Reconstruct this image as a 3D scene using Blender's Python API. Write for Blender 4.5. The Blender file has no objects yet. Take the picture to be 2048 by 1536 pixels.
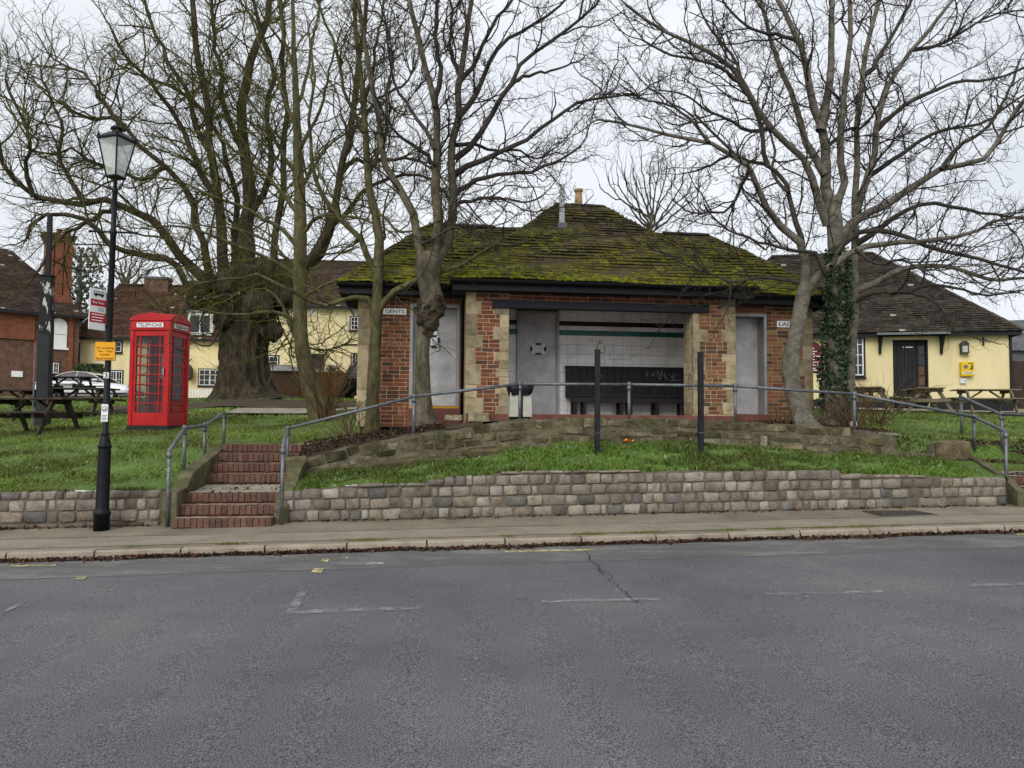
import bpy, bmesh, math, random
import numpy as np
from mathutils import Vector, Matrix

RND = random.Random(11)
NPR = np.random.default_rng(11)
SC = bpy.context.scene
COL = SC.collection

# ------------------------------------------------------------------ camera
FPX, CX, CY = 1538.0, 1024.0, 768.0
EYE = 1.45
PITCH, ROLL = math.atan(80.0 / 1538.0), 0.0075
CM = Matrix.Rotation(math.pi / 2 + PITCH, 3, 'X') @ Matrix.Rotation(ROLL, 3, 'Z')
camd = bpy.data.cameras.new('camera')
camd.sensor_width = 36.0
camd.lens = 36.0 * FPX / 2048.0
camd.clip_start, camd.clip_end = 0.1, 2000.0
cam = bpy.data.objects.new('camera', camd)
COL.objects.link(cam)
cam.location = (0, 0, EYE)
cam.rotation_euler = CM.to_euler()
SC.camera = cam

# ------------------------------------------------------------------ overcast sky and sun
SUN_EL, SUN_AZ = math.radians(34), math.radians(200)   # high, behind the viewer, veiled by cloud
world = bpy.data.worlds.new('World')
SC.world = world
world.use_nodes = True
wn, wl = world.node_tree.nodes, world.node_tree.links
wn.clear()
w_out = wn.new('ShaderNodeOutputWorld')
w_bg = wn.new('ShaderNodeBackground')
w_bg.inputs['Strength'].default_value = 0.1
w_sky = wn.new('ShaderNodeTexSky')
w_sky.sky_type = 'NISHITA'
w_sky.sun_disc = False
w_sky.sun_elevation = SUN_EL
w_sky.sun_rotation = SUN_AZ
w_sky.dust_density = 4.0
w_tc = wn.new('ShaderNodeTexCoord')
w_map = wn.new('ShaderNodeMapping')
w_map.inputs['Scale'].default_value = (1.0, 1.0, 2.6)
w_noise = wn.new('ShaderNodeTexNoise')
w_noise.inputs['Scale'].default_value = 2.2
w_noise.inputs['Detail'].default_value = 5.0
w_noise.inputs['Roughness'].default_value = 0.5
w_ramp = wn.new('ShaderNodeValToRGB')
w_ramp.color_ramp.elements[0].position = 0.33
w_ramp.color_ramp.elements[0].color = (6.1, 6.4, 6.85, 1)
w_ramp.color_ramp.elements[1].position = 0.68
w_ramp.color_ramp.elements[1].color = (7.6, 7.85, 8.25, 1)
w_mix = wn.new('ShaderNodeMixRGB')
w_mix.inputs['Fac'].default_value = 0.93
wl.new(w_tc.outputs['Generated'], w_map.inputs['Vector'])
wl.new(w_map.outputs['Vector'], w_noise.inputs['Vector'])
wl.new(w_noise.outputs['Fac'], w_ramp.inputs['Fac'])
wl.new(w_sky.outputs['Color'], w_mix.inputs['Color1'])
wl.new(w_ramp.outputs['Color'], w_mix.inputs['Color2'])
wl.new(w_mix.outputs['Color'], w_bg.inputs['Color'])
wl.new(w_bg.outputs['Background'], w_out.inputs['Surface'])

sund = bpy.data.lights.new('sun', 'SUN')
sund.energy = 1.45
sund.angle = math.radians(40)
sund.color = (1.0, 0.97, 0.93)
sun = bpy.data.objects.new('sun', sund)
COL.objects.link(sun)
# sky rotation is clockwise from +Y; the lamp points the other way
sdir = Vector((math.sin(SUN_AZ) * math.cos(SUN_EL), math.cos(SUN_AZ) * math.cos(SUN_EL), math.sin(SUN_EL)))
sun.rotation_euler = (-sdir).to_track_quat('-Z', 'Y').to_euler()
sun.location = sdir * 60

SC.view_settings.view_transform = 'Standard'
SC.view_settings.look = 'None'
SC.view_settings.exposure = 0.42
SC.view_settings.gamma = 1.0
SC.view_settings.use_curve_mapping = False
SC.render.engine = 'CYCLES'
SC.cycles.max_bounces = 6

# ------------------------------------------------------------------ frames and pixel helpers
A = math.radians(6.7)                       # the street runs 6.7 degrees off the picture plane
U2 = Vector((math.cos(A), math.sin(A)))     # along the street
V2 = Vector((-math.sin(A), math.cos(A)))    # away from the street


def ray(px, py):
    return CM @ Vector(((px - CX) / FPX, -(py - CY) / FPX, -1.0))


def P(px, py, Y):
    d = ray(px, py)
    return Vector((0, 0, EYE)) + d * (Y / d.y)


def S(s, t, z):
    return Vector((s * U2.x + t * V2.x, s * U2.y + t * V2.y, z))


def ST(px, py, t):
    d = ray(px, py)
    k = t / (d.x * V2.x + d.y * V2.y)
    p = Vector((0, 0, EYE)) + d * k
    return p.x * U2.x + p.y * U2.y, p.z


def st_of(x, y):
    return x * U2.x + y * U2.y, x * V2.x + y * V2.y


def interp(x, tab):
    return float(np.interp(x, [a for a, b in tab], [b for a, b in tab]))


# ------------------------------------------------------------------ heights of the place
T_KERB, T_WALL, T_UP = 9.07, 10.75, 12.3
LOWTOP = [(-1.83, .497), (-.85, .609), (.01, .62), (.28, .69), (1.34, .788), (5.3, .81), (6.1, .794), (6.33, .74), (7.0, .733), (8.8, .686)]
UPBASE = [(-1.9, .63), (-.88, .71), (.77, .91), (2.07, 1.11), (3.6, 1.14), (4.6, 1.14), (6.3, 1.0), (7.5, .95), (9.4, .85)]
UPTOP = [(-1.95, .84), (-1.37, 1.01), (-.88, 1.14), (-.06, 1.29), (.77, 1.40), (1.54, 1.53), (2.9, 1.557), (4.5, 1.56), (5.25, 1.51), (6.7, 1.463), (7.55, 1.376), (7.95, 1.30), (8.05, 1.06), (8.7, 1.02), (8.75, 1.17), (9.45, 1.15)]
ST_L = (-3.18, -1.93)     # left stairs, s range
ST_R = (8.97, 10.27)      # right stairs


def z_road(s, t=8.0):
    return -.019 + .0175 * s


def z_pave(s, t):
    k = (t - T_KERB) / (T_WALL - T_KERB)
    return (.071 + .0175 * s) * (1 - k) + (.13 + .0166 * s) * k


ZL = [(11.0, .50), (12, .70), (13, .93), (15, 1.10), (17, 1.27), (20, 1.58), (26, 2.19), (30, 2.36), (40, 2.4), (3000, 2.4)]
ZP = [(-3.2, 1.075), (-1.9, 1.085), (1.2, 1.48), (5.6, 1.49), (7.5, 1.36), (9.5, 1.26), (12, 1.25)]
ZM = [(17, 1.58), (20, 1.74), (24, 1.95), (27, 2.17), (30, 2.3), (40, 2.4), (3000, 2.4)]


def sstep(a, b, x):
    k = min(1, max(0, (x - a) / (b - a)))
    return k * k * (3 - 2 * k)


def H(s, t):
    """ground height behind the street walls"""
    zl = interp(t, ZL)
    tilt = .075 * min(0, max(-4.0, s + 5.6))
    zl += tilt * sstep(11.5, 14, t) * (1 - sstep(22, 34, t))
    if t > T_UP + .12:
        zt = interp(s, UPTOP) - .04
        zp = interp(s, ZP)
        if s > 10.2:
            zt = zp - .2
        if t < 13.15:
            k = sstep(T_UP + .1, 13.15, t)
            zm = zt * (1 - k) + zp * k
        elif t < 17:
            k = (t - 13.15) / 3.85
            k0 = sstep(.25, 1, k)
            zm = zp * (1 - k0) + 1.58 * k0
        else:
            zm = interp(t, ZM)
    else:
        zb = interp(s, UPBASE)
        zt = interp(s, LOWTOP) - .02
        if s > 10.2:
            zb, zt = 1.0, .62
        k = sstep(T_WALL + .2, T_UP, t)
        zm = zt * (1 - k) + zb * k
    k = sstep(-3.1, -1.9, s) if t < 13 else sstep(-3.3, -1.3, s)
    return zl * (1 - k) + zm * k


def Hw(x, y):
    return H(*st_of(x, y))


# ------------------------------------------------------------------ materials
def lin(c):
    return tuple(((v / 255) / 12.92 if v / 255 <= .04045 else ((v / 255 + .055) / 1.055) ** 2.4) for v in c) + (1.0,)


MATS = {}


def mat(name, cols, rough=.8, scale=6.0, detail=6.0, bump=0.0, bscale=40.0, src=None, metal=0.0, spec=.3,
        transm=0.0, stretch=None, alpha_noise=None, coat=0.0, fine=None):
    """noise-driven procedural material. cols: list of (pos, srgb). src: 'obj' or 'attr' multiplies by piece colour."""
    m = bpy.data.materials.new(name)
    m.use_nodes = True
    n, l = m.node_tree.nodes, m.node_tree.links
    b = n['Principled BSDF']
    geo = n.new('ShaderNodeNewGeometry')
    vec = geo.outputs['Position']
    if stretch:
        mp = n.new('ShaderNodeMapping')
        mp.inputs['Scale'].default_value = stretch
        l.new(vec, mp.inputs['Vector'])
        vec = mp.outputs['Vector']
    no = n.new('ShaderNodeTexNoise')
    no.inputs['Scale'].default_value = scale
    no.inputs['Detail'].default_value = detail
    no.inputs['Roughness'].default_value = .62
    l.new(vec, no.inputs['Vector'])
    rp = n.new('ShaderNodeValToRGB')
    el = rp.color_ramp.elements
    while len(el) < len(cols):
        el.new(.5)
    for e, (p, c) in zip(el, cols):
        e.position = p
        e.color = lin(c)
    l.new(no.outputs['Fac'], rp.inputs['Fac'])
    out = rp.outputs['Color']
    if fine:                                   # speckle: (scale, dark factor, light factor)
        n2 = n.new('ShaderNodeTexNoise')
        n2.inputs['Scale'].default_value = fine[0]
        n2.inputs['Detail'].default_value = 3.0
        l.new(vec, n2.inputs['Vector'])
        r2 = n.new('ShaderNodeValToRGB')
        r2.color_ramp.elements[0].position = .36
        r2.color_ramp.elements[0].color = (fine[1],) * 3 + (1,)
        r2.color_ramp.elements[1].position = .66
        r2.color_ramp.elements[1].color = (fine[2],) * 3 + (1,)
        l.new(n2.outputs['Fac'], r2.inputs['Fac'])
        mx = n.new('ShaderNodeMixRGB')
        mx.blend_type = 'MULTIPLY'
        mx.inputs['Fac'].default_value = 1.0
        l.new(out, mx.inputs['Color1'])
        l.new(r2.outputs['Color'], mx.inputs['Color2'])
        out = mx.outputs['Color']
    if src:
        mx = n.new('ShaderNodeMixRGB')
        mx.blend_type = 'MULTIPLY'
        mx.inputs['Fac'].default_value = 1.0
        if src == 'obj':
            oi = n.new('ShaderNodeObjectInfo')
            l.new(oi.outputs['Color'], mx.inputs['Color1'])
        else:
            at = n.new('ShaderNodeVertexColor')
            at.layer_name = 'Col'
            l.new(at.outputs['Color'], mx.inputs['Color1'])
        l.new(out, mx.inputs['Color2'])
        out = mx.outputs['Color']
    l.new(out, b.inputs['Base Color'])
    b.inputs['Roughness'].default_value = rough
    b.inputs['Metallic'].default_value = metal
    b.inputs['Specular IOR Level'].default_value = spec
    b.inputs['Transmission Weight'].default_value = transm
    b.inputs['Coat Weight'].default_value = coat
    if bump:
        nb = n.new('ShaderNodeTexNoise')
        nb.inputs['Scale'].default_value = bscale
        nb.inputs['Detail'].default_value = 6.0
        l.new(vec, nb.inputs['Vector'])
        bp = n.new('ShaderNodeBump')
        bp.inputs['Strength'].default_value = bump
        bp.inputs['Distance'].default_value = .02
        l.new(nb.outputs['Fac'], bp.inputs['Height'])
        l.new(bp.outputs['Normal'], b.inputs['Normal'])
    if alpha_noise:                            # worn paint: (scale, low, high)
        na = n.new('ShaderNodeTexNoise')
        na.inputs['Scale'].default_value = alpha_noise[0]
        na.inputs['Detail'].default_value = 8.0
        na.inputs['Roughness'].default_value = .75
        l.new(vec, na.inputs['Vector'])
        ra = n.new('ShaderNodeMapRange')
        ra.inputs['From Min'].default_value = alpha_noise[1]
        ra.inputs['From Max'].default_value = alpha_noise[2]
        l.new(na.outputs['Fac'], ra.inputs['Value'])
        l.new(ra.outputs['Result'], b.inputs['Alpha'])
    MATS[name] = m
    return m


G3 = lambda a, b, c=None: [(0.3, a), (0.7, b)] if c is None else [(0.28, a), (0.5, b), (0.74, c)]
VAR = G3((205, 205, 205), (255, 255, 255))
mat('asphalt', G3((76, 77, 79), (92, 92, 94), (108, 107, 107)), .92, .45, 12, .4, 120, fine=(125, .3, 1.95))
mat('asphalt_worn', G3((108, 107, 104), (126, 124, 120)), .92, 1.5, 8, .2, 120, fine=(130, .65, 1.4), alpha_noise=(1.1, .30, .62), stretch=(.7, 1.6, 1))
mat('pave', G3((104, 96, 80), (128, 119, 102), (146, 137, 120)), .95, 1.1, 8, .3, 70, fine=(60, .7, 1.2))
mat('pave_patch', G3((122, 115, 100), (146, 138, 122)), .95, 2, 8, .2, 70, fine=(60, .8, 1.15))
mat('kerb', G3((122, 112, 98), (150, 139, 123), (165, 155, 140)), .9, 3.0, 8, .2, 60, fine=(90, .8, 1.15))
mat('crack', G3((26, 24, 22), (40, 37, 34)), .95, 20)
mat('paint_white', G3((150, 150, 148), (200, 200, 196)), .8, 8, 6, alpha_noise=(9, .44, .62))
mat('paint_faint', G3((140, 140, 140), (170, 170, 170)), .8, 8, 6, alpha_noise=(7, .42, .72))
mat('paint_yellow', G3((196, 180, 110), (222, 208, 150)), .8, 8, 6, alpha_noise=(10, .42, .6))
mat('soil', G3((60, 50, 38), (88, 74, 56)), .95, 3, 8, .5, 30, fine=(40, .7, 1.2))
mat('grass_ground', G3((74, 76, 40), (84, 106, 46), (104, 132, 58)), .95, 1.6, 8, .6, 45, fine=(28, .55, 1.3))
mat('far_grass', G3((62, 84, 38), (84, 112, 50)), .95, .4, 8, .3, 20)
mat('blade', VAR, .7, 8, src='attr', spec=.2)
mat('leaf', VAR, .55, 8, src='attr', spec=.35)
mat('litter', VAR, .9, 8, src='attr')
mat('stone', G3((160, 156, 148), (225, 222, 217), (255, 255, 255)), .9, 9, 9, .6, 45, src='obj', fine=(60, .8, 1.1))
mat('stone_up', G3((104, 102, 78), (184, 180, 164), (255, 253, 246)), .95, 5, 10, .6, 35, src='obj', fine=(45, .65, 1.15))
mat('mortar', G3((88, 82, 71), (116, 108, 95)), .95, 6, 8, .4, 50)
mat('mortar_up', G3((60, 58, 42), (98, 92, 74), (128, 121, 100)), .95, 3, 10, .6, 30, fine=(40, .65, 1.2))
mat('brick', G3((190, 186, 184), (255, 255, 255)), .92, 30, 8, .25, 120, src='obj')
mat('brick_attr', G3((190, 186, 184), (255, 255, 255)), .92, 30, 8, .25, 120, src='attr')
mat('step_mortar', G3((84, 60, 48), (112, 82, 66)), .95, 12, 8, .3, 60)
mat('brick_mortar', G3((168, 138, 110), (196, 168, 138)), .95, 12, 8, .2, 90)
mat('quoin', G3((165, 158, 138), (228, 222, 204), (255, 252, 240)), .92, 7, 10, .3, 50, src='obj')
mat('tile_attr', G3((150, 145, 135), (255, 255, 255)), .95, 14, 8, .35, 60, src='attr')
mat('tile_obj', G3((150, 145, 135), (255, 255, 255)), .95, 14, 8, .35, 60, src='obj')
mat('moss', G3((74, 76, 20), (108, 114, 30), (140, 144, 48)), 1.0, 9, 8, .7, 60, spec=.05)
mat('black_gloss', G3((10, 11, 15), (19, 20, 26)), .5, 8, bump=.05, bscale=30, spec=.25)
mat('black_matt', G3((20, 20, 23), (36, 36, 40)), .7, 10, bump=.1, bscale=60)
mat('black_wood', G3((18, 18, 21), (38, 38, 42)), .6, 9, 8, .25, 40, stretch=(3, 3, .4))
mat('navy_timber', G3((16, 18, 26), (26, 28, 37)), .7, 6, 6, .1, 40)
mat('white_tile', G3((206, 206, 200), (236, 236, 233), (242, 242, 240)), .25, 2.2, 9, spec=.5)
mat('tile_black', G3((10, 10, 11), (18, 18, 20)), .25, 3, spec=.5)
mat('tile_green', G3((18, 92, 78), (30, 112, 96)), .25, 3, spec=.5)
mat('grout', G3((60, 60, 58), (84, 84, 82)), .95, 20)
mat('steel', G3((128, 128, 128), (150, 150, 150), (166, 166, 166)), .45, 2.2, 8, .25, 9, metal=.55, spec=.4)
mat('steel_door', G3((150, 151, 152), (178, 178, 178), (204, 204, 204)), .38, 3.5, 10, .4, 9, metal=.05, spec=.5)
mat('galv', G3((78, 82, 86), (108, 112, 116), (130, 134, 137)), .5, 14, 8, .12, 60, metal=.55)
mat('red_floor', G3((92, 56, 48), (122, 80, 68)), .8, 4, 8, .1, 60)
mat('yellow_paint', G3((170, 128, 24), (198, 156, 44)), .7, 6, 8)
mat('lit_tread', G3((146, 128, 110), (172, 154, 134)), .95, 6, 8, alpha_noise=(5, .36, .6))  # sky light on the step treads, painted as a patchy pale layer
mat('paper', G3((232, 232, 236), (240, 240, 244)), .8, 5)
mat('ink', G3((96, 96, 102), (124, 124, 130)), .8, 5)
mat('graffiti', G3((150, 150, 150), (190, 190, 190)), .8, 30, alpha_noise=(40, .35, .6))
mat('scrawl_yellow', G3((168, 180, 60), (196, 204, 92)), .8, 20, alpha_noise=(40, .3, .55))
mat('sign_white', G3((222, 224, 222), (238, 238, 236)), .5, 3)
mat('sign_black', G3((14, 14, 16), (22, 22, 24)), .5, 3)
mat('sign_red', G3((168, 30, 42), (186, 40, 52)), .5, 3)
mat('sign_yellow', G3((222, 152, 8), (236, 168, 20)), .5, 3)
mat('sign_maroon', G3((92, 14, 36), (112, 20, 44)), .5, 3)
mat('gold', G3((196, 170, 110), (222, 200, 140)), .5, 3)
mat('phone_red', G3((150, 10, 12), (176, 16, 18), (186, 26, 26)), .45, 3.0, 9, .06, 20, spec=.3)
mat('phone_dark', G3((18, 18, 20), (34, 32, 34)), .6, 6)
mat('glass_dark', G3((12, 14, 16), (24, 27, 30)), .08, 2, spec=.6)
mat('glass_car', G3((14, 16, 18), (22, 25, 28)), .12, 2, spec=.3)
mat('milk_glass', G3((196, 202, 196), (214, 218, 212)), .25, 5, transm=.35, spec=.5)
m_ = mat('lantern_glass', G3((188, 198, 188), (206, 212, 202)), .12, 5, spec=.5)
m_.node_tree.nodes['Principled BSDF'].inputs['Alpha'].default_value = .5
mat('bark_limb', G3((42, 39, 33), (66, 62, 54), (84, 79, 69)), .95, 5, 10, .5, 26, fine=(24, .75, 1.15))
mat('bark_grey', G3((56, 52, 40), (90, 84, 68), (118, 110, 93)), .95, 5, 10, .8, 26, stretch=(1, 1, .45), fine=(24, .7, 1.2))
mat('bark_moss', G3((50, 48, 30), (84, 80, 52), (110, 104, 76)), .95, 4, 10, .7, 22, stretch=(1, 1, .35), fine=(20, .65, 1.2))
mat('flue', G3((164, 166, 168), (186, 188, 190)), .5, 5, 6)
mat('bark_chest', G3((32, 28, 21), (64, 56, 43), (88, 79, 63)), .95, 3.5, 10, .9, 12, stretch=(1, 1, .3), fine=(14, .6, 1.2))
mat('bark_pale', G3((66, 63, 54), (104, 99, 87), (136, 130, 117)), .9, 4, 10, .55, 22, stretch=(1, 1, 1.6), fine=(20, .78, 1.12))
mat('twig', G3((40, 36, 31), (64, 58, 50)), .9, 7)
mat('twig_moss', G3((44, 42, 22), (78, 76, 36), (104, 102, 48)), .95, 1.3, 6)
mat('twig_dry', G3((70, 54, 38), (104, 84, 60)), .9, 6)
mat('render_yellow', G3((208, 193, 146), (224, 210, 162), (231, 218, 173)), .9, 1.3, 10, .08, 30, stretch=(1.6, 1.6, .35))
mat('brown_board', G3((92, 68, 52), (112, 84, 66)), .8, 3, 8, .1, 20)
mat('pub_brick', G3((82, 64, 54), (106, 80, 66), (120, 96, 80)), .95, 3, 8, .2, 30, fine=(22, .6, 1.25))
mat('red_brick', G3((112, 66, 50), (140, 88, 66)), .95, 4, 8, .2, 30, fine=(22, .7, 1.2))
mat('wood_dark', G3((46, 38, 32), (74, 62, 52)), .85, 6, 8, .25, 40, stretch=(1, 1, 1))
mat('wood_grey', G3((96, 88, 70), (134, 124, 102)), .9, 6, 8, .25, 40)
mat('bin_panel', G3((160, 157, 146), (186, 183, 172)), .7, 6, 8)
mat('white_paint', G3((206, 208, 206), (226, 228, 226)), .6, 3, 6)
mat('peeling', [(.5, (24, 25, 29)), (.57, (24, 25, 29)), (.6, (188, 186, 176))], .7, 9, 10, .2, 30, stretch=(1, 1, .35))
mat('post_black', G3((24, 25, 29), (42, 43, 47)), .6, 7, 8, .15, 30)
mat('car_white', G3((206, 208, 212), (220, 222, 226)), .25, 2, spec=.5, coat=.6)
mat('car_dark', G3((14, 15, 24), (24, 25, 36)), .25, 2, spec=.5, coat=.6)
mat('tyre', G3((18, 18, 18), (30, 30, 30)), .85, 9)
mat('chrome', G3((150, 152, 156), (176, 178, 182)), .25, 4, metal=.9)
mat('skip_yellow', G3((96, 64, 34), (146, 104, 44), (104, 66, 40)), .8, 3, 8, .2, 20)
mat('skip_red', G3((128, 30, 28), (156, 44, 38)), .7, 3, 8, .1, 20)
mat('slate', G3((70, 72, 74), (104, 106, 108)), .8, 2, 8, .2, 20)
mat('hedge_core', G3((24, 34, 16), (36, 48, 22)), .95, 5)
mat('rubble', G3((150, 142, 128), (196, 190, 180)), .95, 4, 8, .5, 20)
mat('clay_pot', G3((170, 140, 96), (196, 168, 122)), .9, 6)
mat('iron', G3((62, 58, 54), (90, 84, 77)), .8, 20, 8, .5, 60, metal=.3)
mat('lead', G3((96, 98, 102), (124, 126, 130)), .6, 5, 6)
mat('concrete', G3((118, 112, 96), (150, 143, 126), (166, 160, 144)), .95, 3, 10, .35, 40, fine=(50, .8, 1.12))
mat('concrete_moss', G3((58, 60, 30), (92, 88, 62), (124, 118, 96)), .95, 3.5, 10, .5, 40, fine=(50, .75, 1.12))
mat('defib', G3((216, 178, 20), (230, 192, 34)), .4, 3)
mat('plastic_orange', G3((216, 120, 30), (228, 146, 60)), .5, 6)


# ------------------------------------------------------------------ mesh building
class MB:
    def __init__(self):
        self.v, self.f, self.c = [], [], []

    def add(self, vs, fs, col=None):
        o = len(self.v)
        self.v.extend([tuple(x) for x in vs])
        self.f.extend([tuple(i + o for i in q) for q in fs])
        if col is not None:
            self.c.extend([col] * len(fs))
        return self

    BF = [(0, 3, 2, 1), (4, 5, 6, 7), (0, 1, 5, 4), (1, 2, 6, 5), (2, 3, 7, 6), (3, 0, 4, 7)]

    def box(self, x0, x1, y0, y1, z0, z1, col=None):
        return self.add([(x0, y0, z0), (x1, y0, z0), (x1, y1, z0), (x0, y1, z0), (x0, y0, z1), (x1, y0, z1), (x1, y1, z1), (x0, y1, z1)], self.BF, col)

    def hexa(self, pts, col=None):
        return self.add(pts, self.BF, col)

    def bar(self, p, q, w, h, up=(0, 0, 1), col=None):
        """rectangular bar from p to q, w across, h along up"""
        p, q = Vector(p), Vector(q)
        d = (q - p).normalized()
        side = d.cross(Vector(up)).normalized()
        u = side.cross(d).normalized()
        a, b = side * w / 2, u * h / 2
        return self.add([p - a - b, p + a - b, p + a + b, p - a + b, q - a - b, q + a - b, q + a + b, q - a + b], self.BF, col)

    def tube(self, pts, rad, n=8, cap=True, col=None, jit=None):
        pts = [Vector(p) for p in pts]
        if not hasattr(rad, '__len__'):
            rad = [rad] * len(pts)
        vs, ref = [], None
        for i, p in enumerate(pts):
            d = (pts[min(i + 1, len(pts) - 1)] - pts[max(i - 1, 0)]).normalized()
            if ref is None:
                ref = Vector((1, 0, 0)) if abs(d.x) < .9 else Vector((0, 1, 0))
            x = (ref - d * ref.dot(d)).normalized()
            ref = x
            y = d.cross(x)
            for k in range(n):
                a = 2 * math.pi * k / n
                r = rad[i] * (1 if jit is None else jit(i, k))
                vs.append(p + x * (math.cos(a) * r) + y * (math.sin(a) * r))
        fs = []
        for i in range(len(pts) - 1):
            for k in range(n):
                k2 = (k + 1) % n
                fs.append((i * n + k, i * n + k2, (i + 1) * n + k2, (i + 1) * n + k))
        if cap:
            fs.append(tuple(range(n - 1, -1, -1)))
            fs.append(tuple((len(pts) - 1) * n + k for k in range(n)))
        return self.add(vs, fs, col)

    def lathe(self, prof, n=16, c=(0, 0, 0), col=None):
        vs, fs = [], []
        for r, z in prof:
            for k in range(n):
                a = 2 * math.pi * k / n
                vs.append((c[0] + r * math.cos(a), c[1] + r * math.sin(a), c[2] + z))
        for i in range(len(prof) - 1):
            for k in range(n):
                k2 = (k + 1) % n
                fs.append((i * n + k, i * n + k2, (i + 1) * n + k2, (i + 1) * n + k))
        fs.append(tuple(range(n - 1, -1, -1)))
        fs.append(tuple((len(prof) - 1) * n + k for k in range(n)))
        return self.add(vs, fs, col)

    def prism(self, outline, y0, y1, col=None):
        """outline in (x,z), extruded along y"""
        n = len(outline)
        vs = [(x, y0, z) for x, z in outline] + [(x, y1, z) for x, z in outline]
        fs = [tuple(range(n)), tuple(range(2 * n - 1, n - 1, -1))] + [(i, i + n, (i + 1) % n + n, (i + 1) % n) for i in range(n)]
        return self.add(vs, fs, col)

    def mesh(self, name, smooth=False):
        me = bpy.data.meshes.new(name)
        me.from_pydata(self.v, [], self.f)
        if self.c and len(self.c) == len(self.f):
            ca = me.color_attributes.new('Col', 'FLOAT_COLOR', 'CORNER')
            tot = np.array([len(q) for q in self.f])
            arr = np.repeat(np.array([tuple(c)[:3] + (1.0,) for c in self.c], dtype=np.float32), tot, axis=0)
            ca.data.foreach_set('color', arr.ravel())
        if smooth:
            me.polygons.foreach_set('use_smooth', [True] * len(me.polygons))
        return me

    def build(self, name, m, parent=None, smooth=False, loc=None, rot=None, bevel=0):
        me = self.mesh(name, smooth)
        return link(name, me, m, parent, loc, rot, bevel)


def link(name, me, m=None, parent=None, loc=None, rot=None, bevel=0):
    if m is not None and len(me.materials) == 0:
        me.materials.append(MATS[m] if isinstance(m, str) else m)
    o = bpy.data.objects.new(name, me)
    COL.objects.link(o)
    if parent is not None:
        o.parent = parent
    if loc is not None:
        o.location = loc
    if rot is not None:
        o.rotation_euler = rot
    if bevel:
        b = o.modifiers.new('bevel', 'BEVEL')
        b.width = bevel
        b.segments = 2
        b.limit_method = 'ANGLE'
    return o


def tag(o, label, cat, group=None, kind=None):
    if label:
        o['label'] = label
    if cat:
        o['category'] = cat
    if group:
        o['group'] = group
    if kind:
        o['kind'] = kind
    return o


def empty(name, loc=(0, 0, 0), rz=0.0):
    o = bpy.data.objects.new(name, None)
    COL.objects.link(o)
    o.location = loc
    o.rotation_euler = (0, 0, rz)
    return o


def numpy_mesh(name, V, F, cols=None, smooth=False):
    """V (n,3), F (m,k) all faces same size"""
    me = bpy.data.meshes.new(name)
    V = np.asarray(V, dtype=np.float32)
    F = np.asarray(F, dtype=np.int32)
    m, k = F.shape
    me.vertices.add(len(V))
    me.vertices.foreach_set('co', V.ravel())
    me.loops.add(m * k)
    me.loops.foreach_set('vertex_index', F.ravel())
    me.polygons.add(m)
    me.polygons.foreach_set('loop_start', np.arange(0, m * k, k, dtype=np.int32))
    if smooth:
        me.polygons.foreach_set('use_smooth', np.ones(m, dtype=bool))
    me.update(calc_edges=True)
    if cols is not None:
        ca = me.color_attributes.new('Col', 'FLOAT_COLOR', 'CORNER')
        arr = np.ones((m, 4), dtype=np.float32)
        arr[:, :3] = cols
        ca.data.foreach_set('color', np.repeat(arr, k, axis=0).ravel())
    return me


def piece_mesh(name, bev=.12, jit=.05, seed=0, segs=1):
    """a unit block with worn edges, shared by many pieces"""
    r = random.Random(seed)
    bm = bmesh.new()
    bmesh.ops.create_cube(bm, size=1.0)
    for v in bm.verts:
        v.co += Vector((r.uniform(-jit, jit), r.uniform(-jit, jit) * .5, r.uniform(-jit, jit)))
    bmesh.ops.bevel(bm, geom=list(bm.edges), offset=bev, segments=segs, affect='EDGES', profile=.6)
    me = bpy.data.meshes.new(name)
    bm.to_mesh(me)
    bm.free()
    me.polygons.foreach_set('use_smooth', [segs > 0 and bev > .06] * len(me.polygons))
    return me


# lettering: all text turned into meshes in one pass
TEXTS = {}


def make_texts(strings):
    tmp = []
    for k, st in enumerate(strings):
        c = bpy.data.curves.new('lettering', 'FONT')
        c.body = st
        c.align_x = 'CENTER'
        c.align_y = 'CENTER'
        c.resolution_u = 3
        c.offset = .008
        o = bpy.data.objects.new('lettering', c)
        COL.objects.link(o)
        tmp.append((st, o))
    dg = bpy.context.evaluated_depsgraph_get()
    for st, o in tmp:
        me = bpy.data.meshes.new_from_object(o.evaluated_get(dg))
        co = np.zeros(len(me.vertices) * 3, dtype=np.float32)
        me.vertices.foreach_get('co', co)
        co = co.reshape(-1, 3)
        mn, mxx = co.min(0), co.max(0)
        co[:, 0] = (co[:, 0] - (mn[0] + mxx[0]) / 2) / (mxx[0] - mn[0])
        co[:, 1] = (co[:, 1] - (mn[1] + mxx[1]) / 2) / (mxx[1] - mn[1])
        co[:, 2] = 0
        me.vertices.foreach_set('co', co.ravel())
        me.materials.clear()
        TEXTS[st] = me
    for st, o in tmp:
        c = o.data
        bpy.data.objects.remove(o)
        bpy.data.curves.remove(c)


def text(st, w, h, m, parent, loc, rot=(math.pi / 2, 0, 0), name='lettering'):
    me = TEXTS[st].copy()
    o = link(name, me, m, parent, loc, rot)
    o.scale = (w, h, 1)
    return o


make_texts(['GENTS', 'LADIES', 'TELEPHONE', 'Bus Stop', 'No stopping', '7am - 7pm', 'except', 'local buses', '3'])

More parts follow.
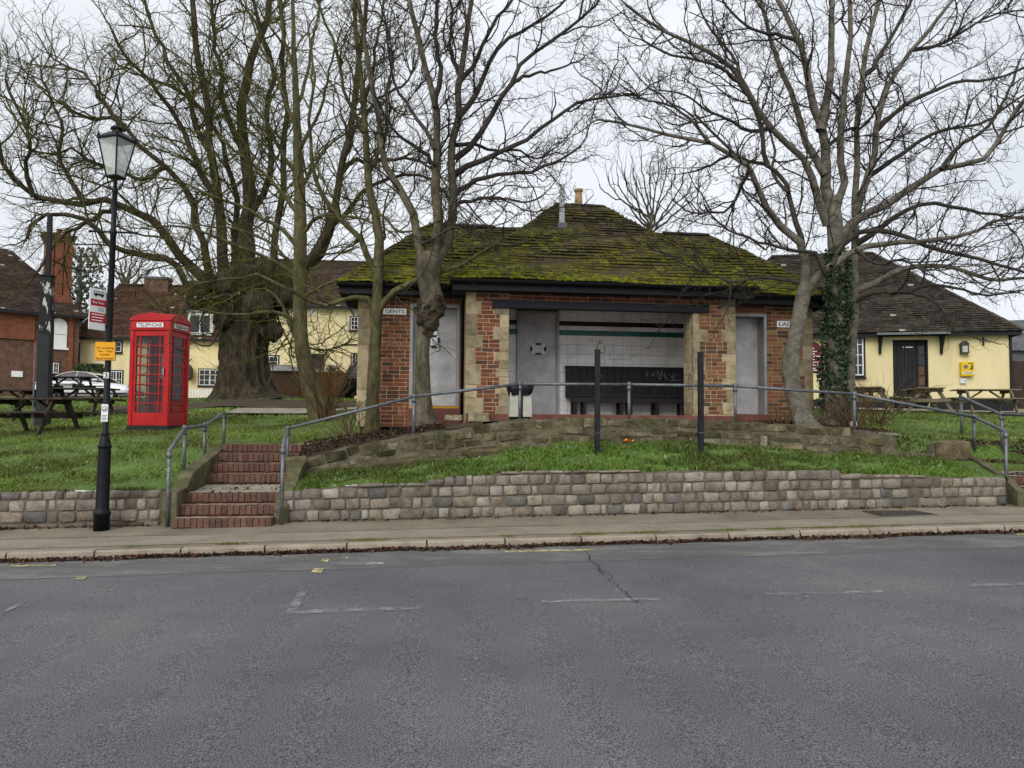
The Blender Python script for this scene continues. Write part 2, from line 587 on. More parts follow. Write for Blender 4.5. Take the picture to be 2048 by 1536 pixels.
# ================================================================== THE SETTING
SKEW = .3                  # the far flight runs off at an angle
S_STREET = S
def sheet(name, m, s0, s1, ds, t0, t1, dt, zf, parent=None):
    ns, nt = max(1, int(round((s1 - s0) / ds))), max(1, int(round((t1 - t0) / dt)))
    V = [S(s0 + (s1 - s0) * i / ns, t0 + (t1 - t0) * j / nt, zf(s0 + (s1 - s0) * i / ns, t0 + (t1 - t0) * j / nt)) for j in range(nt + 1) for i in range(ns + 1)]
    F = [(j * (ns + 1) + i, j * (ns + 1) + i + 1, (j + 1) * (ns + 1) + i + 1, (j + 1) * (ns + 1) + i) for j in range(nt) for i in range(ns)]
    return link(name, numpy_mesh(name, V, F, smooth=True), m, parent)


def ground_px(px, py, zf):
    """point on a sloping surface seen at a pixel"""
    d = ray(px, py)
    z = 0.0
    for _ in range(8):
        k = (z - EYE) / d.z
        s, t = st_of(d.x * k, d.y * k)
        z = zf(s, t)
    return s, t


road = tag(sheet('road', 'asphalt', -300, 300, 20, -40, T_KERB + .02, 3, z_road), 'grey asphalt road with worn faint markings', None, kind='structure')
pavement = tag(sheet('pavement', 'pave', -300, 300, 20, T_KERB + .1, T_WALL + .1, .85, z_pave), None, None, kind='structure')


# worn pale strip beside the kerb, patches, cracks and paint: sheets just above what they lie on
def patch(name, m, px_pts, zf, lift, parent):
    mb = MB()
    vs = []
    for q in px_pts:
        s, t = ground_px(q[0], q[1], zf)
        vs.append(S(s, t, zf(s, t) + lift))
    mb.add(vs, [tuple(range(len(vs)))])
    return mb.build(name, m, parent)


zr = lambda s, t: z_road(s)
sheet('worn_strip', 'asphalt_worn', -40, 40, 4, 8.02, 8.98, .4, lambda s, t: z_road(s) + .004, road)
for pts in ([(570, 1229), (592, 1229), (614, 1184), (598, 1184)], [(586, 1222), (586, 1229), (840, 1220), (840, 1214)],
            [(1083, 1207), (1320, 1202), (1320, 1197), (1083, 1202)], [(1530, 1193), (1766, 1187), (1766, 1182), (1530, 1188)],
            [(1938, 1175), (2120, 1170), (2120, 1165), (1938, 1170)], [(2, 1225), (12, 1225), (76, 1199), (56, 1199)]):
    patch('road_marking', 'paint_faint', pts, zr, .008, road)
for pts in ([(622, 1146), (642, 1147), (648, 1139), (630, 1138)], [(640, 1124), (656, 1125), (658, 1119), (644, 1119)],
            [(684, 1118), (696, 1119), (698, 1113), (686, 1113)], [(148, 1160), (168, 1160), (174, 1154), (154, 1154)],
            [(20, 1135), (110, 1133), (112, 1130), (22, 1132)], [(1010, 1106), (1190, 1102), (1190, 1099), (1010, 1103)],
            [(2034, 1072), (2090, 1070), (2090, 1064), (2034, 1068)]):
    patch('yellow_marking', 'paint_yellow', pts, zr, .009, road)
patch('road_marking', 'paint_white', [(728, 1131), (742, 1132), (768, 1130), (766, 1126), (736, 1126)], zr, .008, road)
for k in range(26):
    px, py = RND.uniform(20, 2030), RND.uniform(1160, 1520)
    w = RND.uniform(1.5, 5)
    patch('road_fleck', 'paint_white', [(px - w, py), (px, py + w * .4), (px + w, py), (px, py - w * .4)], zr, .006, road)
mb = MB()
ck = [(1170, 1102), (1178, 1118), (1190, 1128), (1196, 1140), (1208, 1152), (1216, 1160), (1232, 1168), (1240, 1180), (1254, 1192), (1262, 1199), (1276, 1208)]
ck2 = [(1196, 1140), (1205, 1143), (1219, 1148), (1224, 1158)]
def kink(line):
    out = [line[0]]
    for a, b in zip(line, line[1:]):
        for k in (.33, .67, 1):
            out.append((a[0] + (b[0] - a[0]) * k + (RND.gauss(0, 2.5) if k < 1 else 0), a[1] + (b[1] - a[1]) * k + (RND.gauss(0, .8) if k < 1 else 0)))
    return out


for line in (kink(ck), kink(ck2)):
    for a, b in zip(line, line[1:]):
        p0, p1 = ground_px(a[0], a[1], zr), ground_px(b[0], b[1], zr)
        d = Vector((p1[0] - p0[0], p1[1] - p0[1])).normalized()
        w = RND.uniform(.0025, .006)
        nx, ny = -d.y * w, d.x * w
        q = [(p0[0] + nx, p0[1] + ny), (p0[0] - nx, p0[1] - ny), (p1[0] - nx, p1[1] - ny), (p1[0] + nx, p1[1] + ny)]
        if RND.random() < .9:
            mb.add([S(s, t, z_road(s) + .0125) for s, t in q], [(0, 1, 2, 3)])
mb.build('crack', 'crack', road)
# strips of newer surfacing and joints along the pavement
sheet('surfacing_strip', 'pave_patch', -40, 40, 4, 9.34, 9.92, .3, lambda s, t: z_pave(s, t) + .005, pavement)
mb = MB()
s = -12.0
while s < 14:
    t0 = 9.93 + .03 * math.sin(s * 1.3)
    s2 = s + RND.uniform(.2, .5)
    t1 = 9.93 + .03 * math.sin(s2 * 1.3)
    if RND.random() < .85:
        mb.add([S(s, t0, z_pave(s, t0) + .007), S(s2, t1, z_pave(s2, t1) + .007), S(s2, t1 + .018, z_pave(s2, t1) + .007), S(s, t0 + .012, z_pave(s, t0) + .007)], [(0, 1, 2, 3)])
    s = s2
mb.build('surface_joint', 'crack', pavement)

# access cover set in the pavement
s0, t0 = ground_px(1798, 1026, z_pave)
cover = empty('access_cover', S(s0, t0, z_pave(s0, t0)), A)
tag(cover, 'rusty iron access cover set in the pavement below the cobbled wall', 'manhole cover')
MB().box(-.42, .42, -.24, .24, -.05, .008).build('frame', 'iron', cover)
MB().box(-.37, .37, -.19, .19, .009, .016).build('plate', 'iron', cover)
for i in range(9):
    MB().box(-.34, .34, -.16 + i * .037, -.145 + i * .037, .0165, .021).build('tread_rib', 'iron', cover)

# kerb
kerb = tag(empty('kerb'), None, None, kind='structure')
MB().hexa([S(-300, T_KERB + .012, z_road(-300) - .15), S(300, T_KERB + .012, z_road(300) - .15), S(300, T_KERB + .6, z_road(300) - .15), S(-300, T_KERB + .6, z_road(-300) - .15),
           S(-300, T_KERB + .012, z_road(-300) + .075), S(300, T_KERB + .012, z_road(300) + .075), S(300, T_KERB + .6, z_road(300) + .07), S(-300, T_KERB + .6, z_road(-300) + .07)]).build('kerb_bed', 'crack', kerb)
kmesh = MB().add([(0, 0, 0), (.897, 0, 0), (.897, .125, 0), (0, .125, 0), (0, .012, .11), (.897, .012, .11), (.897, .03, .128), (0, .03, .128), (.897, .125, .128), (0, .125, .128)],
                 [(0, 1, 5, 4), (4, 5, 6, 7), (7, 6, 8, 9), (0, 4, 7, 9, 3), (1, 2, 8, 6, 5), (3, 9, 8, 2), (0, 3, 2, 1)]).mesh('kerb_stone')
kmesh.materials.append(MATS['kerb'])
ks0 = -5.5058 * U2.x + 8.466 * U2.y + .0
for i in range(-8, 26):
    s = ks0 + i * .915
    o = link('kerb_stone', kmesh, None, kerb, S(s, T_KERB, z_road(s) - .033 + RND.uniform(-.004, .004)), (0, -math.atan(.0175), A))

# leaf litter along the channel, and by the wall foot
def litter(name, spots, label, cols, size=(.015, .045)):
    n = len(spots)
    c = np.array(spots)
    ang = NPR.uniform(0, 2 * np.pi, n)
    sz = NPR.uniform(size[0], size[1], n)
    tl = NPR.normal(0, .45, (n, 2))
    a = np.stack([np.cos(ang) * sz, np.sin(ang) * sz, tl[:, 0] * sz], 1)
    b = np.stack([-np.sin(ang) * sz * .6, np.cos(ang) * sz * .6, tl[:, 1] * sz], 1)
    V = np.stack([c - a, c - b, c + a, c + b], 1).reshape(-1, 3)
    F = np.arange(4 * n).reshape(-1, 4)
    pal = np.array([lin(x)[:3] for x in cols])
    col = pal[NPR.integers(0, len(pal), n)] * NPR.uniform(.6, 1.25, (n, 1))
    return tag(link(name, numpy_mesh(name, V, F, col), 'litter'), label, 'leaves', kind='stuff')


BROWN = [(76, 52, 38), (90, 64, 46), (60, 42, 32), (108, 82, 60), (80, 48, 38)]
sp = []
for _ in range(8000):
    s = RND.uniform(-8, 11)
    w = .034 + .035 * math.sin(s * 2.1) * math.sin(s * .7 + 1) + .02 * math.sin(s * 7)
    t = T_KERB - abs(RND.gauss(0, max(.015, w)))
    sp.append(S(s, t, z_road(s) + .012 + max(0, .03 - (T_KERB - t) * .25) * RND.random()))
litter('leaf_litter', sp, 'brown leaf litter gathered in the channel along the kerb', BROWN, (.010, .028))
sp = []
for _ in range(900):
    s = RND.choice([RND.uniform(-7.4, -5.2), RND.uniform(-7, 8.8)])
    t = T_WALL - abs(RND.gauss(0, .05)) - .01
    sp.append(S(s, t, z_pave(s, t) + .012 + RND.random() * .01))
for _ in range(260):
    s, t = RND.uniform(*ST_L), RND.choice([11.9, 12.0, 11.4, 10.7, 10.98, 12.3, 12.6]) + RND.gauss(0, .04)
    z = .475 if 11.0 < t < 12.02 else None
    if z:
        sp.append(S(s, t, z + (t - 11) * .05 + .012))
for _ in range(1500):
    t = RND.uniform(10.6, 12.9)
    s = RND.uniform(*ST_R) + SKEW * (t - 10.5)
    tt, zz = 10.5, z_pave(9.5, 10.5) - .01
    for h_, d_ in zip([.135, .142, .142, .145, .142, .142, .14], [.28, .27, 1.03, .3, .29, .29, .3]):
        zz += h_
        if tt <= t < tt + d_:
            break
        tt += d_
    if t > 11.95:
        sp.append(S(s, t, H(s, t) + .02 + .03 * RND.random()))
    elif t > 11.3 or RND.random() < .15:
        sp.append(S(s, t, zz + .015))
litter('leaf_litter', sp, 'dead leaves caught at the foot of the cobbled walls and on the landing', BROWN, (.012, .035))

# ------------------------------------------------------------------ ground behind the walls: one sheet out to the horizon
def in_stairs(s, t):
    q = s - SKEW * (t - 10.5)
    return (ST_L[0] - .02 < s < ST_L[1] + .02 and t < 12.93) or (ST_R[0] - .02 < q < ST_R[1] + .02 and t < 11.9)


gs = np.unique(np.concatenate([np.linspace(-300, -60, 13), np.arange(-60, -14, 3.0), np.arange(-14, -7, .35), np.arange(-7, 11.5, .12), np.arange(11.5, 20, .5), np.arange(20, 60, 3.0), np.linspace(60, 300, 13)]).round(3))
gt = np.unique(np.concatenate([np.arange(T_WALL + .16, 14.2, .1), np.arange(14.2, 20, .35), np.arange(20, 34, .8), np.arange(34, 60, 3.), np.linspace(60, 700, 12)]).round(3))
V, idx = [], {}
for j, t in enumerate(gt):
    for i, s in enumerate(gs):
        z = H(s, t)
        if in_stairs(s, t):
            z = -.25
        else:
            amp = .03 if t < 14 else .05
            z += amp * math.sin(s * 2.3 + t * 1.7) * math.sin(s * .9 - t * 2.9) * (1 if t < 40 else 0)
        V.append(S(s, t, z))
ng = len(gs)
F = [(j * ng + i, j * ng + i + 1, (j + 1) * ng + i + 1, (j + 1) * ng + i) for j in range(len(gt) - 1) for i in range(ng - 1)]
ground = tag(link('grass_bank', numpy_mesh('grass_bank', V, F, smooth=True), 'grass_ground'), 'green grass bank rising behind the street walls', None, kind='structure')


def on_ground(name, m, pts_st, lift, label=None, nseg=10):
    """sheet following the ground between two polylines [(s,t)...] near and far edge"""
    near, far = pts_st
    V, F = [], []
    n = len(near)
    for i in range(n):
        for j in range(nseg + 1):
            k = j / nseg
            s, t = near[i][0] * (1 - k) + far[i][0] * k, near[i][1] * (1 - k) + far[i][1] * k
            V.append(S(s, t, H(s, t) + lift))
    for i in range(n - 1):
        for j in range(nseg):
            a = i * (nseg + 1) + j
            F.append((a, a + nseg + 1, a + nseg + 2, a + 1))
    return tag(link(name, numpy_mesh(name, V, F, smooth=True), m), label, None, kind='structure')


ss = np.linspace(-3.25, 8.6, 60)
on_ground('path', 'concrete', ([(s, 12.93 if s < -1.9 else 12.98) for s in ss], [(s, 13.72) for s in ss]), .03, 'concrete path in front of the toilet block')
ss = np.linspace(-1.9, 1.0, 24)
on_ground('soil_bed', 'soil', ([(s, 12.45) for s in ss], [(s, 13.0) for s in ss]), .045)
ss = np.linspace(6.4, 7.9, 16)
on_ground('soil_bed', 'soil', ([(s, 12.7) for s in ss], [(s, 14.3) for s in ss]), .04)
ss = np.linspace(-9.5, -2.0, 30)
on_ground('track', 'soil', ([(s, 22.4 + .3 * math.sin(s * 2)) for s in ss], [(s, 25.2 + .3 * math.sin(s)) for s in ss]), .05)
ss = np.linspace(-5.0, 1.0, 20)
on_ground('path', 'concrete', ([(s, 20.4) for s in ss], [(s, 22.0) for s in ss]), .06, 'pale concrete path crossing the grass behind the phone box')
ss = np.linspace(-22, 4, 50)
on_ground('yard', 'concrete', ([(s, 34.0) for s in ss], [(s, 52.0) for s in ss]), .06, 'paved pub yard', 14)
ss = np.linspace(12, 24, 30)
on_ground('terrace', 'concrete', ([(s, 25.2 - (s - 12) * .28) for s in ss], [(s, 29.0 - (s - 12) * .28) for s in ss]), .05, 'pale paved terrace in front of the cream pub')

# ------------------------------------------------------------------ walls of stones
STONES = [piece_mesh('stone', RND.uniform(.07, .13), .085, k) for k in range(12)]
for me in STONES:
    me.materials.append(MATS['stone'])
UPST = [piece_mesh('stone', .05, .09, 20 + k) for k in range(7)]
for me in UPST:
    me.materials.append(MATS['stone_up'])
PAL_STONE = [(172, 164, 150), (184, 177, 165), (160, 151, 138), (194, 189, 179), (150, 142, 131), (142, 135, 126), (176, 167, 154), (204, 200, 193), (126, 122, 117), (118, 118, 120), (136, 124, 115), (178, 168, 150), (170, 167, 160), (166, 157, 145), (180, 172, 160), (138, 129, 119)]


def core(name, parent, m, t0, t1, pts_top, base, ds=.1):
    """mortar body with an uneven top, in street coordinates"""
    s0, s1 = pts_top[0][0], pts_top[-1][0]
    n = int((s1 - s0) / ds)
    V, F = [], []
    for i in range(n + 1):
        s = s0 + (s1 - s0) * i / n
        zt, zb = interp(s, pts_top), base(s)
        for (t, z) in ((t0, zb), (t0 + .004, zt), (t1, zt - .01), (t1, zb)):
            V.append(S(s, t, z + (0 if z == zb else .012 * math.sin(s * 9) * math.sin(s * 4.1))))
    for i in range(n):
        a, b = i * 4, (i + 1) * 4
        F += [(a, b, b + 1, a + 1), (a + 1, b + 1, b + 2, a + 2), (a + 2, b + 2, b + 3, a + 3)]
    me = MB().add(V, F)
    me.add(V[:4], [(0, 1, 2, 3)])
    me.add(V[-4:], [(3, 2, 1, 0)])
    return me.build(name, m, parent)


def stone(parent, meshes, s, t, z, w, d, h, col, tilt=0):
    o = link('stone', RND.choice(meshes), None, parent, S(s, t, z), (RND.gauss(0, .03), tilt + RND.gauss(0, .02), A + RND.gauss(0, .02)))
    o.scale = (w, d, h)
    o.color = lin(col)
    return o


def cobble_wall(label, s0, s1, top, rows0, slope=.0150):
    root = empty('cobble_wall')
    tag(root, label, 'wall')
    pts = [(s0, interp(s0, top))] + [p for p in top if s0 < p[0] < s1] + [(s1, interp(s1, top))]
    core('mortar', root, 'mortar', T_WALL + .022, T_WALL + .34, [(a, b - .015) for a, b in pts], lambda s: z_pave(s, T_WALL) - .1)
    # a low plinth course of flat stones, then courses of setts
    z0, hs = rows0
    zrow = z0
    for r in range(7):
        h = hs[min(r, len(hs) - 1)]
        s = s0 + RND.uniform(0, .06)
        while s < s1 - .04:
            w = RND.choice([.1, .13, .15, .17, .19, .2, .22, .24, .28, .32]) * (1.45 if r == 0 else 1)
            w = min(w, s1 - s)
            sc = s + w / 2
            zb = zrow + slope * sc
            zt = interp(sc, pts)
            hh = min(h, zt + .012 - zb)
            if hh > .045 and zb + hh > z_pave(sc, T_WALL) + .02 and w > .05:
                c = RND.choice(PAL_STONE)
                if r == 0:
                    c = RND.choice([(112, 102, 88), (126, 114, 98), (98, 88, 76)])
                c = tuple(x * .68 + y * .32 for x, y in zip(c, (168, 157, 141)))
                v = RND.uniform(.76, 1.0)
                g = RND.uniform(.016, .03)
                d = .12
                stone(root, STONES, sc, T_WALL + d / 2 + RND.uniform(-.010, .014) - (.025 if r == 0 else 0), zb + hh / 2, w - g, d, hh - g * .8,
                      tuple(min(255, x * v) for x in c), -.0150)
            s += w
        zrow += h
    return root


WALL_L_TOP = [(-40, .50), (-8, .50), (-6.2, .50), (-3.4, .53), (-3.22, .53)]
cobble_wall('low wall of rounded cobbles below the grass bank with the phone box', -11.5, -3.42, WALL_L_TOP, (.10, [.085, .15, .15, .14, .14]))
cobble_wall('long low wall of mixed grey cobbles below the narrow grass strip', -1.84, 8.82, LOWTOP, (.06, [.075, .145, .148, .145, .145, .15]))
cobble_wall('low cobbled wall continuing beyond the orange brick steps', 10.44, 16.0, [(10.44, .74), (13, .80), (16, .86)], (.06, [.075, .145, .148, .145, .145, .15]))
lw = empty('cobble_wall')
tag(lw, 'plain mortared end of the low cobbled wall beside the brick steps', 'wall')
core('mortar', lw, 'concrete_moss', T_WALL - .01, T_WALL + .3, [(-3.42, .53), (-3.2, .53)], lambda s: z_pave(s, T_WALL) - .1)

# upper rubble retaining wall
upw = empty('rubble_wall')
tag(upw, 'mossy rubble retaining wall below the handrail of the toilet block', 'wall')
UPC = [p for p in UPTOP if p[0] < 8.0] + [(8.04, 1.28), (8.06, 1.05), (8.7, 1.0), (8.74, 1.15), (9.0, 1.16)]
core('mortar', upw, 'mortar_up', T_UP, T_UP + .34, UPC, lambda s: min(interp(s, UPBASE), interp(s, UPC)) - .2, .06)
PAL_UP = [(164, 154, 128), (150, 140, 114), (172, 162, 136), (138, 130, 104), (160, 148, 124), (186, 176, 152), (124, 118, 92)]
for r in range(6):
    s = -1.9 + RND.uniform(0, .2)
    while s < 8.9:
        w = RND.choice([.12, .16, .2, .26, .3, .36, .45, .55]) * RND.uniform(.8, 1.2)
        sc = s + w / 2
        zt = min(interp(s, UPC), interp(min(s + w, 9.0), UPC))
        zb = zt - .012 - (r + 1) * .135 + RND.uniform(-.03, .03)
        hh = .135 * RND.uniform(.6, 1.15)
        if r == 0:
            hh += .015
        if zb + hh > interp(sc, UPBASE) + .02 and s + w < 9.0:
            c = RND.choice(PAL_UP)
            v = RND.uniform(.72, 1.0)
            sl = (interp(min(s + w, 9.0), UPC) - interp(s, UPC)) / w
            stone(upw, UPST, sc, T_UP + .094 + RND.uniform(-.016, .008), zb + hh / 2, w - .014, .2, hh - .012, tuple(x * v for x in c), -math.atan(sl) * .8)
        s += w
# a few odd pale stones and slabs seen in the wall and at its foot
for (px, py, w, h, c) in ((1527, 885, .12, .22, (196, 190, 174)), (1908, 903, .62, .32, (150, 136, 112)), (590, 935, .32, .34, (150, 142, 120)), (958, 834, .36, .17, (190, 182, 160)), (908, 836, .3, .1, (186, 178, 158))):
    tt = T_UP - .03 if py > 860 else 13.58
    s, z = ST(px, py, tt)
    stone(upw, UPST, s, tt + .06, z, w, .18, h, c)
# fallen coping slabs lying on the strip
for (px, py, w, rot) in ((985, 903, .9, .1), (800, 925, .55, .12)):
    s, z = ST(px, py, T_UP - .1)
    o = stone(upw, UPST, s, T_UP - .1, z, w, .2, .07, (128, 116, 92))
    o.rotation_euler = (.2, -rot, A)


# ------------------------------------------------------------------ brick steps
STEPB = [piece_mesh('brick', .045, .03, 40 + k) for k in range(5)]
for me in STEPB:
    me.materials.append(MATS['brick'])
STEP_PAL = [(116, 88, 75), (124, 94, 79), (108, 82, 70), (120, 94, 82), (106, 80, 70), (126, 92, 76)]
DIRTY_PAL = [(84, 66, 54), (92, 72, 58), (76, 60, 50), (100, 80, 64)]


def stairs(label, s0, s1, t0, z0, rises, treads, landing_after, skew):
    def S(s, t, z):
        return S_STREET(s + skew * (t - t0), t, z)

    root = empty('brick_steps')
    tag(root, label, 'steps')
    t, z = t0, z0
    mbc = MB()
    lit_tread = MB()
    for k, h in enumerate(rises):
        z += h
        dep = treads[k]
        # masonry body under this tread
        mbc.hexa([S(s0, t + .028, z0 - .35), S(s1, t + .028, z0 - .35), S(s1, t + dep + .03, z0 - .35), S(s0, t + dep + .03, z0 - .35),
                  S(s0, t + .028, z - .012), S(s1, t + .028, z - .012), S(s1, t + dep + .03, z - .012), S(s0, t + dep + .03, z - .012)])
        lit_tread.add([S(s0 + .01, t + .03, z + .007), S(s1 - .01, t + .03, z + .007), S(s1 - .01, t + min(.222, dep), z + .007), S(s0 + .01, t + min(.222, dep), z + .007)], [(0, 1, 2, 3)])  # pale sheet that paints a sky-lit top onto this tread
        n = int((s1 - s0) / .076)
        w = (s1 - s0) / n
        for i in range(n):
            d = min(.225, dep + .02)
            o = link('brick', RND.choice(STEPB), None, root, S(s0 + (i + .5) * w, t + d / 2 + RND.gauss(0, .004), z - (h - .022) / 2 - .002 + RND.gauss(0, .003)), (RND.gauss(0, .015), 0, A))
            o.scale = (w - .004, d, h - .022)
            v = RND.uniform(.93, 1.05)
            o.color = lin(tuple(min(255, x * v) for x in RND.choice(DIRTY_PAL if skew and k >= 3 else STEP_PAL)))
        if k in landing_after:
            n2 = 3
            L = dep - .235
            sp = [s0 + .01, s0 + (s1 - s0) * .55, s1 - .01]
            for i in range(2):
                MB().hexa([S(sp[i] + .006, t + .235, z - .06), S(sp[i + 1] - .006, t + .235, z - .06), S(sp[i + 1] - .006, t + dep, z - .06), S(sp[i] + .006, t + dep, z - .06),
                           S(sp[i] + .006, t + .235, z - .004), S(sp[i + 1] - .006, t + .235, z - .004), S(sp[i + 1] - .006, t + dep, z + .04), S(sp[i] + .006, t + dep, z + .045)]).build('landing_slab', 'concrete', root, bevel=.008)
            z += .045
        elif dep > .24:
            mbc.hexa([S(s0, t + .23, z - .05), S(s1, t + .23, z - .05), S(s1, t + dep, z - .05), S(s0, t + dep, z - .05),
                      S(s0, t + .23, z - .006), S(s1, t + .23, z - .006), S(s1, t + dep, z - .002), S(s0, t + dep, z - .002)])
        t += dep
    mbc.build('step_core', 'step_mortar', root)
    lit_tread.build('lit_tread_sheet', 'lit_tread', root)['kind'] = 'stuff'
    return root


RISES = [.135, .142, .142, .145, .142, .142, .14]
TREADS = [.28, .27, 1.03, .3, .29, .29, .3]
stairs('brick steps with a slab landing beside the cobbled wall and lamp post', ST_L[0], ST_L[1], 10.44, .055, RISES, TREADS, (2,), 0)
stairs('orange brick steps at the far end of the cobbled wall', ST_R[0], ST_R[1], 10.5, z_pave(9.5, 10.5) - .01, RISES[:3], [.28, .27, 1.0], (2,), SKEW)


def cheek(label, s0, s1, prof, zb, m='concrete_moss', k=0.0):
    """low side wall of a flight: prof [(t, ztop)]"""
    mb = MB()
    V = []
    for t, z in prof:
        q = k * (t - 10.5)
        V += [S(s0 + q, t, zb), S(s0 + q, t, z), S(s1 + q, t, z), S(s1 + q, t, zb)]
    F = []
    for i in range(len(prof) - 1):
        a, b = i * 4, i * 4 + 4
        F += [(a, a + 1, b + 1, b), (a + 1, a + 2, b + 2, b + 1), (a + 2, a + 3, b + 3, b + 2)]
    F += [(0, 3, 2, 1), (len(V) - 4, len(V) - 3, len(V) - 2, len(V) - 1)]
    o = mb.add(V, F).build('stair_cheek', m, bevel=.012)
    return tag(o, label, 'wall')


cheek('mossy concrete side wall of the brick steps under the short handrail', -3.36, -3.175, [(10.62, .52), (11.05, .55), (11.3, .72), (11.6, .79), (12.6, .96), (13.0, 1.05)], -.2)
cheek('concrete side wall between the brick steps and the narrow grass strip', -1.94, -1.76, [(10.66, .30), (10.95, .50), (11.4, .58), (11.8, .78), (12.35, .88)], -.2)
cheek('sloping concrete side wall of the orange brick steps', 8.84, 8.975, [(10.6, .50), (11.0, .66), (11.9, .88), (12.3, .95), (12.6, 1.0)], -.1, 'concrete_moss', SKEW)
cheek('concrete edge of the orange brick steps by the open grass', 10.26, 10.42, [(10.6, .72), (11.0, .8), (12.0, 1.1), (12.9, 1.3)], -.1, 'concrete_moss', SKEW)


# ------------------------------------------------------------------ grass blades and weeds
def scatter_blades(name, label, n, region, hrange, wrange, pal, keep=None, mat_='blade'):
    P0 = []
    while len(P0) < n:
        s, t = region()
        if keep and not keep(s, t):
            continue
        P0.append(S(s, t, H(s, t) - .01))
    c = np.array(P0)
    ang = NPR.uniform(0, 2 * np.pi, n)
    w = NPR.uniform(wrange[0], wrange[1], n)
    # tufts: height follows a slow pattern
    patt = .6 + .5 * (np.sin(c[:, 0] * 3.1 + 1.3 * np.sin(c[:, 1] * 2.2)) * np.sin(c[:, 1] * 4.3 + c[:, 0]) * .5 + .5)
    h = NPR.uniform(hrange[0], hrange[1], n) * patt
    lean = NPR.normal(0, .45, (n, 2)) * h[:, None]
    a = np.stack([np.cos(ang) * w, np.sin(ang) * w, np.zeros(n)], 1)
    tip = c + np.stack([lean[:, 0], lean[:, 1], h], 1)
    mid = c + np.stack([lean[:, 0] * .35, lean[:, 1] * .35, h * .6], 1)
    V = np.stack([c - a, c + a, mid + a * .8, tip, mid - a * .8], 1).reshape(-1, 3)
    F = np.arange(5 * n).reshape(-1, 5)
    palv = np.array([lin(x)[:3] for x in pal])
    big = (np.sin(c[:, 0] * 1.1 + .7) * np.sin(c[:, 1] * 1.7 + .3) + 1) / 2
    k = np.clip(NPR.normal(big * (len(pal) - 1), .9), 0, len(pal) - 1).astype(int)
    col = palv[k] * NPR.uniform(.7, 1.2, (n, 1))
    straw = NPR.random(n) < .09
    col[straw] = np.array(lin((168, 160, 108))[:3]) * NPR.uniform(.6, 1.1, (straw.sum(), 1))
    return tag(link(name, numpy_mesh(name, V, F, col), mat_), label, 'grass', kind='stuff')


PAL_G = [(102, 104, 56), (114, 132, 62), (126, 152, 66), (138, 168, 74), (156, 178, 94)]
PAL_STRIP = [(90, 104, 48), (100, 130, 54), (112, 150, 58), (128, 164, 68)]
R_ = RND
not_st = lambda s, t: not (in_stairs(s, t) or (ST_L[0] - .2 < s < ST_L[1] + .1 and t < 13.8)) and math.sin(s * 1.7 + 2.1 * math.sin(t * 1.3)) * math.sin(t * 2.3 - s) + .4 * math.sin(s * 6) * math.sin(t * 7) > -.75 + .55 * R_.random()
scatter_blades('grass', 'tufty green grass on the bank around the phone box', 95000, lambda: (R_.uniform(-9.6, -2.0), 10.84 + 8.5 * R_.random() ** 1.6), (.03, .085), (.003, .007), PAL_G, not_st)
scatter_blades('grass', 'long fresh grass growing on the strip between the two walls', 42000, lambda: (R_.uniform(-1.74, 8.8), R_.uniform(10.86, 12.28)), (.03, .115), (.003, .007), PAL_STRIP,
               lambda s, t: math.sin(s * 3.3 + 2 * math.sin(t * 3)) * math.sin(t * 6 + s * 2) + .5 * math.sin(s * 9) * math.sin(t * 13) > -.45 + .5 * RND.random() )
scatter_blades('weeds', 'small leafy weeds among the grass of the narrow strip and bank', 9000, lambda: R_.choice([(R_.uniform(-1.74, 8.8), R_.uniform(10.98, 12.28)), (R_.uniform(-8.4, -3.4), R_.uniform(11, 15)), (R_.uniform(7.6, 9.0), R_.uniform(12.4, 14))]), (.02, .07), (.012, .026),
               [(98, 126, 66), (114, 142, 78), (130, 156, 96), (84, 112, 56)], not_st, 'leaf')
scatter_blades('grass', 'grass on the open slope in front of the cream pub', 30000, lambda: (R_.uniform(6.6, 18), 12.9 + 11 * R_.random() ** 1.3), (.04, .1), (.005, .01), PAL_G,
               lambda s, t: not (s < 7.8 and t < 17.5) and not in_stairs(s, t))
scatter_blades('grass', 'shorter grass around the old chestnut tree', 26000, lambda: (R_.uniform(-13, 1), R_.uniform(18.5, 30)), (.05, .11), (.008, .016), PAL_G,
               lambda s, t: not (20.4 < t < 22 and s > -5) and not (22.4 < t < 25.2 and s > -9.5))


def pave_moss():
    sp = []
    for (px, py, w, n) in ((455, 1092, 30, 260), (735, 1082, 46, 420), (1016, 1075, 16, 100), (1185, 1071, 40, 320), (1300, 1070, 50, 260), (1460, 1062, 40, 160), (1560, 1061, 30, 160), (1650, 1057, 40, 240), (1722, 1053, 40, 300), (1790, 1051, 30, 120), (250, 1100, 20, 60)):
        for _ in range(n):
            s, t = ground_px(px + RND.gauss(0, w * .5), py, z_pave)
            t = min(T_KERB + .42, max(T_KERB + .125, T_KERB + .16 + abs(RND.gauss(0, .05))))
            sp.append((s, t))
    n = len(sp)
    c = np.array([S(s, t, z_pave(s, t) + .004) for s, t in sp])
    ang = NPR.uniform(0, 6.28, n)
    w = NPR.uniform(.003, .006, n)
    h = NPR.uniform(.012, .03, n)
    a = np.stack([np.cos(ang) * w, np.sin(ang) * w, np.zeros(n)], 1)
    tip = c + np.stack([NPR.normal(0, .4, n) * h, NPR.normal(0, .4, n) * h, h], 1)
    V = np.stack([c - a, c + a, tip], 1).reshape(-1, 3)
    col = np.array([lin((120, 128, 58))[:3]]) * NPR.uniform(.6, 1.2, (n, 1))
    tag(link('moss', numpy_mesh('moss', V, np.arange(3 * n).reshape(-1, 3), col), 'blade'), 'low green moss tufts along the back of the kerb', 'moss', kind='stuff')


pave_moss()

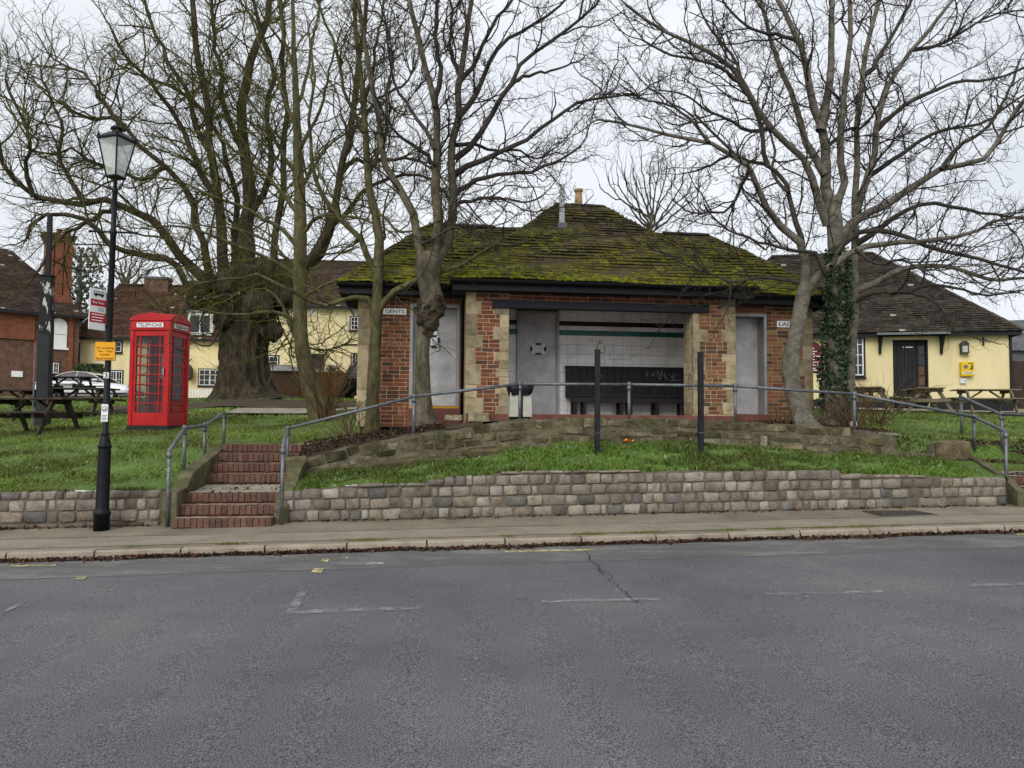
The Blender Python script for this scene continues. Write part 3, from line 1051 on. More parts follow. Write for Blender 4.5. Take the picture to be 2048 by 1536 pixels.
# ================================================================== THE TOILET BLOCK
B_S, B_T, B_Z = .77, 13.75, 1.63
blk = empty('toilet_block', S(B_S, B_T, B_Z), A)
tag(blk, 'brick and stone public toilet block with a mossy tiled hipped roof', 'building')


def BL(px, py, dy):
    s, z = ST(px, py, B_T + dy)
    return s - B_S, z - B_Z


BW = BL(1472, 700, 0)[0]            # width of the projecting bay
XL, XR = BL(715, 700, .7)[0], BL(1626, 700, .7)[0]
OP0, OP1 = BL(1018, 700, 0)[0], BL(1386, 700, 0)[0]
ZTOP = 2.33
ZB = -.25
BRICK_PAL = [(150, 96, 70), (160, 104, 76), (142, 88, 64), (150, 100, 70), (156, 110, 80), (136, 84, 64), (148, 92, 66), (156, 102, 72), (104, 84, 70)]
OCHRE_PAL = [(158, 116, 78), (166, 126, 84), (156, 102, 74), (150, 112, 72), (164, 132, 90), (136, 92, 68), (104, 88, 72)]
QUOIN_PAL = [(184, 174, 150), (194, 184, 160), (172, 162, 140), (200, 190, 168), (166, 157, 137)]
BRK = [piece_mesh('brick', .045, .03, 60 + k) for k in range(5)]
for me in BRK:
    me.materials.append(MATS['brick'])
QST = [piece_mesh('quoin_stone', .035, .03, 70 + k) for k in range(5)]
for me in QST:
    me.materials.append(MATS['quoin'])
brick_n = [0]
rest_bricks = MB()
COURSE = .0755


def put_brick(x0, x1, y, z0, z1, pal, single):
    v = RND.uniform(.74, 1.0)
    c = RND.choice(pal)
    if single and brick_n[0] < 300:
        brick_n[0] += 1
        o = link('brick', RND.choice(BRK), None, blk, ((x0 + x1) / 2, y + .03 + RND.uniform(-.003, .002), (z0 + z1) / 2))
        o.scale = (x1 - x0, .06, z1 - z0)
        o.color = lin(tuple(min(255, q * v) for q in c))
    else:
        rest_bricks.box(x0, x1, y + RND.uniform(-.003, .002), y + .04, z0, z1, tuple(q * v for q in lin(c)[:3]))


def brick_panel(x0, x1, z0, z1, y, quoins, pal, single=True):
    """courses of bricks at a wall face, leaving out the quoin rectangles (qx0,qx1,qz0,qz1)"""
    nrow = int(math.ceil((z1 - z0) / COURSE))
    for r in range(nrow):
        za = z0 + r * COURSE
        zc = min(za + COURSE, z1)
        if zc - za < .03:
            continue
        zm = (za + zc) / 2
        iv = [(x0, x1)]
        for q in quoins:
            if q[2] - .01 < zm < q[3] + .01:
                nv = []
                for a, b in iv:
                    if q[1] <= a or q[0] >= b:
                        nv.append((a, b))
                    else:
                        if q[0] - a > .03:
                            nv.append((a, q[0]))
                        if b - q[1] > .03:
                            nv.append((q[1], b))
                iv = nv
        for a, b in iv:
            x = a - (.112 if r % 2 else 0) * (1 if (b - a) > .3 else .5)
            while x < b - .02:
                L = .225 if RND.random() < .7 else .112
                xa, xb = max(a, x), min(b, x + L)
                if xb - xa > .035:
                    put_brick(xa + .006, xb - .006, y, za + .006, zc - .006, pal, single)
                x += L


def quoins_for(xe, side, z0, z1, y, wmin=.2, wmax=.36, first=None):
    """a stack of dressed stones at one edge; returns rectangles"""
    out, z, k = [], z0, 0
    while z < z1 - .05:
        h = min(RND.choice([2, 3, 3, 4, 4, 5]) * COURSE, z1 - z)
        w = RND.uniform(wmin, wmin + .06) if k % 2 else RND.uniform(wmax - .08, wmax)
        a, b = (xe, xe + w) if side > 0 else (xe - w, xe)
        out.append((a, b, z, z + h))
        o = link('quoin_stone', RND.choice(QST), None, blk, ((a + b) / 2, y + .055, z + h / 2))
        o.scale = (w - .006, .12 + RND.uniform(0, .006), h - .007)
        v = RND.uniform(.82, 1.05)
        o.color = lin(tuple(q * v for q in RND.choice(QUOIN_PAL)))
        z += h
        k += 1
    return out


# masonry bodies (mortar shows between the bricks)
WT = .28
LINT_Z0, LINT_Z1 = BL(1200, 621, 0)[1] + .0, BL(1200, 605, 0)[1]
mbw = MB()
mbw.box(.008, OP0 - .008, .007, .5, ZB, ZTOP)                       # left pier
mbw.box(OP1 + .008, BW - .008, .007, .5, ZB, ZTOP)                  # right pier
mbw.box(OP0 - .009, OP1 + .009, .013, WT, LINT_Z1, ZTOP - .001)     # above the beam
mbw.box(.009, WT, .5, .72, ZB + .001, ZTOP - .001)                  # returns of the bay
mbw.box(BW - WT, BW - .009, .5, .72, ZB + .001, ZTOP - .001)
DL0, DL1 = BL(820, 700, .7)[0], BL(919, 700, .7)[0]                 # gents door frame
DLT, DLB = BL(868, 609, .7)[1], BL(868, 812, .7)[1]
DR1 = BL(1533, 700, .7)[0]                                          # ladies door frame
DR0 = DR1 - (DL1 - DL0)
DRT, DRB = BL(1510, 628, .7)[1], BL(1500, 829, .7)[1]
WD = 3.3                                                            # depth of the wings
mbw.box(XL, DL0, .707, .712 + WT, ZB, ZTOP - .002)
mbw.box(DL0, DL1, .713, .712 + WT, DLT, ZTOP - .003)
mbw.box(DL1, WT, .707, .712 + WT, ZB, ZTOP - .002)
mbw.box(DR1, XR, .707, .712 + WT, ZB, ZTOP - .002)
mbw.box(max(DR0, BW - WT + .01), DR1, .713, .712 + WT, DRT, ZTOP - .003)
mbw.box(XL, XL + WT, .72 + WT, .7 + WD - WT, ZB, ZTOP - .004)
mbw.box(XR - WT, XR, .72 + WT, .7 + WD - WT, ZB, ZTOP - .004)
mbw.box(XL, XR, .7 + WD - WT + .001, .7 + WD, ZB, ZTOP - .005)
mbw.build('wall_core', 'brick_mortar', blk)

# bay piers
ql = quoins_for(0, 1, -.02, ZTOP - .13, 0, .17, .34) + quoins_for(OP0, -1, -.02, LINT_Z0, 0, .12, .3)
brick_panel(0, OP0, -.02, ZTOP, 0, ql, BRICK_PAL)
qr = quoins_for(OP1, 1, .02, LINT_Z0, 0, .1, .32) + quoins_for(BW, -1, .02, ZTOP - .1, 0, .16, .3)
brick_panel(OP1, BW, .02, ZTOP, 0, qr, OCHRE_PAL)
# left wing, right wing
qw = quoins_for(XL, 1, ZB, ZTOP - .12, .7, .17, .4)
brick_panel(XL, DL0 - .005, ZB, ZTOP, .7, qw, BRICK_PAL)
brick_panel(DL0, DL1, DLT + .02, ZTOP, .7, [], BRICK_PAL, False)
qw2 = quoins_for(XR, -1, ZB, ZTOP - .12, .7, .17, .34)
brick_panel(DR1 + .005, XR, ZB, ZTOP, .7, qw2, OCHRE_PAL)
brick_panel(max(DR0, BW), DR1, DRT + .02, ZTOP, .7, [], BRICK_PAL, False)
brick_panel(DL1 + .005, -.002, -.1, ZTOP, .7, [], BRICK_PAL, False)
brick_panel(OP0, OP1, LINT_Z1 + .01, ZTOP, 0, [], [(128, 70, 52), (142, 78, 58), (118, 62, 48), (84, 60, 50)], False)
o = rest_bricks.build('brick_courses', 'brick_attr', blk)
o['kind'] = 'stuff'

for (xa, xb) in ((OP0 - .007, OP0 + .004), (OP1 - .004, OP1 + .007)):
    z = .02
    while z < LINT_Z0 - .05:
        h = min(RND.choice([.23, .3, .38]), LINT_Z0 - z)
        for (ya, yb) in ((.118, .3), (.303, .498)):
            oo = MB().box(xa, xb, ya, yb, z + .004, z + h - .004).build('reveal_stone', 'quoin', blk)
            oo.color = lin(RND.choice(QUOIN_PAL))
        z += h
# beam over the opening
bx0, bx1 = BL(985, 606, -.05)[0], BL(1418, 612, -.05)[0]
MB().box(bx0, bx1, -.05, .12, LINT_Z0, LINT_Z1).build('beam', 'navy_timber', blk, bevel=.006)

# shelter inside: floor, ceiling, side walls, tiled back wall
YB = 2.0
SRX = BW - .3                      # the shelter runs on behind the right pier
MB().box(.02, BW - .02, -.06, YB + .02, -.2, .0).build('floor_slab', 'red_floor', blk, bevel=.008)
MB().box(.29, BW - .29, .3, YB, 2.24, 2.3).build('ceiling', 'white_paint', blk)
MB().box(OP0 - .3, OP0 - .02, .5, YB, .002, 2.239).build('shelter_side', 'grout', blk)
MB().box(SRX + .02, BW - .02, .73, YB, .002, 2.239).build('shelter_side', 'grout', blk)
MB().box(OP0 - .3, BW - .02, YB + .012, YB + .2, .001, 2.238).build('back_wall', 'grout', blk)
TS = .196
tile_mesh = {}
for nm in ('white_tile', 'tile_black', 'tile_green'):
    me = piece_mesh('wall_tile', .02, .0, 5)
    me.materials.append(MATS[nm])
    tile_mesh[nm] = me
sd0, sd1 = BL(1033, 700, YB)[0], BL(1117, 700, YB)[0]
sdt = BL(1075, 623, YB)[1]
_, g0 = BL(1117, 670, YB)
_, g1 = BL(1117, 660, YB)
_, k0 = BL(1117, 651, YB)
_, k1 = BL(1117, 642, YB)
rows = []
z = g0
while z > .02:
    rows.append((max(.004, z - TS), z, 'white_tile'))
    z -= TS
rows += [(g0, g1, 'tile_green'), (g1, k0, 'white_tile'), (k0, k1, 'tile_black'), (k1, k1 + TS, 'white_tile'), (k1 + TS, 2.235, 'white_tile')]


def wall_tile(x0, x1, z0, z1, m, y=YB, face=0):
    o = link('wall_tile', tile_mesh[m], None, blk)
    if face == 0:
        o.location = ((x0 + x1) / 2, y + .006 + RND.uniform(-.0007, .0007), (z0 + z1) / 2)
        o.scale = (x1 - x0 - .005, .012, z1 - z0 - .005)
    else:
        o.location = (face, (x0 + x1) / 2, (z0 + z1) / 2)
        o.scale = (.012, x1 - x0 - .005, z1 - z0 - .005)
    o.rotation_euler = (RND.gauss(0, .004), 0, RND.gauss(0, .004))


for za, zb, m in rows:
    L = TS if m == 'white_tile' else TS * 1.6
    x = sd1
    while x < SRX:
        wall_tile(x, min(x + L, SRX), za, zb, m)
        x += L
    x = sd0
    while x > OP0 - .15:
        wall_tile(max(x - TS, OP0 - .25), x, za, zb, m)
        x -= TS
# tiles on the two side walls, seen only from the side
for za, zb, m in rows[:11]:
    y = .52
    while y < YB - .05:
        wall_tile(y, min(y + TS, YB), za, zb, m, face=SRX + .014)
        wall_tile(y, min(y + TS, YB), za, zb, m, face=OP0 - .014)
        y += TS


def steel_door(x0, x1, z0, z1, y, name, dents=0, frame_d=.05, rec=.05, fw=.05, m='steel_door'):
    fr = MB()
    fr.box(x0, x0 + fw, y - .02, y + rec, z0, z1)
    fr.box(x1 - fw, x1, y - .02, y + rec, z0, z1)
    fr.box(x0 + fw + .001, x1 - fw - .001, y - .018, y + rec, z1 - fw, z1 - .001)
    d = empty(name)
    d.parent = blk
    # panel with slight dents
    nx, nz = 18, 40
    V, F = [], []
    dn = [(RND.uniform(.1, .9), RND.uniform(.15, .85), RND.uniform(.015, .04), RND.choice([-1, 1, -1]) * RND.uniform(.003, .008)) for _ in range(dents)]
    for j in range(nz + 1):
        for i in range(nx + 1):
            u, v = i / nx, j / nz
            dy = 0
            for a, b, r, h in dn:
                q = ((u - a) * (x1 - x0)) ** 2 + ((v - b) * (z1 - z0)) ** 2
                dy += h * math.exp(-q / (r * r))
            V.append((x0 + fw + (x1 - x0 - 2 * fw) * u, y + rec - .012 + dy, z0 + .01 + (z1 - fw - z0 - .01) * v))
    for j in range(nz):
        for i in range(nx):
            a = j * (nx + 1) + i
            F.append((a, a + 1, a + nx + 2, a + nx + 1))
    link('door_leaf', numpy_mesh('door_leaf', V, F, smooth=True), m, d)
    MB().box(x0 + fw, x1 - fw, y + rec + .02, y + rec + .04, z0 + .01, z1 - fw).build('door_back', 'black_matt', d)
    fr.build('door_frame', 'steel', d, bevel=.004)
    return d


steel_door(sd0, sd1, .012, sdt, YB - .06, 'door', 12)
steel_door(DL0, DL1, DLB, DLT, .7, 'door', 3, rec=.2, fw=.055)
steel_door(DR0, DR1, DRB, DRT, .7, 'door', 2, rec=.3, fw=.055)
lock = MB()
lx, lz = BL(1487, 692, 1.0)
lock.box(lx - .02, lx + .02, .975, .986, lz - .06, lz + .06)
lock.build('keyhole_plate', 'sign_white', blk)
MB().box(lx - .007, lx + .007, .968, .974, lz - .04, lz + .035).build('keyhole', 'sign_black', blk)
# thresholds
MB().box(DL0 + .003, DL1 - .003, .64, .9, DLB - .045, DLB - .002).build('threshold', 'yellow_paint', blk, bevel=.004)
MB().box(DL0 - .03, DL1 + .02, .58, .9, ZB, DLB - .046).build('door_step', 'red_floor', blk, bevel=.008)
MB().box(BW + .01, DR1 + .02, .5, .95, ZB, DRB - .003).build('door_step', 'red_floor', blk, bevel=.008)
MB().box(DL0 + .05, DL1 - .05, .701, .9, DLT - .05, DLT - .004).build('soffit', 'black_matt', blk)

# ------------------------------------------------------------------ roof
EZ = 2.38
Cx0, Cx1, Cy0, Cy1, Cry, Crx0, Crx1, Crz = -.28, BW + .28, -.33, 4.3, 2.0, 1.98, 2.98, 4.43
Mx0, Mx1, My0, My1, Mry, Mrx0, Mrx1, Mrz = XL - .36, XR + .34, .36, 3.62, 1.98, -.66, 5.3, 3.90
tiles_rest = MB()
tile_count = [0]
RTILE = MB().hexa([(-.5, -.02, .006), (.5, -.02, .006), (.5, .13, -.012), (-.5, .13, -.012), (-.5, -.022, .022), (.5, -.022, .022), (.5, .13, .004), (-.5, .13, .004)]).mesh('roof_tile')
RTILE.materials.append(MATS['tile_obj'])


def moss_amount(x, y, z, rise):
    """how mossy a tile is: most along the eaves and on the wings, patchy"""
    k = (z - EZ) / rise
    p = math.sin(x * 2.1 + 1.7 * math.sin(z * 3)) * math.sin(x * .9 - z * 2.3 + 1) * .5 + .5
    wing = 1.0 if (x < .2 or x > BW - .1) else .0
    if k < .07:
        return RND.uniform(.75, 1)
    return max(0, min(1, .92 - .62 * k + .2 * wing + (p - .5) * .6 + RND.gauss(0, .2)))


BROWN_T = [(76, 62, 48), (86, 70, 54), (66, 55, 44), (92, 78, 60), (58, 50, 41), (104, 92, 76)]
MOSS_T = [(112, 110, 34), (98, 96, 34), (126, 124, 38), (88, 86, 34)]
moss_spots = []


def roof_face(p0, p1, p2, p3, gauge=.096, width=.168, single=0, parent=blk, out=None, pal=None, moss=None, rise=2.0, wob=.026):
    """tiles on a face: eave p0->p1, top p3..p2 (p2 may equal p3)"""
    p0, p1, p2, p3 = map(Vector, (p0, p1, p2, p3))
    e = (p1 - p0).normalized()
    n = e.cross(p3 - p0).normalized()
    w = n.cross(e)
    L = (p1 - p0).length
    a2, b2 = (p2 - p0).dot(e), (p2 - p0).dot(w)
    a3, b3 = (p3 - p0).dot(e), (p3 - p0).dot(w)
    rows = int(b3 / gauge)
    res = []
    for r in range(rows):
        b = r * gauge
        k = min(1, (b + gauge * .4) / b3)
        lo, hi = a3 * k, L + (a2 - L) * k
        x = lo - (width / 2 if r % 2 else 0)
        while x < hi - .02:
            xa, xb = max(lo, x), min(hi, x + width)
            if xb - xa > .03:
                c = p0 + e * ((xa + xb) / 2) + w * b + n * (wob * math.sin(r * .37 + x * 1.1) + .5 * wob * math.sin(x * 2.7 - r * .9))
                res.append((c, xb - xa - .004, r))
            x += width
    for c, wd, r in res:
        mo = moss(c.x, c.y, c.z, rise) if moss else 0
        col = RND.choice(pal or BROWN_T)
        v = RND.uniform(.75, 1.15)
        col = np.array(lin(col)[:3]) * v
        if pal and RND.random() < .006:
            col = np.array(lin((196, 188, 174))[:3])
        if mo > 0:
            col = col * (1 - mo) + np.array(lin(RND.choice(MOSS_T))[:3]) * mo * RND.uniform(.75, 1.1)
            if RND.random() < mo * (.95 if r < 3 else .55):
                moss_spots.append((c, e, w, n, wd, mo, r))
        rl = RND.gauss(0, .03)
        if single and tile_count[0] < 300 and r < single:
            tile_count[0] += 1
            o = link('roof_tile', RTILE, None, parent)
            m3 = Matrix((e, w, n)).transposed().to_4x4() @ Matrix.Rotation(rl, 4, 'Z')
            o.matrix_basis = Matrix.Translation(c) @ m3 @ Matrix.Diagonal((wd, 1, 1, 1))
            o.color = tuple(col) + (1,)
        else:
            up = RND.uniform(0, .016)
            q = []
            for (aa, bb, hh) in ((-.5, -.02, .006), (.5, -.02, .006), (.5, .13, -.012), (-.5, .13, -.012), (-.5, -.022, .022), (.5, -.022, .022), (.5, .13, .004), (-.5, .13, .004)):
                q.append(c + e * (aa * wd + bb * rl) + w * (bb + aa * rl * .1) + n * (hh + (up if bb < 0 else 0)))
            out.hexa(q, tuple(col))


cf = dict(out=tiles_rest, moss=moss_amount)
roof_face((Cx0, Cy0, EZ), (Cx1, Cy0, EZ), (Crx1, Cry, Crz), (Crx0, Cry, Crz), single=9, **cf)
roof_face((Mx0, My0, EZ), (Mx1, My0, EZ), (Mrx1, Mry, Mrz), (Mrx0, Mry, Mrz), rise=1.6, **cf)
roof_face((Cx1, Cy0, EZ), (Cx1, Cy1, EZ), (Crx1, Cry, Crz), (Crx1, Cry, Crz), **cf)
roof_face((Cx0, Cy1, EZ), (Cx0, Cy0, EZ), (Crx0, Cry, Crz), (Crx0, Cry, Crz), **cf)
roof_face((Mx1, My0, EZ), (Mx1, My1, EZ), (Mrx1, Mry, Mrz), (Mrx1, Mry, Mrz), rise=1.6, **cf)
roof_face((Mx0, My1, EZ), (Mx0, My0, EZ), (Mrx0, Mry, Mrz), (Mrx0, Mry, Mrz), rise=1.6, **cf)
roof_face((Cx1, Cy1, EZ), (Cx0, Cy1, EZ), (Crx0, Cry, Crz), (Crx1, Cry, Crz), **cf)
roof_face((Mx1, My1, EZ), (Mx0, My1, EZ), (Mrx0, Mry, Mrz), (Mrx1, Mry, Mrz), rise=1.6, **cf)
roof = MB()
for (x0, x1, y0, y1, ry, r0, r1, rz) in ((Cx0, Cx1, Cy0, Cy1, Cry, Crx0, Crx1, Crz), (Mx0, Mx1, My0, My1, Mry, Mrx0, Mrx1, Mrz)):
    d = .02
    roof.add([(x0, y0, EZ - d), (x1, y0, EZ - d), (x1, y1, EZ - d), (x0, y1, EZ - d), (r0, ry, rz - d), (r1, ry, rz - d)],
             [(0, 1, 5, 4), (1, 2, 5), (2, 3, 4, 5), (3, 0, 4), (0, 3, 2, 1)])
roof = roof.build('roof', 'soil', blk)
o = tiles_rest.build('roof_tiling', 'tile_attr', roof)
o['kind'] = 'stuff'


# ridge and hip tiles
def ridge_line(a, b, r=.085, step=.3, parent=None, m='tile_obj', col=(74, 70, 64), bonnet=False):
    a, b = Vector(a), Vector(b)
    n = max(1, int((b - a).length / step))
    for i in range(n):
        p, q = a.lerp(b, i / n), a.lerp(b, (i + 1) / n)
        d = (q - p).normalized()
        side = d.cross(Vector((0, 0, 1))).normalized()
        up = side.cross(d)
        mb = MB()
        V = []
        for (pt, rr) in ((p - d * .01, r * 1.1), (q, r * .95)):
            for k in range(7):
                an = math.pi * k / 6
                V.append(pt + side * (math.cos(an) * rr) + up * (math.sin(an) * rr * .75 - .02))
        F = [(k, k + 1, k + 8, k + 7) for k in range(6)] + [tuple(range(7)), tuple(range(13, 6, -1))]
        oo = mb.add(V, F).build('ridge_tile', m, parent, smooth=False)
        v = RND.uniform(.8, 1.2)
        oo.color = lin(tuple(x * v for x in col))


ridge_line((Crx0, Cry, Crz), (Crx1, Cry, Crz), parent=roof)
ridge_line((Mrx0, Mry, Mrz), (.7, Mry, Mrz), parent=roof)
ridge_line((4.3, Mry, Mrz), (Mrx1, Mry, Mrz), parent=roof)
for p, q in (((Cx0, Cy0, EZ), (Crx0, Cry, Crz)), ((Cx1, Cy0, EZ), (Crx1, Cry, Crz)), ((Mx0, My0, EZ), (Mrx0, Mry, Mrz)), ((Mx1, My0, EZ), (Mrx1, Mry, Mrz))):
    ridge_line(p, q, r=.05, step=.11, parent=roof, col=(92, 84, 44))

# cushions of moss on the tiles
ico = bmesh.new()
bmesh.ops.create_icosphere(ico, subdivisions=1, radius=1)
IV = np.array([v.co[:] for v in ico.verts])
IF = np.array([[v.index for v in f.verts] for f in ico.faces])
ico.free()
mv, mf, o0 = [], [], 0
for (c, e, w, n, wd, mo, r) in moss_spots:
    for _ in range(6 if r < 2 else 2):
        sz = RND.uniform(.012, .032) * (.6 + .7 * mo) * (1.2 if r < 2 else 1)
        ctr = c + e * RND.uniform(-.5, .5) * wd + w * RND.uniform(-.02, .06) + n * .014
        B = np.array([e * sz * RND.uniform(1, 1.9), w * sz * .8, n * sz * RND.uniform(.35, .6)])
        jit = 1 + NPR.uniform(-.25, .25, (len(IV), 1))
        mv.append((IV * jit) @ B + np.array(ctr))
        mf.append(IF + o0)
        o0 += len(IV)
o = link('moss', numpy_mesh('moss', np.concatenate(mv), np.concatenate(mf), smooth=True), 'moss', roof)
o['kind'] = 'stuff'


# gutters, fascias, soffits
def gutter(p, q, parent=blk, r=.062, ends=True):
    p, q = Vector(p), Vector(q)
    d = (q - p).normalized()
    side = Vector((d.y, -d.x, 0))
    V, F = [], []
    K = 8
    for pt in (p, q):
        for rr in (r, r - .008):
            for k in range(K + 1):
                an = math.pi + math.pi * k / K
                V.append(pt + side * (math.cos(an) * rr) + Vector((0, 0, math.sin(an) * rr)))
    n = K + 1
    for k in range(K):
        F += [(k, 2 * n + k, 2 * n + k + 1, k + 1), (n + k, n + k + 1, 3 * n + k + 1, 3 * n + k)]
    F += [(0, n, 3 * n, 2 * n), (K, 2 * n + K, 3 * n + K, n + K)]
    F += [tuple(range(n)), tuple(2 * n + k for k in range(K, -1, -1))]
    return MB().add(V, F).build('gutter', 'black_gloss', parent)


def fascia(x0, x1, y, z0, z1):
    return MB().box(x0, x1, y, y + .022, z0, z1).build('fascia', 'black_gloss', blk, bevel=.003)


gutter((Cx0 - .02, Cy0 - .02, EZ - .025), (Cx1 + .02, Cy0 - .02, EZ - .025))
fascia(Cx0 + .03, Cx1 - .03, Cy0 + .05, EZ - .20, EZ - .022)
MB().box(Cx0 + .03, Cx1 - .03, Cy0 + .075, .03, EZ - .19, EZ - .165).build('soffit', 'black_matt', blk)
gutter((Mx0, My0 - .02, EZ - .025), (Cx0 - .03, My0 - .02, EZ - .025))
gutter((Cx1 + .03, My0 - .02, EZ - .025), (Mx1, My0 - .02, EZ - .025))
fascia(Mx0 + .03, Cx0 - .02, My0 + .05, EZ - .20, EZ - .022)
fascia(Cx1 + .02, Mx1 - .03, My0 + .05, EZ - .20, EZ - .022)
for (a, b) in ((Mx0 + .03, .0), (BW + .0, Mx1 - .03)):
    MB().box(a, b, My0 + .075, .72, EZ - .19, EZ - .166).build('soffit', 'black_matt', blk)
for x in (Cx0 + .03, Cx1 - .052):
    MB().box(x, x + .022, Cy0 + .075, My0 + .04, EZ - .2, EZ - .022).build('fascia', 'black_gloss', blk)
    MB().box(min(x, .0) if x < 1 else BW, .0 if x < 1 else x, .032, My0 + .07, EZ - .188, EZ - .167).build('soffit', 'black_matt', blk)
for x in (Mx0 + .03, Mx1 - .052):
    MB().box(x, x + .022, My0 + .075, My1 - .05, EZ - .2, EZ - .022).build('fascia', 'black_gloss', blk)
# downpipe in the corner of the bay
dx, _ = BL(926, 700, .6)
mb = MB().tube([(dx, .4, EZ - .09), (dx, .42, EZ - .2), (dx, .62, EZ - .33), (dx, .62, -.1)], .036, 10)
mb.build('downpipe', 'black_gloss', blk, smooth=True)
# flue pipe and chimney pot on the roof
fx, fz = BL(1124, 432, 1.3)
k = (1.3 - Cy0) / (Cry - Cy0)
fzr = EZ + (Crz - EZ) * k
ftop = BL(1124, 376, 1.3)[1]
fl = MB().lathe([(.062, -.1), (.062, .1), (.056, .1), (.056, ftop - fzr - .02), (.05, ftop - fzr), (.044, ftop - fzr), (.044, .2)], 16, (fx, 1.3, fzr))
fl.build('flue_pipe', 'flue', roof, smooth=True)
MB().box(fx - .09, fx + .09, 1.2, 1.36, fzr - .08, fzr + .03).build('flashing', 'lead', roof, bevel=.01)
px_, pz_ = BL(1157, 398, 2.3)
MB().lathe([(.085, -.3), (.085, .08), (.075, .09), (.075, .18), (.1, .19), (.1, .24), (.06, .25)], 14, (px_, 2.3, pz_ - .03)).build('chimney_pot', 'clay_pot', roof, smooth=True)


# ------------------------------------------------------------------ things fixed to and standing in the block
def in_block(name, x, y, z, label, cat, rz=0):
    p = Matrix.Rotation(A, 3, 'Z') @ Vector((x, y, z))
    o = empty(name, S(B_S, B_T, B_Z) + p, A + rz)
    return tag(o, label, cat)


x0, z1 = BL(766, 616, .69)
x1, z0 = BL(813, 630, .69)
g = in_block('name_plate', (x0 + x1) / 2, .688, (z0 + z1) / 2, 'white plate reading GENTS on the brick wall beside the steel door', 'sign')
w, h = x1 - x0, z1 - z0
MB().box(-w / 2, w / 2, 0, .012, -h / 2, h / 2).build('plate', 'sign_black', g)
MB().box(-w / 2 + .004, w / 2 - .004, -.003, -.0005, -h / 2 + .004, h / 2 - .004).build('plate_face', 'sign_white', g)
text('GENTS', w * .82, h * .54, 'sign_black', g, (0, -.005, 0))
xa, za = BL(1553, 641, .69)
xb, zb = BL(1606, 656, .69)
g = in_block('name_plate', (xa + xb) / 2, .688, (za + zb) / 2, 'white plate reading LADIES half hidden behind the pale leaning trunk', 'sign')
w, h = xb - xa, za - zb
MB().box(-w / 2, w / 2, 0, .012, -h / 2, h / 2).build('plate', 'sign_black', g)
MB().box(-w / 2 + .004, w / 2 - .004, -.003, -.0005, -h / 2 + .004, h / 2 - .004).build('plate_face', 'sign_white', g)
text('LADIES', w * .82, h * .54, 'sign_black', g, (0, -.005, 0))


def notice(px0, py0, px1, py1, dy, label, tapes, lines=6):
    x0, z1 = BL(px0, py0, dy)
    x1, z0 = BL(px1, py1, dy)
    g = in_block('paper_notice', (x0 + x1) / 2, dy, (z0 + z1) / 2, label, 'notice')
    w, h = x1 - x0, z1 - z0
    MB().box(-w / 2, w / 2, 0, .001, -h / 2, h / 2).build('sheet', 'paper', g)
    for i in range(lines):
        ww = w * RND.uniform(.3, .42)
        zz = h * (.36 - .72 * i / (lines - 1))
        MB().box(-ww, ww, -.0016, -.0006, zz - h * .012, zz + h * .012).build('print_line', 'ink', g)
    for (a, b, tw, th) in tapes:
        MB().box(a * w - tw / 2, a * w + tw / 2, -.003, -.0018, b * h - th / 2, b * h + th / 2).build('tape', 'sign_black', g)


notice(1063, 688, 1090, 708, YB - .032, 'paper notice taped to the dented steel door in the shelter', [(0, .5, .12, .04), (0, -.5, .12, .04), (-.5, 0, .045, .09), (.5, 0, .045, .09)])
notice(861, 672, 877, 693, .855, 'paper notice taped to the gents steel door behind the trunk', [(-.1, .5, .11, .04), (-.1, -.5, .11, .04), (.5, .1, .04, .11)])
xg, zg = BL(871, 655, .855)
g = in_block('sticker', xg, .858, zg, 'torn green and white sticker remains on the gents door', 'sticker')
for k, (m, a, b) in enumerate((('tile_green', .06, .035), ('paper', .07, .03), ('tile_green', .05, .03), ('paper', .04, .05))):
    zz = .12 - k * .08
    MB().add([(-a, -.002, zz - b), (a * .8, -.002, zz - b * .6), (a, -.002, zz + b), (-a * .7, -.002, zz + b * .8)], [(0, 1, 2, 3)]).build('scrap', m, g)

# bench in the shelter
bxa, bzt = BL(1131, 731, YB - .12)
bxb = SRX - .03
bench = in_block('bench', (bxa + bxb) / 2, YB - .3, 0, 'long black painted bench with boarded back in the tiled shelter', 'bench')
hw = (bxb - bxa) / 2
zs = BL(1240, 790, YB - .5)[1]
n = int(2 * hw / .15)
for i in range(n):
    w = 2 * hw / n
    xx = -hw + (i + .5) * w
    MB().box(xx - w / 2 + .004, xx + w / 2 - .004, .2, .225 + RND.uniform(0, .006), zs - .05, bzt - .05).build('back_board', 'black_wood', bench, bevel=.004)
MB().box(-hw, hw, .19, .26, bzt - .052, bzt).build('back_rail', 'black_wood', bench, bevel=.006)
for i in range(3):
    MB().box(-hw + .02, hw, -.22 + i * .14, -.22 + i * .14 + .13, zs - .04, zs).build('seat_board', 'black_wood', bench, bevel=.006)
MB().box(-hw + .02, hw, -.2, -.17, zs - .16, zs - .042).build('apron', 'black_wood', bench, bevel=.004)
for xx in (-hw + .14, -hw + .34, -hw + 1.1, -hw + 1.3, -hw + 1.85, hw - .15):
    MB().box(xx - .03, xx + .03, -.16, -.1, .004, zs - .043).build('leg', 'black_wood', bench, bevel=.004)
    MB().box(xx - .03, xx + .03, .12, .18, .004, zs - .043).build('leg', 'black_wood', bench, bevel=.004)


def strokes(name, m, parent, lines, to_xyz, w=.008):
    mb = MB()
    for ln in lines:
        q = [Vector(to_xyz(*p)) for p in ln]
        for a, b in zip(q, q[1:]):
            d = (b - a)
            if d.length < 1e-6:
                continue
            nn = Vector((-d.z, 0, d.x)).normalized() * w / 2
            mb.add([a - nn, a + nn, b + nn, b - nn], [(0, 1, 2, 3)])
    return mb.build(name, m, parent)


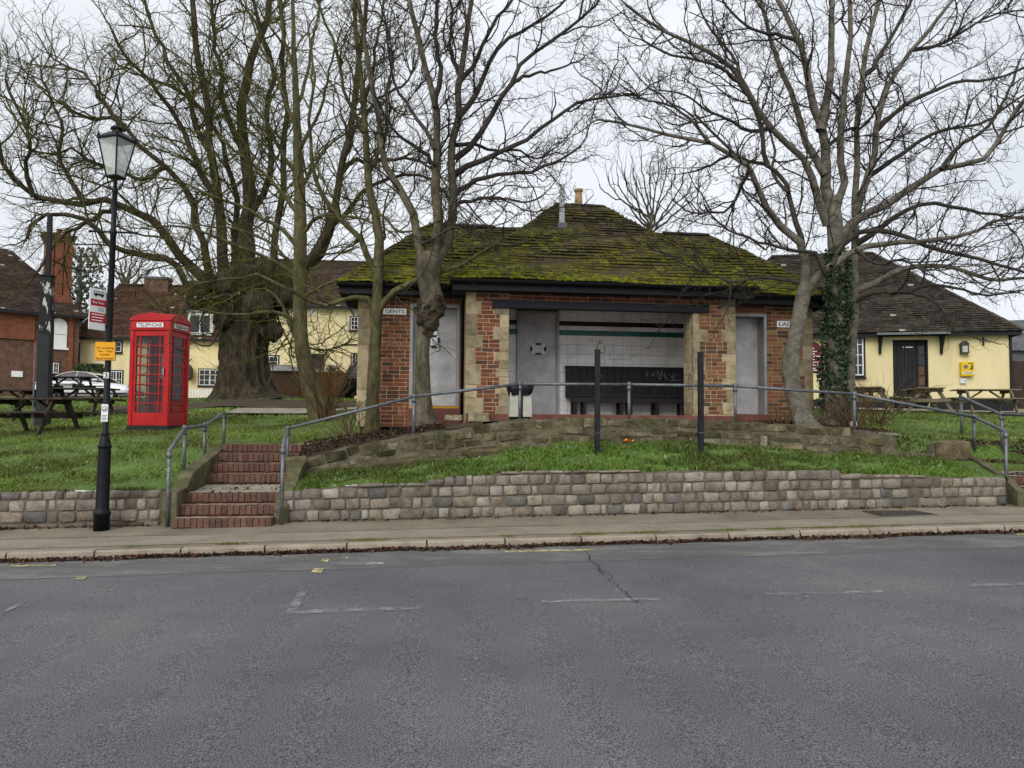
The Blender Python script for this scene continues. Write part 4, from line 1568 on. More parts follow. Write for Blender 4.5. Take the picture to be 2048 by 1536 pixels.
def arc(cx, cy, r, a0, a1, n=9):
    return [(cx + r * math.cos(math.radians(a0 + (a1 - a0) * k / n)), cy - r * math.sin(math.radians(a0 + (a1 - a0) * k / n))) for k in range(n + 1)]


bo = Vector(((bxa + bxb) / 2, YB - .3, 0))


def on_bench(px, py):
    x, z = BL(px, py, YB - .1)
    return (x - bo.x, .194, z)


strokes('scrawl', 'graffiti', bench, [arc(1295, 748, 3.4, 40, 320), arc(1305, 748.5, 3.2, 30, 350), [(1311, 745), (1320, 759), (1324, 741)], [(1314, 741), (1321, 752)],
                                      [(1325, 748), (1326, 752)], [(1332, 747), (1328, 752), (1334, 757), (1330, 760)], [(1336, 749), (1342, 752), (1348, 760), (1346, 747)], [(1350, 747), (1356, 750), (1352, 754)], [(1340, 761), (1362, 760)]], on_bench, .009)
# yellow scrawl and marks on the white tiles
sc = in_block('graffiti', 0, 0, 0, 'pale yellow scrawl sprayed on the white tiles above the bench', 'graffiti')


def on_tiles(px, py):
    x, z = BL(px, py, YB - .004)
    return (x, YB - .004, z)


strokes('scrawl', 'scrawl_yellow', sc, [arc(1201, 684, 3.2, 0, 360), [(1199, 685), (1195, 690), (1194, 700)], arc(1204, 700, 6, 60, -150)], on_tiles, .03)
strokes('pencil_mark', 'ink', sc, [[(1219, 714), (1219, 719), (1260, 720), (1260, 708)], [(1262, 714), (1275, 708)], [(1232, 678), (1238, 672)], [(1180, 678), (1185, 678), (1185, 684), (1180, 684), (1180, 678)]], on_tiles, .008)

# ================================================================== STREET FURNITURE
def rail_run(root, pts, r=.026, m='galv'):
    """one rail part per straight length, with round fittings where lengths meet"""
    for a, b in zip(pts, pts[1:]):
        MB().tube([a, b], r, 10).build('rail', m, root, smooth=True)
    for p in pts[1:-1]:
        MB().lathe([(.0, -.045), (.03, -.04), (.038, -.02), (.038, .02), (.03, .04), (0.0, .045)], 10, p).build('fitting', m, root, smooth=True)


def rail_post(root, top, zb, r=.026, m='galv'):
    MB().tube([Vector((top.x, top.y, zb)), top], r, 10).build('post', m, root, smooth=True)
    MB().lathe([(r, 0), (.036, .005), (.036, .07), (r, .075)], 10, (top.x, top.y, top.z - .1)).build('fitting', m, root, smooth=True)


hr = empty('handrail', S(2, 12.4, 1.3))
hr.location = (0, 0, 0)
tag(hr, 'long galvanised tube handrail along the rubble wall of the toilet block', 'handrail')
T_R = 12.44
run = [S(ST(px, py, T_R)[0], T_R, ST(px, py, T_R)[1]) for px, py in ((576, 857), (828, 793), (1040, 768), (1258, 769), (1470, 772), (1708, 788), (1948, 834))]
p0 = P(566, 893, 10.28)
pend = P(2011, 863, 12.0)
rail_run(hr, [p0] + run + [pend])
rail_post(hr, p0, .05)
rail_post(hr, run[0], .7)
for p in run[1:]:
    s, t = st_of(p.x, p.y)
    rail_post(hr, p, interp(s, UPTOP) - .1)
rail_post(hr, pend, z_pave(*st_of(pend.x, pend.y)) + .0)

hl = empty('handrail')
tag(hl, 'short galvanised handrail on the grass side of the brick steps', 'handrail')
pts = [P(339, 901, 10.15), P(370, 856, 11.2), P(410, 851, 12.1), P(449, 825, 13.2)]
rail_run(hl, pts)
for p, zb in zip(pts, (.0, .6, .8, 1.0)):
    rail_post(hl, p, zb)
h2 = empty('handrail')
tag(h2, 'galvanised handrail beyond the orange brick steps, by the open grass', 'handrail')
s1_ = 10.34
pts = [S(10.0, 13.9, ST(1922, 793, 13.9)[1]), S(s1_, 12.9, ST(2003, 829, 12.6)[1]), S(s1_ + .06, 10.9, 1.62)]
pts = [P(1922, 793, 15.4), P(2003, 829, 13.6), P(2100, 831, 12.6)]
rail_run(h2, pts)
for p in pts:
    rail_post(h2, p, Hw(p.x, p.y) - .1)

# black square posts on the strip
for (px, pt_, pb, lab) in ((1195, 700, 896, 'tall square black post on the grass strip before the boarded bench'), (1401, 705, 890, 'tall square black post on the grass strip before the right stone pier')):
    t = 11.75
    s, zt = ST(px, pt_, t)
    zb = H(s, t) - .1
    rt = empty('square_post', S(s, t, zb), A)
    tag(rt, lab, 'post', 'square black posts on the strip')
    w = .039
    MB().box(-w, w, -w, w, 0, zt - zb).build('shaft', 'black_matt', rt, bevel=.004)
    MB().box(-w - .004, w + .004, -w - .004, w + .004, .42, .428).build('band', 'galv', rt)
    MB().box(-w - .002, w + .002, -w - .002, w + .002, zt - zb + .0005, zt - zb + .006).build('cap', 'black_matt', rt)
    MB().box(w, w + .03, -.012, .012, zt - zb - .42, zt - zb - .39).build('bracket', 'iron', rt)

# litter bin with white panels and a black liner
s, zb = ST(1039, 834, 12.62)
bn = empty('litter_bin', S(s, 12.62, H(s, 12.62)), A)
tag(bn, 'white panelled litter bin with a black bag behind the handrail', 'bin')
zt = ST(1039, 772, 12.62)[1] - H(s, 12.62)
zb = max(.02, zb - H(s, 12.62))
for sx in (-1, 1):
    MB().hexa([(sx * .11 - .075, -.17, zb), (sx * .11 + .075, -.17, zb), (sx * .11 + .07, .12, zb), (sx * .11 - .07, .12, zb),
               (sx * .105 - .07, -.17, zt - .1 + (.03 if sx > 0 else 0)), (sx * .105 + .07, -.17, zt - .07 - (.03 if sx > 0 else 0)), (sx * .1 + .07, .12, zt - .08), (sx * .1 - .07, .12, zt - .08)]).build('panel', 'bin_panel', bn, bevel=.006)
mb = MB()
V, F = [], []
for j, (z, k) in enumerate(((zt - .16, .96), (zt - .08, 1.05), (zt - .02, 1.1), (zt, 1.02), (zt - .02, .9))):
    for i in range(20):
        a = 2 * math.pi * i / 20
        q = k * (1 + .05 * math.sin(i * 3.1 + j))
        V.append((.185 * q * max(-1, min(1, 1.3 * math.cos(a))), -.03 + .165 * q * max(-1, min(1, 1.3 * math.sin(a))), z + .008 * math.sin(i * 2.3 + j * 2)))
for j in range(4):
    for i in range(20):
        F.append((j * 20 + i, j * 20 + (i + 1) % 20, (j + 1) * 20 + (i + 1) % 20, (j + 1) * 20 + i))
mb.add(V, F).build('bag', 'black_gloss', bn, smooth=True)
MB().box(-.16, .16, -.13, .1, .0, zt - .12).build('inner', 'black_matt', bn)

# ------------------------------------------------------------------ lamp post
LP = P(203, 1052, 9.93)
LP.z = z_pave(*st_of(LP.x, LP.y)) - .005
lamp = empty('street_lamp', LP)
tag(lamp, 'black cast-iron street lamp with glazed square lantern beside the steps', 'street lamp')


def lz(py):
    return P(215, py, 9.93).z - LP.z


HT = lz(368)
LEAN = (P(233, 368, 9.93).x - P(203, 1052, 9.93).x) / HT
lamp.rotation_euler = (0, math.atan(LEAN) * .55, .12)
col = [(.105, 0), (.105, .2), (.095, .22), (.11, .235), (.11, .255), (.085, .27)]
zA, zB_ = lz(1022), lz(893)
col = [(.112, 0), (.108, zA - .05), (.118, zA - .045), (.118, zA - .01), (.1, zA), (.092, zA + .04), (.086, zB_ - .03), (.086, zB_ - .015), (.1, zB_ - .01), (.1, zB_ + .015), (.085, zB_ + .02),
       (.08, zB_ + .06), (.06, zB_ + .12), (.047, lz(872)), (.06, lz(870)), (.06, lz(866)), (.045, lz(864)), (.043, lz(700)), (.042, lz(470)), (.05, lz(468)), (.05, lz(460)), (.038, lz(458)), (.037, lz(385)), (.045, lz(383)), (.045, lz(378)), (.03, lz(374)), (.025, lz(360))]
MB().lathe([(r_ * .87, z_) for r_, z_ in col], 20).build('column', 'black_gloss', lamp, smooth=True)
MB().tube([(-.28, 0, lz(464)), (.28, 0, lz(464))], .014, 8).build('ladder_bar', 'black_gloss', lamp, smooth=True)
for sx in (-1, 1):
    MB().lathe([(0, -.02), (.02, -.012), (.024, 0), (.02, .012), (0, .02)], 8, (sx * .285, 0, lz(464))).build('knob', 'black_gloss', lamp, smooth=True)
lan = empty('lantern')
lan.parent = lamp
lan.location = (0, 0, lz(357))
lan.rotation_euler = (0, 0, math.radians(-24))
hb, ht, hh = .078, .152, lz(282) - lz(352)
bz = lz(352) - lz(357)
crn = [(-1, -1), (1, -1), (1, 1), (-1, 1)]
for i in range(4):
    a, b = crn[i], crn[(i + 1) % 4]
    MB().tube([(a[0] * hb, a[1] * hb, bz), (a[0] * ht, a[1] * ht, bz + hh)], .011, 6).build('glazing_bar', 'black_gloss', lan)
    k = .985
    MB().add([(a[0] * hb * k, a[1] * hb * k, bz), (b[0] * hb * k, b[1] * hb * k, bz), (b[0] * ht * k, b[1] * ht * k, bz + hh), (a[0] * ht * k, a[1] * ht * k, bz + hh)], [(0, 1, 2, 3)]).build('pane', 'lantern_glass', lan)
MB().box(-hb - .012, hb + .012, -hb - .012, hb + .012, bz - .03, bz - .002).build('lantern_base', 'black_gloss', lan, bevel=.006)
MB().box(-ht - .02, ht + .02, -ht - .02, ht + .02, bz + hh + .002, bz + hh + .03).build('lantern_rim', 'black_gloss', lan, bevel=.006)
zt = bz + hh + .03
r = ht + .015
MB().add([(-r, -r, zt), (r, -r, zt), (r, r, zt), (-r, r, zt), (-.075, -.075, zt + .08), (.075, -.075, zt + .08), (.075, .075, zt + .08), (-.075, .075, zt + .08)], MB.BF).build('lantern_roof', 'black_gloss', lan)
MB().lathe([(.085, .06), (.066, .08), (.06, .115), (.085, .12), (.08, .14), (.055, .165), (.025, .18), (.016, .19), (.024, .205), (.018, .22), (.0, .235)], 16, (0, 0, zt)).build('vent_cap', 'black_gloss', lan, smooth=True)
for a in crn:
    MB().lathe([(.014, 0), (.018, .03), (.008, .05), (0, .07)], 8, (a[0] * ht, a[1] * ht, zt)).build('corner_finial', 'black_gloss', lan, smooth=True)
for i in range(4):
    an = math.pi / 4 + i * math.pi / 2
    MB().tube([(math.cos(an) * q, math.sin(an) * q, z) for q, z in ((.03, -.14), (.07, -.11), (.085, -.06), (.1, bz - .02))], .009, 6).build('scroll', 'black_gloss', lan)
MB().lathe([(.03, 0), (.035, .1), (.03, .2), (.0, .22)], 12, (0, 0, bz)).build('bulb', 'sign_white', lan, smooth=True)


def at_lamp(py, off):
    """a point on the leaning post at the height of a picture row"""
    z = lz(py)
    return lamp.matrix_basis @ Vector((off[0], off[1], z))


lm = Matrix.Translation(lamp.location) @ lamp.rotation_euler.to_matrix().to_4x4()


def on_lamp(name, py, off, label, cat, rz):
    o = empty(name)
    p = lm @ Vector((off[0], off[1], lz(py)))
    o.location = p
    o.rotation_euler = (0, lamp.rotation_euler[1], rz)
    return tag(o, label, cat)


# bus stop flag
bs = on_lamp('bus_stop_flag', 622, (-.045, -.02), 'white and red bus stop flag on the lamp post', 'sign', math.radians(68))
fw, fh = .24, .53
MB().box(-fw, 0, 0, .012, -fh / 2, fh / 2).build('plate', 'sign_white', bs, bevel=.003)
MB().box(-fw + .015, -.002, -.003, -.0005, fh * .08, fh * .24).build('red_band', 'sign_red', bs)
MB().box(-fw + .005, -.002, -.003, -.0005, -fh * .32, -fh * .08).build('red_band', 'sign_red', bs)
text('Bus Stop', fw * .7, fh * .075, 'sign_white', bs, (-fw * .48, -.006, fh * .16))
MB().box(-fw * .78, -fw * .16, -.004, -.001, fh * .34, fh * .44).build('bus_symbol', 'sign_black', bs)
for i in range(4):
    MB().box(-fw * .74 + i * fw * .145, -fw * .74 + i * fw * .145 + fw * .1, -.006, -.0045, fh * .385, fh * .425).build('bus_window', 'sign_white', bs)
for x in (-fw * .66, -fw * .28):
    MB().add([(x + .016 * math.cos(a * math.pi / 5), -.006, fh * .335 + .016 * math.sin(a * math.pi / 5)) for a in range(10)], [tuple(range(10))]).build('bus_wheel', 'sign_black', bs)
for i in range(3):
    MB().box(-fw * .86, -fw * (.1 + .05 * i), -.005, -.0035, -fh * (.13 + .07 * i) - .006, -fh * (.13 + .07 * i) + .006).build('print_line', 'sign_white', bs)
for i in range(2):
    MB().box(-fw * .5, -fw * .1, -.004, -.001, fh * (.03 - .05 * i) - .004, fh * (.03 - .05 * i) + .004).build('print_line', 'ink', bs)
for z in (-.2, .2):
    MB().lathe([(.05, -.012), (.05, .012)], 12, (.045, .02, z)).build('clip', 'black_gloss', bs)

# yellow plate
ys = on_lamp('waiting_plate', 703, (-.02, -.055), 'yellow no-stopping plate on the lamp post below the bus flag', 'sign', .05)
w, h = .265, .245
MB().box(-w / 2, w / 2, 0, .008, -h / 2, h / 2).build('plate', 'sign_black', ys, bevel=.003)
MB().box(-w / 2 + .006, w / 2 - .006, -.003, -.0005, -h / 2 + .006, h / 2 - .006).build('plate_face', 'sign_yellow', ys)
for i, (st, ww) in enumerate((('No stopping', .82), ('7am - 7pm', .72), ('except', .46), ('local buses', .8))):
    text(st, w * ww, h * .12, 'sign_black', ys, (0, -.005, h * (.16 - .18 * i)))
for z in (-.07, .07):
    MB().lathe([(.048, -.01), (.048, .01)], 12, (.02, .055, z)).build('clip', 'black_gloss', ys)
# number plate and dog notice
n3 = on_lamp('number_plate', 751, (0, -.047), 'small white plate numbered 3 on the lamp post', 'sign', .03)
MB().box(-.034, .034, 0, .004, -.038, .038).build('plate', 'sign_white', n3)
text('3', .04, .058, 'sign_black', n3, (0, -.004, 0))
dg = on_lamp('dog_notice', 826, (0, -.048), 'white dog notice with a ring symbol low on the lamp post', 'sign', .03)
MB().box(-.042, .042, 0, .004, -.112, .112).build('plate', 'sign_white', dg)
ring = [(.033 * math.cos(a * math.pi / 12), .05 + .033 * math.sin(a * math.pi / 12)) for a in range(25)]
strokes('ring', 'sign_black', dg, [ring], lambda x, z: (x, -.003, z), .006)
MB().add([(-.018, -.003, .045), (.008, -.003, .048), (.012, -.003, .062), (.02, -.003, .066), (.016, -.003, .054), (.012, -.003, .026), (.007, -.003, .026), (.005, -.003, .038), (-.01, -.003, .036), (-.013, -.003, .025), (-.018, -.003, .025)], [tuple(range(11))]).build('dog_symbol', 'sign_black', dg)
for i in range(4):
    MB().box(-.033, .033 - .01 * (i % 2), -.003, -.001, -.03 - i * .02 - .004, -.03 - i * .02 + .004).build('print_line', 'ink', dg)

# ------------------------------------------------------------------ telephone box
pb = P(316, 858, 16.55)
pb.z = Hw(pb.x, pb.y) + .02
kb = empty('telephone_box', pb, math.radians(-4))
tag(kb, 'red cast-iron telephone box standing on the grass bank', 'telephone box')
mglass = bpy.data.materials.new('clear_pane')
mglass.use_nodes = True
nn, ll = mglass.node_tree.nodes, mglass.node_tree.links
pb_ = nn['Principled BSDF']
pb_.inputs['Base Color'].default_value = (.05, .055, .055, 1)
pb_.inputs['Roughness'].default_value = .06
pb_.inputs['Alpha'].default_value = .42
MATS['clear_pane'] = mglass
HWD, KH = .435, (P(316, 626, 16.55).z - pb.z)
zf = KH / 2.44
MB().box(-HWD - .012, HWD + .012, -HWD - .012, HWD + .012, -.1, .035).build('plinth', 'phone_dark', kb, bevel=.006)
body = MB()
# corner posts
for sx, sy in crn:
    body.box(min(sx * HWD, sx * (HWD - .085)), max(sx * HWD, sx * (HWD - .085)), min(sy * HWD, sy * (HWD - .085)), max(sy * HWD, sy * (HWD - .085)), .036, 2.02 * zf)
body.build('corner_post', 'phone_red', kb, bevel=.01)
ZG0, ZG1 = .30 * zf, 1.90 * zf


def k6_face(i):
    """one side: i quarter turns"""
    f = empty('side')
    f.parent = kb
    f.rotation_euler = (0, 0, i * math.pi / 2)
    y = -HWD + .018
    x = HWD - .085
    MB().box(-x, x, y, y + .04, .037, ZG0).build('lower_panel', 'phone_red', f, bevel=.006)
    MB().box(-x, x, y, y + .04, ZG1, 2.02 * zf).build('top_rail', 'phone_red', f, bevel=.006)
    MB().box(-x, -x + .05, y + .001, y + .039, ZG0, ZG1).build('stile', 'phone_red', f)
    MB().box(x - .05, x, y + .001, y + .039, ZG0, ZG1).build('stile', 'phone_red', f)
    gx = x - .05
    cols = [-gx, -gx + .085, gx - .085, gx]
    nr = 8
    for c in cols[1:3]:
        MB().box(c - .011, c + .011, y + .002, y + .03, ZG0, ZG1).build('glazing_bar', 'phone_red', f)
    for r_ in range(1, nr):
        z = ZG0 + (ZG1 - ZG0) * r_ / nr
        MB().box(-gx, gx, y + .0, y + .032, z - .009, z + .009).build('glazing_bar', 'phone_red', f)
    for r_ in range(nr):
        for c in range(3):
            z0_, z1_ = ZG0 + (ZG1 - ZG0) * r_ / nr, ZG0 + (ZG1 - ZG0) * (r_ + 1) / nr
            tl = RND.uniform(-.002, .002)
            MB().add([(cols[c], y + .018 + tl, z0_), (cols[c + 1], y + .018 - tl, z0_), (cols[c + 1], y + .018 - tl, z1_), (cols[c], y + .018 + tl, z1_)], [(0, 1, 2, 3)]).build('pane', 'clear_pane', f)
    if i == 0:
        MB().box(gx + .012, gx + .03, y - .04, y, 1.1, 1.25).build('handle', 'chrome', f)
    return f


for i in range(3):
    k6_face([0, 1, 3][i])
MB().box(-HWD + .08, HWD - .08, HWD - .06, HWD - .02, .037, 2.02 * zf).build('back_panel', 'phone_red', kb)
# entablature, signs and pediments
E0, E1 = 2.02 * zf, 2.22 * zf
MB().box(-HWD - .018, HWD + .018, -HWD - .018, HWD + .018, E0 + .001, E0 + .03).build('cornice', 'phone_red', kb, bevel=.008)
MB().box(-HWD, HWD, -HWD, HWD, E0 + .031, E1).build('fascia', 'phone_red', kb, bevel=.006)
for i in range(4):
    f = empty('sign_panel')
    f.parent = kb
    f.rotation_euler = (0, 0, i * math.pi / 2)
    MB().box(-.31, .31, -HWD - .012, -HWD - .002, E0 + .045, E1 - .03).build('frame', 'phone_red', f)
    MB().box(-.29, .29, -HWD - .016, -HWD - .0125, E0 + .06, E1 - .045).build('opal_glass', 'sign_white', f)
    text('TELEPHONE', .53, (E1 - E0) * .36, 'sign_black', f, (0, -HWD - .019, (E0 + E1) / 2 + .008))
    # curved pediment
    ol = [(-HWD - .02, E1)] + [(HWD * 1.045 * math.sin(math.radians(a)) / math.sin(math.radians(52)), E1 + .03 + (math.cos(math.radians(a)) - math.cos(math.radians(52))) * .36) for a in range(-52, 53, 8)] + [(HWD + .02, E1)]
    MB().prism(ol, -HWD - .014, -HWD + .06).build('pediment', 'phone_red', f, bevel=.006)
    MB().box(-.02, .02, -HWD - .022, -HWD - .0145, E1 + .06, E1 + .085).build('crown_emblem', 'phone_red', f)
# domed roof
V, F = [], []
N = 12
for j in range(N + 1):
    for i in range(N + 1):
        x, y = (i / N * 2 - 1), (j / N * 2 - 1)
        hx = (math.cos(math.radians(52 * x)) - math.cos(math.radians(52))) * .36
        hy = (math.cos(math.radians(52 * y)) - math.cos(math.radians(52))) * .36
        V.append((x * (HWD - .01), y * (HWD - .01), E1 + .028 + max(hx, hy) * .75 + .25 * (hx + hy)))
for j in range(N):
    for i in range(N):
        a = j * (N + 1) + i
        F.append((a, a + 1, a + N + 2, a + N + 1))
link('roof', numpy_mesh('roof', V, F, smooth=True), 'phone_red', kb)
# equipment inside
MB().box(-.26, .26, HWD - .12, HWD - .065, .6, 1.75).build('equipment_board', 'phone_dark', kb)
MB().box(-.1, .06, HWD - .26, HWD - .125, 1.05, 1.6).build('telephone', 'steel', kb, bevel=.01)
MB().box(-.3, .3, HWD - .28, HWD - .066, .82, .85).build('shelf', 'phone_dark', kb)
MB().box(-HWD + .06, HWD - .06, -HWD + .07, HWD - .065, .036, .05).build('floor', 'concrete', kb)

# ------------------------------------------------------------------ tall post with peeling paint
q = P(86, 846, 18.6)
q.z = Hw(q.x, q.y) - .05
ps = empty('sign_post', q, .2)
tag(ps, 'tall black timber post with peeling paint and a slimmer top', 'post')
zt = P(93, 553, 18.6).z - q.z
zt2 = P(97, 432, 18.6).z - q.z
ps.rotation_euler = (0, (P(97, 432, 18.6).x - P(86, 846, 18.6).x) / zt2 * .35, .2)
w = .135
MB().box(-w, w, -w, w, 0, zt * .62).build('lower_shaft', 'post_black', ps, bevel=.012)
MB().add([(-w, -w, zt * .62), (w, -w, zt * .62), (w, w, zt * .62), (-w, w, zt * .62), (-.115, -.115, zt), (.115, -.115, zt), (.115, .115, zt), (-.115, .115, zt)], MB.BF).build('upper_shaft', 'peeling', ps, bevel=.012)
MB().box(-.15, .15, -.15, .15, zt + .001, zt + .03).build('collar', 'post_black', ps, bevel=.006)
MB().box(-.05, .05, -.05, .05, zt + .031, zt2).build('mast', 'black_matt', ps, bevel=.006)
MB().tube([(-w - .04, -w, .02), (-w - .04, -w, zt * .55)], .02, 8).build('conduit', 'galv', ps)


# ------------------------------------------------------------------ picnic tables
def picnic_table(p, rz, label, m, L=1.8, group='picnic tables'):
    root = empty('picnic_table', p, rz)
    tag(root, label, 'picnic table', group)
    Ht = .74
    for i in range(5):
        y = -.34 + i * .15
        MB().box(-L / 2, L / 2, y, y + .14, Ht - .04, Ht + RND.uniform(-.003, .003)).build('table_plank', m, root, bevel=.006)
    for sy in (-1, 1):
        for i in range(2):
            y = sy * (.62 + i * .14)
            MB().box(-L / 2, L / 2, y - .065, y + .065, .41, .45 + RND.uniform(-.003, .003)).build('seat_plank', m, root, bevel=.006)
    for sx in (-1, 1):
        x = sx * (L / 2 - .28)
        for sy in (-1, 1):
            MB().bar((x, sy * .68, -.08), (x, sy * .22, Ht - .045), .045, .1, (0, 1, 0)).build('leg', m, root)
        MB().box(x - .068, x - .023, -.76, .76, .31, .409).build('cross_rail', m, root, bevel=.004)
        MB().box(x - .068, x - .023, -.36, .38, Ht - .13, Ht - .041).build('top_rail', m, root, bevel=.004)
        MB().bar((x - sx * .03, 0, .36), (sx * .12, 0, Ht - .06), .04, .08, (0, 1, 0)).build('brace', m, root)
    return root


def ground_at(px, py, Y):
    p = P(px, py, Y)
    p.z = Hw(p.x, p.y) + .05
    return p


picnic_table(ground_at(66, 860, 16.6), math.radians(-6), 'dark wooden picnic table on the bank nearest the lamp post', 'wood_dark')
picnic_table(ground_at(10, 830, 20.5), math.radians(2), 'dark wooden picnic table behind the foreground one, left of the tall post', 'wood_dark')
picnic_table(ground_at(160, 828, 21.5), math.radians(4), 'dark wooden picnic table on the grass between tall post and white car', 'wood_dark')
picnic_table(ground_at(136, 815, 28.5), math.radians(0), 'black wooden picnic table standing right in front of the white car', 'black_wood')
picnic_table(ground_at(1848, 822, 23.6), math.radians(80), 'weathered picnic table before the dark pub door', 'wood_grey', 1.6)
picnic_table(ground_at(1742, 822, 23.0), math.radians(60), 'weathered picnic table half hidden by the ivy-clad trunk', 'wood_grey', 1.6)
picnic_table(ground_at(1972, 818, 24.0), math.radians(-10), 'weathered picnic table below the yellow defibrillator cabinet', 'wood_grey', 1.8)


# ================================================================== BUILDINGS BEHIND
def building(name, px, Y, rz, label, cat='building'):
    p = P(px, 800, Y)
    b = empty(name, (p.x, p.y, 0), rz)
    return tag(b, label, cat), p


def to_local(b, px, py, y=0.0):
    """where the ray through a pixel meets the plane local-y = y of a building"""
    d = ray(px, py)
    c, s_ = math.cos(b.rotation_euler[2]), math.sin(b.rotation_euler[2])
    nv = Vector((-s_, c, 0))
    o = Vector((0, 0, EYE)) - Vector((b.location.x, b.location.y, 0))
    k = (y - o.dot(nv)) / d.dot(nv)
    pt = o + d * k
    return pt.x * c + pt.y * s_, pt.z


def window(b, px0, py0, px1, py1, cols, rows, y=0.0, frame='white_paint', surround='black_matt', casements=1, rect=None):
    x0, z1 = to_local(b, px0, py0, y) if rect is None else (rect[0], rect[3])
    x1, z0 = to_local(b, px1, py1, y) if rect is None else (rect[1], rect[2])
    w = empty('window')
    w.parent = b
    fr = MB()
    if surround:
        d = .07
        MB().box(x0 - d, x1 + d, y - .02, y - .002, z0 - d, z1 + d).build('surround', surround, w)
    t = .045
    fr.box(x0, x0 + t, y - .06, y - .022, z0, z1)
    fr.box(x1 - t, x1, y - .06, y - .022, z0, z1)
    fr.box(x0 + t, x1 - t, y - .06, y - .022, z1 - t, z1)
    fr.box(x0 + t, x1 - t, y - .06, y - .022, z0, z0 + t)
    for k in range(1, casements):
        xm = x0 + (x1 - x0) * k / casements
        fr.box(xm - t * .8, xm + t * .8, y - .061, y - .022, z0 + t, z1 - t)
    fr.build('frame', frame, w)
    bars = MB()
    for k in range(1, cols):
        xm = x0 + (x1 - x0) * k / cols
        bars.box(xm - .014, xm + .014, y - .055, y - .03, z0 + t, z1 - t)
    for k in range(1, rows):
        zm = z0 + (z1 - z0) * k / rows
        bars.box(x0 + t, x1 - t, y - .054, y - .031, zm - .014, zm + .014)
    bars.build('glazing_bar', frame, w)
    for i in range(cols):
        for j in range(rows):
            xa, xb = x0 + (x1 - x0) * i / cols, x0 + (x1 - x0) * (i + 1) / cols
            za, zb = z0 + (z1 - z0) * j / rows, z0 + (z1 - z0) * (j + 1) / rows
            tl = RND.uniform(-.003, .003)
            MB().add([(xa, y - .027 + tl, za), (xb, y - .027 - tl, za), (xb, y - .027 - tl, zb), (xa, y - .027 + tl, zb)], [(0, 1, 2, 3)]).build('pane', 'glass_dark', w)
    MB().box(x0 - .08, x1 + .08, y - .11, y - .001, z0 - .12, z0 - .071).build('sill', surround or frame, w)
    return w


def tiled_roof(b, faces, pal, name='roof', gauge=.12, width=.2, moss=None):
    """faces: list of 4-point tuples (eave a, eave b, top b, top a)"""
    deck = MB()
    tl = MB()
    for (a, c, d, e) in faces:
        roof_face(a, c, d, e, gauge, width, 0, b, tl, pal, moss, 3.0, .02)
        n = (Vector(c) - Vector(a)).cross(Vector(e) - Vector(a)).normalized() * .03
        q = [Vector(v) - n for v in (a, c, d, e)]
        if (q[2] - q[3]).length < .01:
            deck.add(q[:3], [(0, 1, 2)])
        else:
            deck.add(q, [(0, 1, 2, 3)])
    rf = deck.build(name, 'soil', b)
    o = tl.build('roof_tiling', 'tile_attr', rf)
    o['kind'] = 'stuff'
    return rf


PUB_T = [(80, 62, 52), (90, 71, 59), (72, 58, 50), (84, 74, 65), (98, 79, 65)]
RED_T = [(96, 64, 50), (106, 71, 55), (86, 59, 48), (100, 77, 62), (80, 60, 50)]
GREY_T = [(64, 57, 48), (74, 67, 57), (56, 51, 44), (82, 75, 64), (68, 63, 56)]

# ---- cream pub on the right
pr, pp = building('pub', 1850, 27.0, math.radians(-12), 'cream rendered pub with black door and brown tiled hipped roof')
GZ = 2.1
xl, ez = to_local(pr, 1540, 672)
xr, _ = to_local(pr, 2017, 661)
ez = to_local(pr, 1850, 664)[1]
xl -= 3.0
DEP = 7.0
dx0, dz1 = to_local(pr, 1785, 680)
dx1, dz0 = to_local(pr, 1858, 797)
mb = MB()
mb.box(xl, dx0, 0, .3, GZ - .4, ez)
mb.box(dx1, xr, 0, .3, GZ - .4, ez)
mb.box(dx0 - .001, dx1 + .001, .001, .3, dz1, ez - .001)
mb.box(xl, xl + .3, .301, DEP, GZ - .4, ez)
mb.box(xr - .3, xr, .301, DEP, GZ - .4, ez)
mb.box(xl + .3, xr - .3, DEP - .3, DEP - .001, GZ - .4, ez)
mb.build('wall', 'render_yellow', pr)
pz = to_local(pr, 1900, 799)[1]
MB().box(dx1 + .02, xr + .02, -.025, -.002, GZ - .3, pz).build('plinth', 'black_matt', pr)
MB().box(xl, dx0 - .02, -.025, -.002, GZ - .3, pz).build('plinth', 'black_matt', pr)
MB().box(xr - .002, xr + .09, -.02, .07, GZ - .3, ez).build('downpipe', 'black_matt', pr)
ov = .35
ry = 3.5
rzz = to_local(pr, 1640, 510, ry)[1]
rx1 = to_local(pr, 1745, 509, ry)[0]
ex = xr + ov
fz = ez - .02
tiled_roof(pr, [((xl - ov, -ov, fz), (ex, -ov, fz), (rx1, ry, rzz), (xl + 3.5, ry, rzz)), ((ex, -ov, fz), (ex, DEP + ov, fz), (rx1, ry, rzz), (rx1, ry, rzz)),
                ((ex, DEP + ov, fz), (xl - ov, DEP + ov, fz), (xl + 3.5, ry, rzz), (rx1, ry, rzz)), ((xl - ov, DEP + ov, fz), (xl - ov, -ov, fz), (xl + 3.5, ry, rzz), (xl + 3.5, ry, rzz))], GREY_T)
for nme, args in (('fascia', (xl - ov + .05, ex - .05, -ov + .06, -ov + .1, fz - .16, fz - .02)), ('soffit', (xl - ov + .05, ex - .05, -ov + .101, -.003, fz - .1, fz - .07))):
    MB().box(*args).build(nme, 'black_matt', pr)
MB().box(ex - .09, ex - .05, -ov + .101, DEP + ov - .05, fz - .16, fz - .02).build('fascia', 'black_matt', pr)
ridge_line((xl + 3.5, ry, rzz), (rx1, ry, rzz), .12, .45, pr, col=(84, 78, 70))
ridge_line((rx1, ry, rzz), (ex, -ov, fz), .09, .4, pr, col=(84, 78, 70))
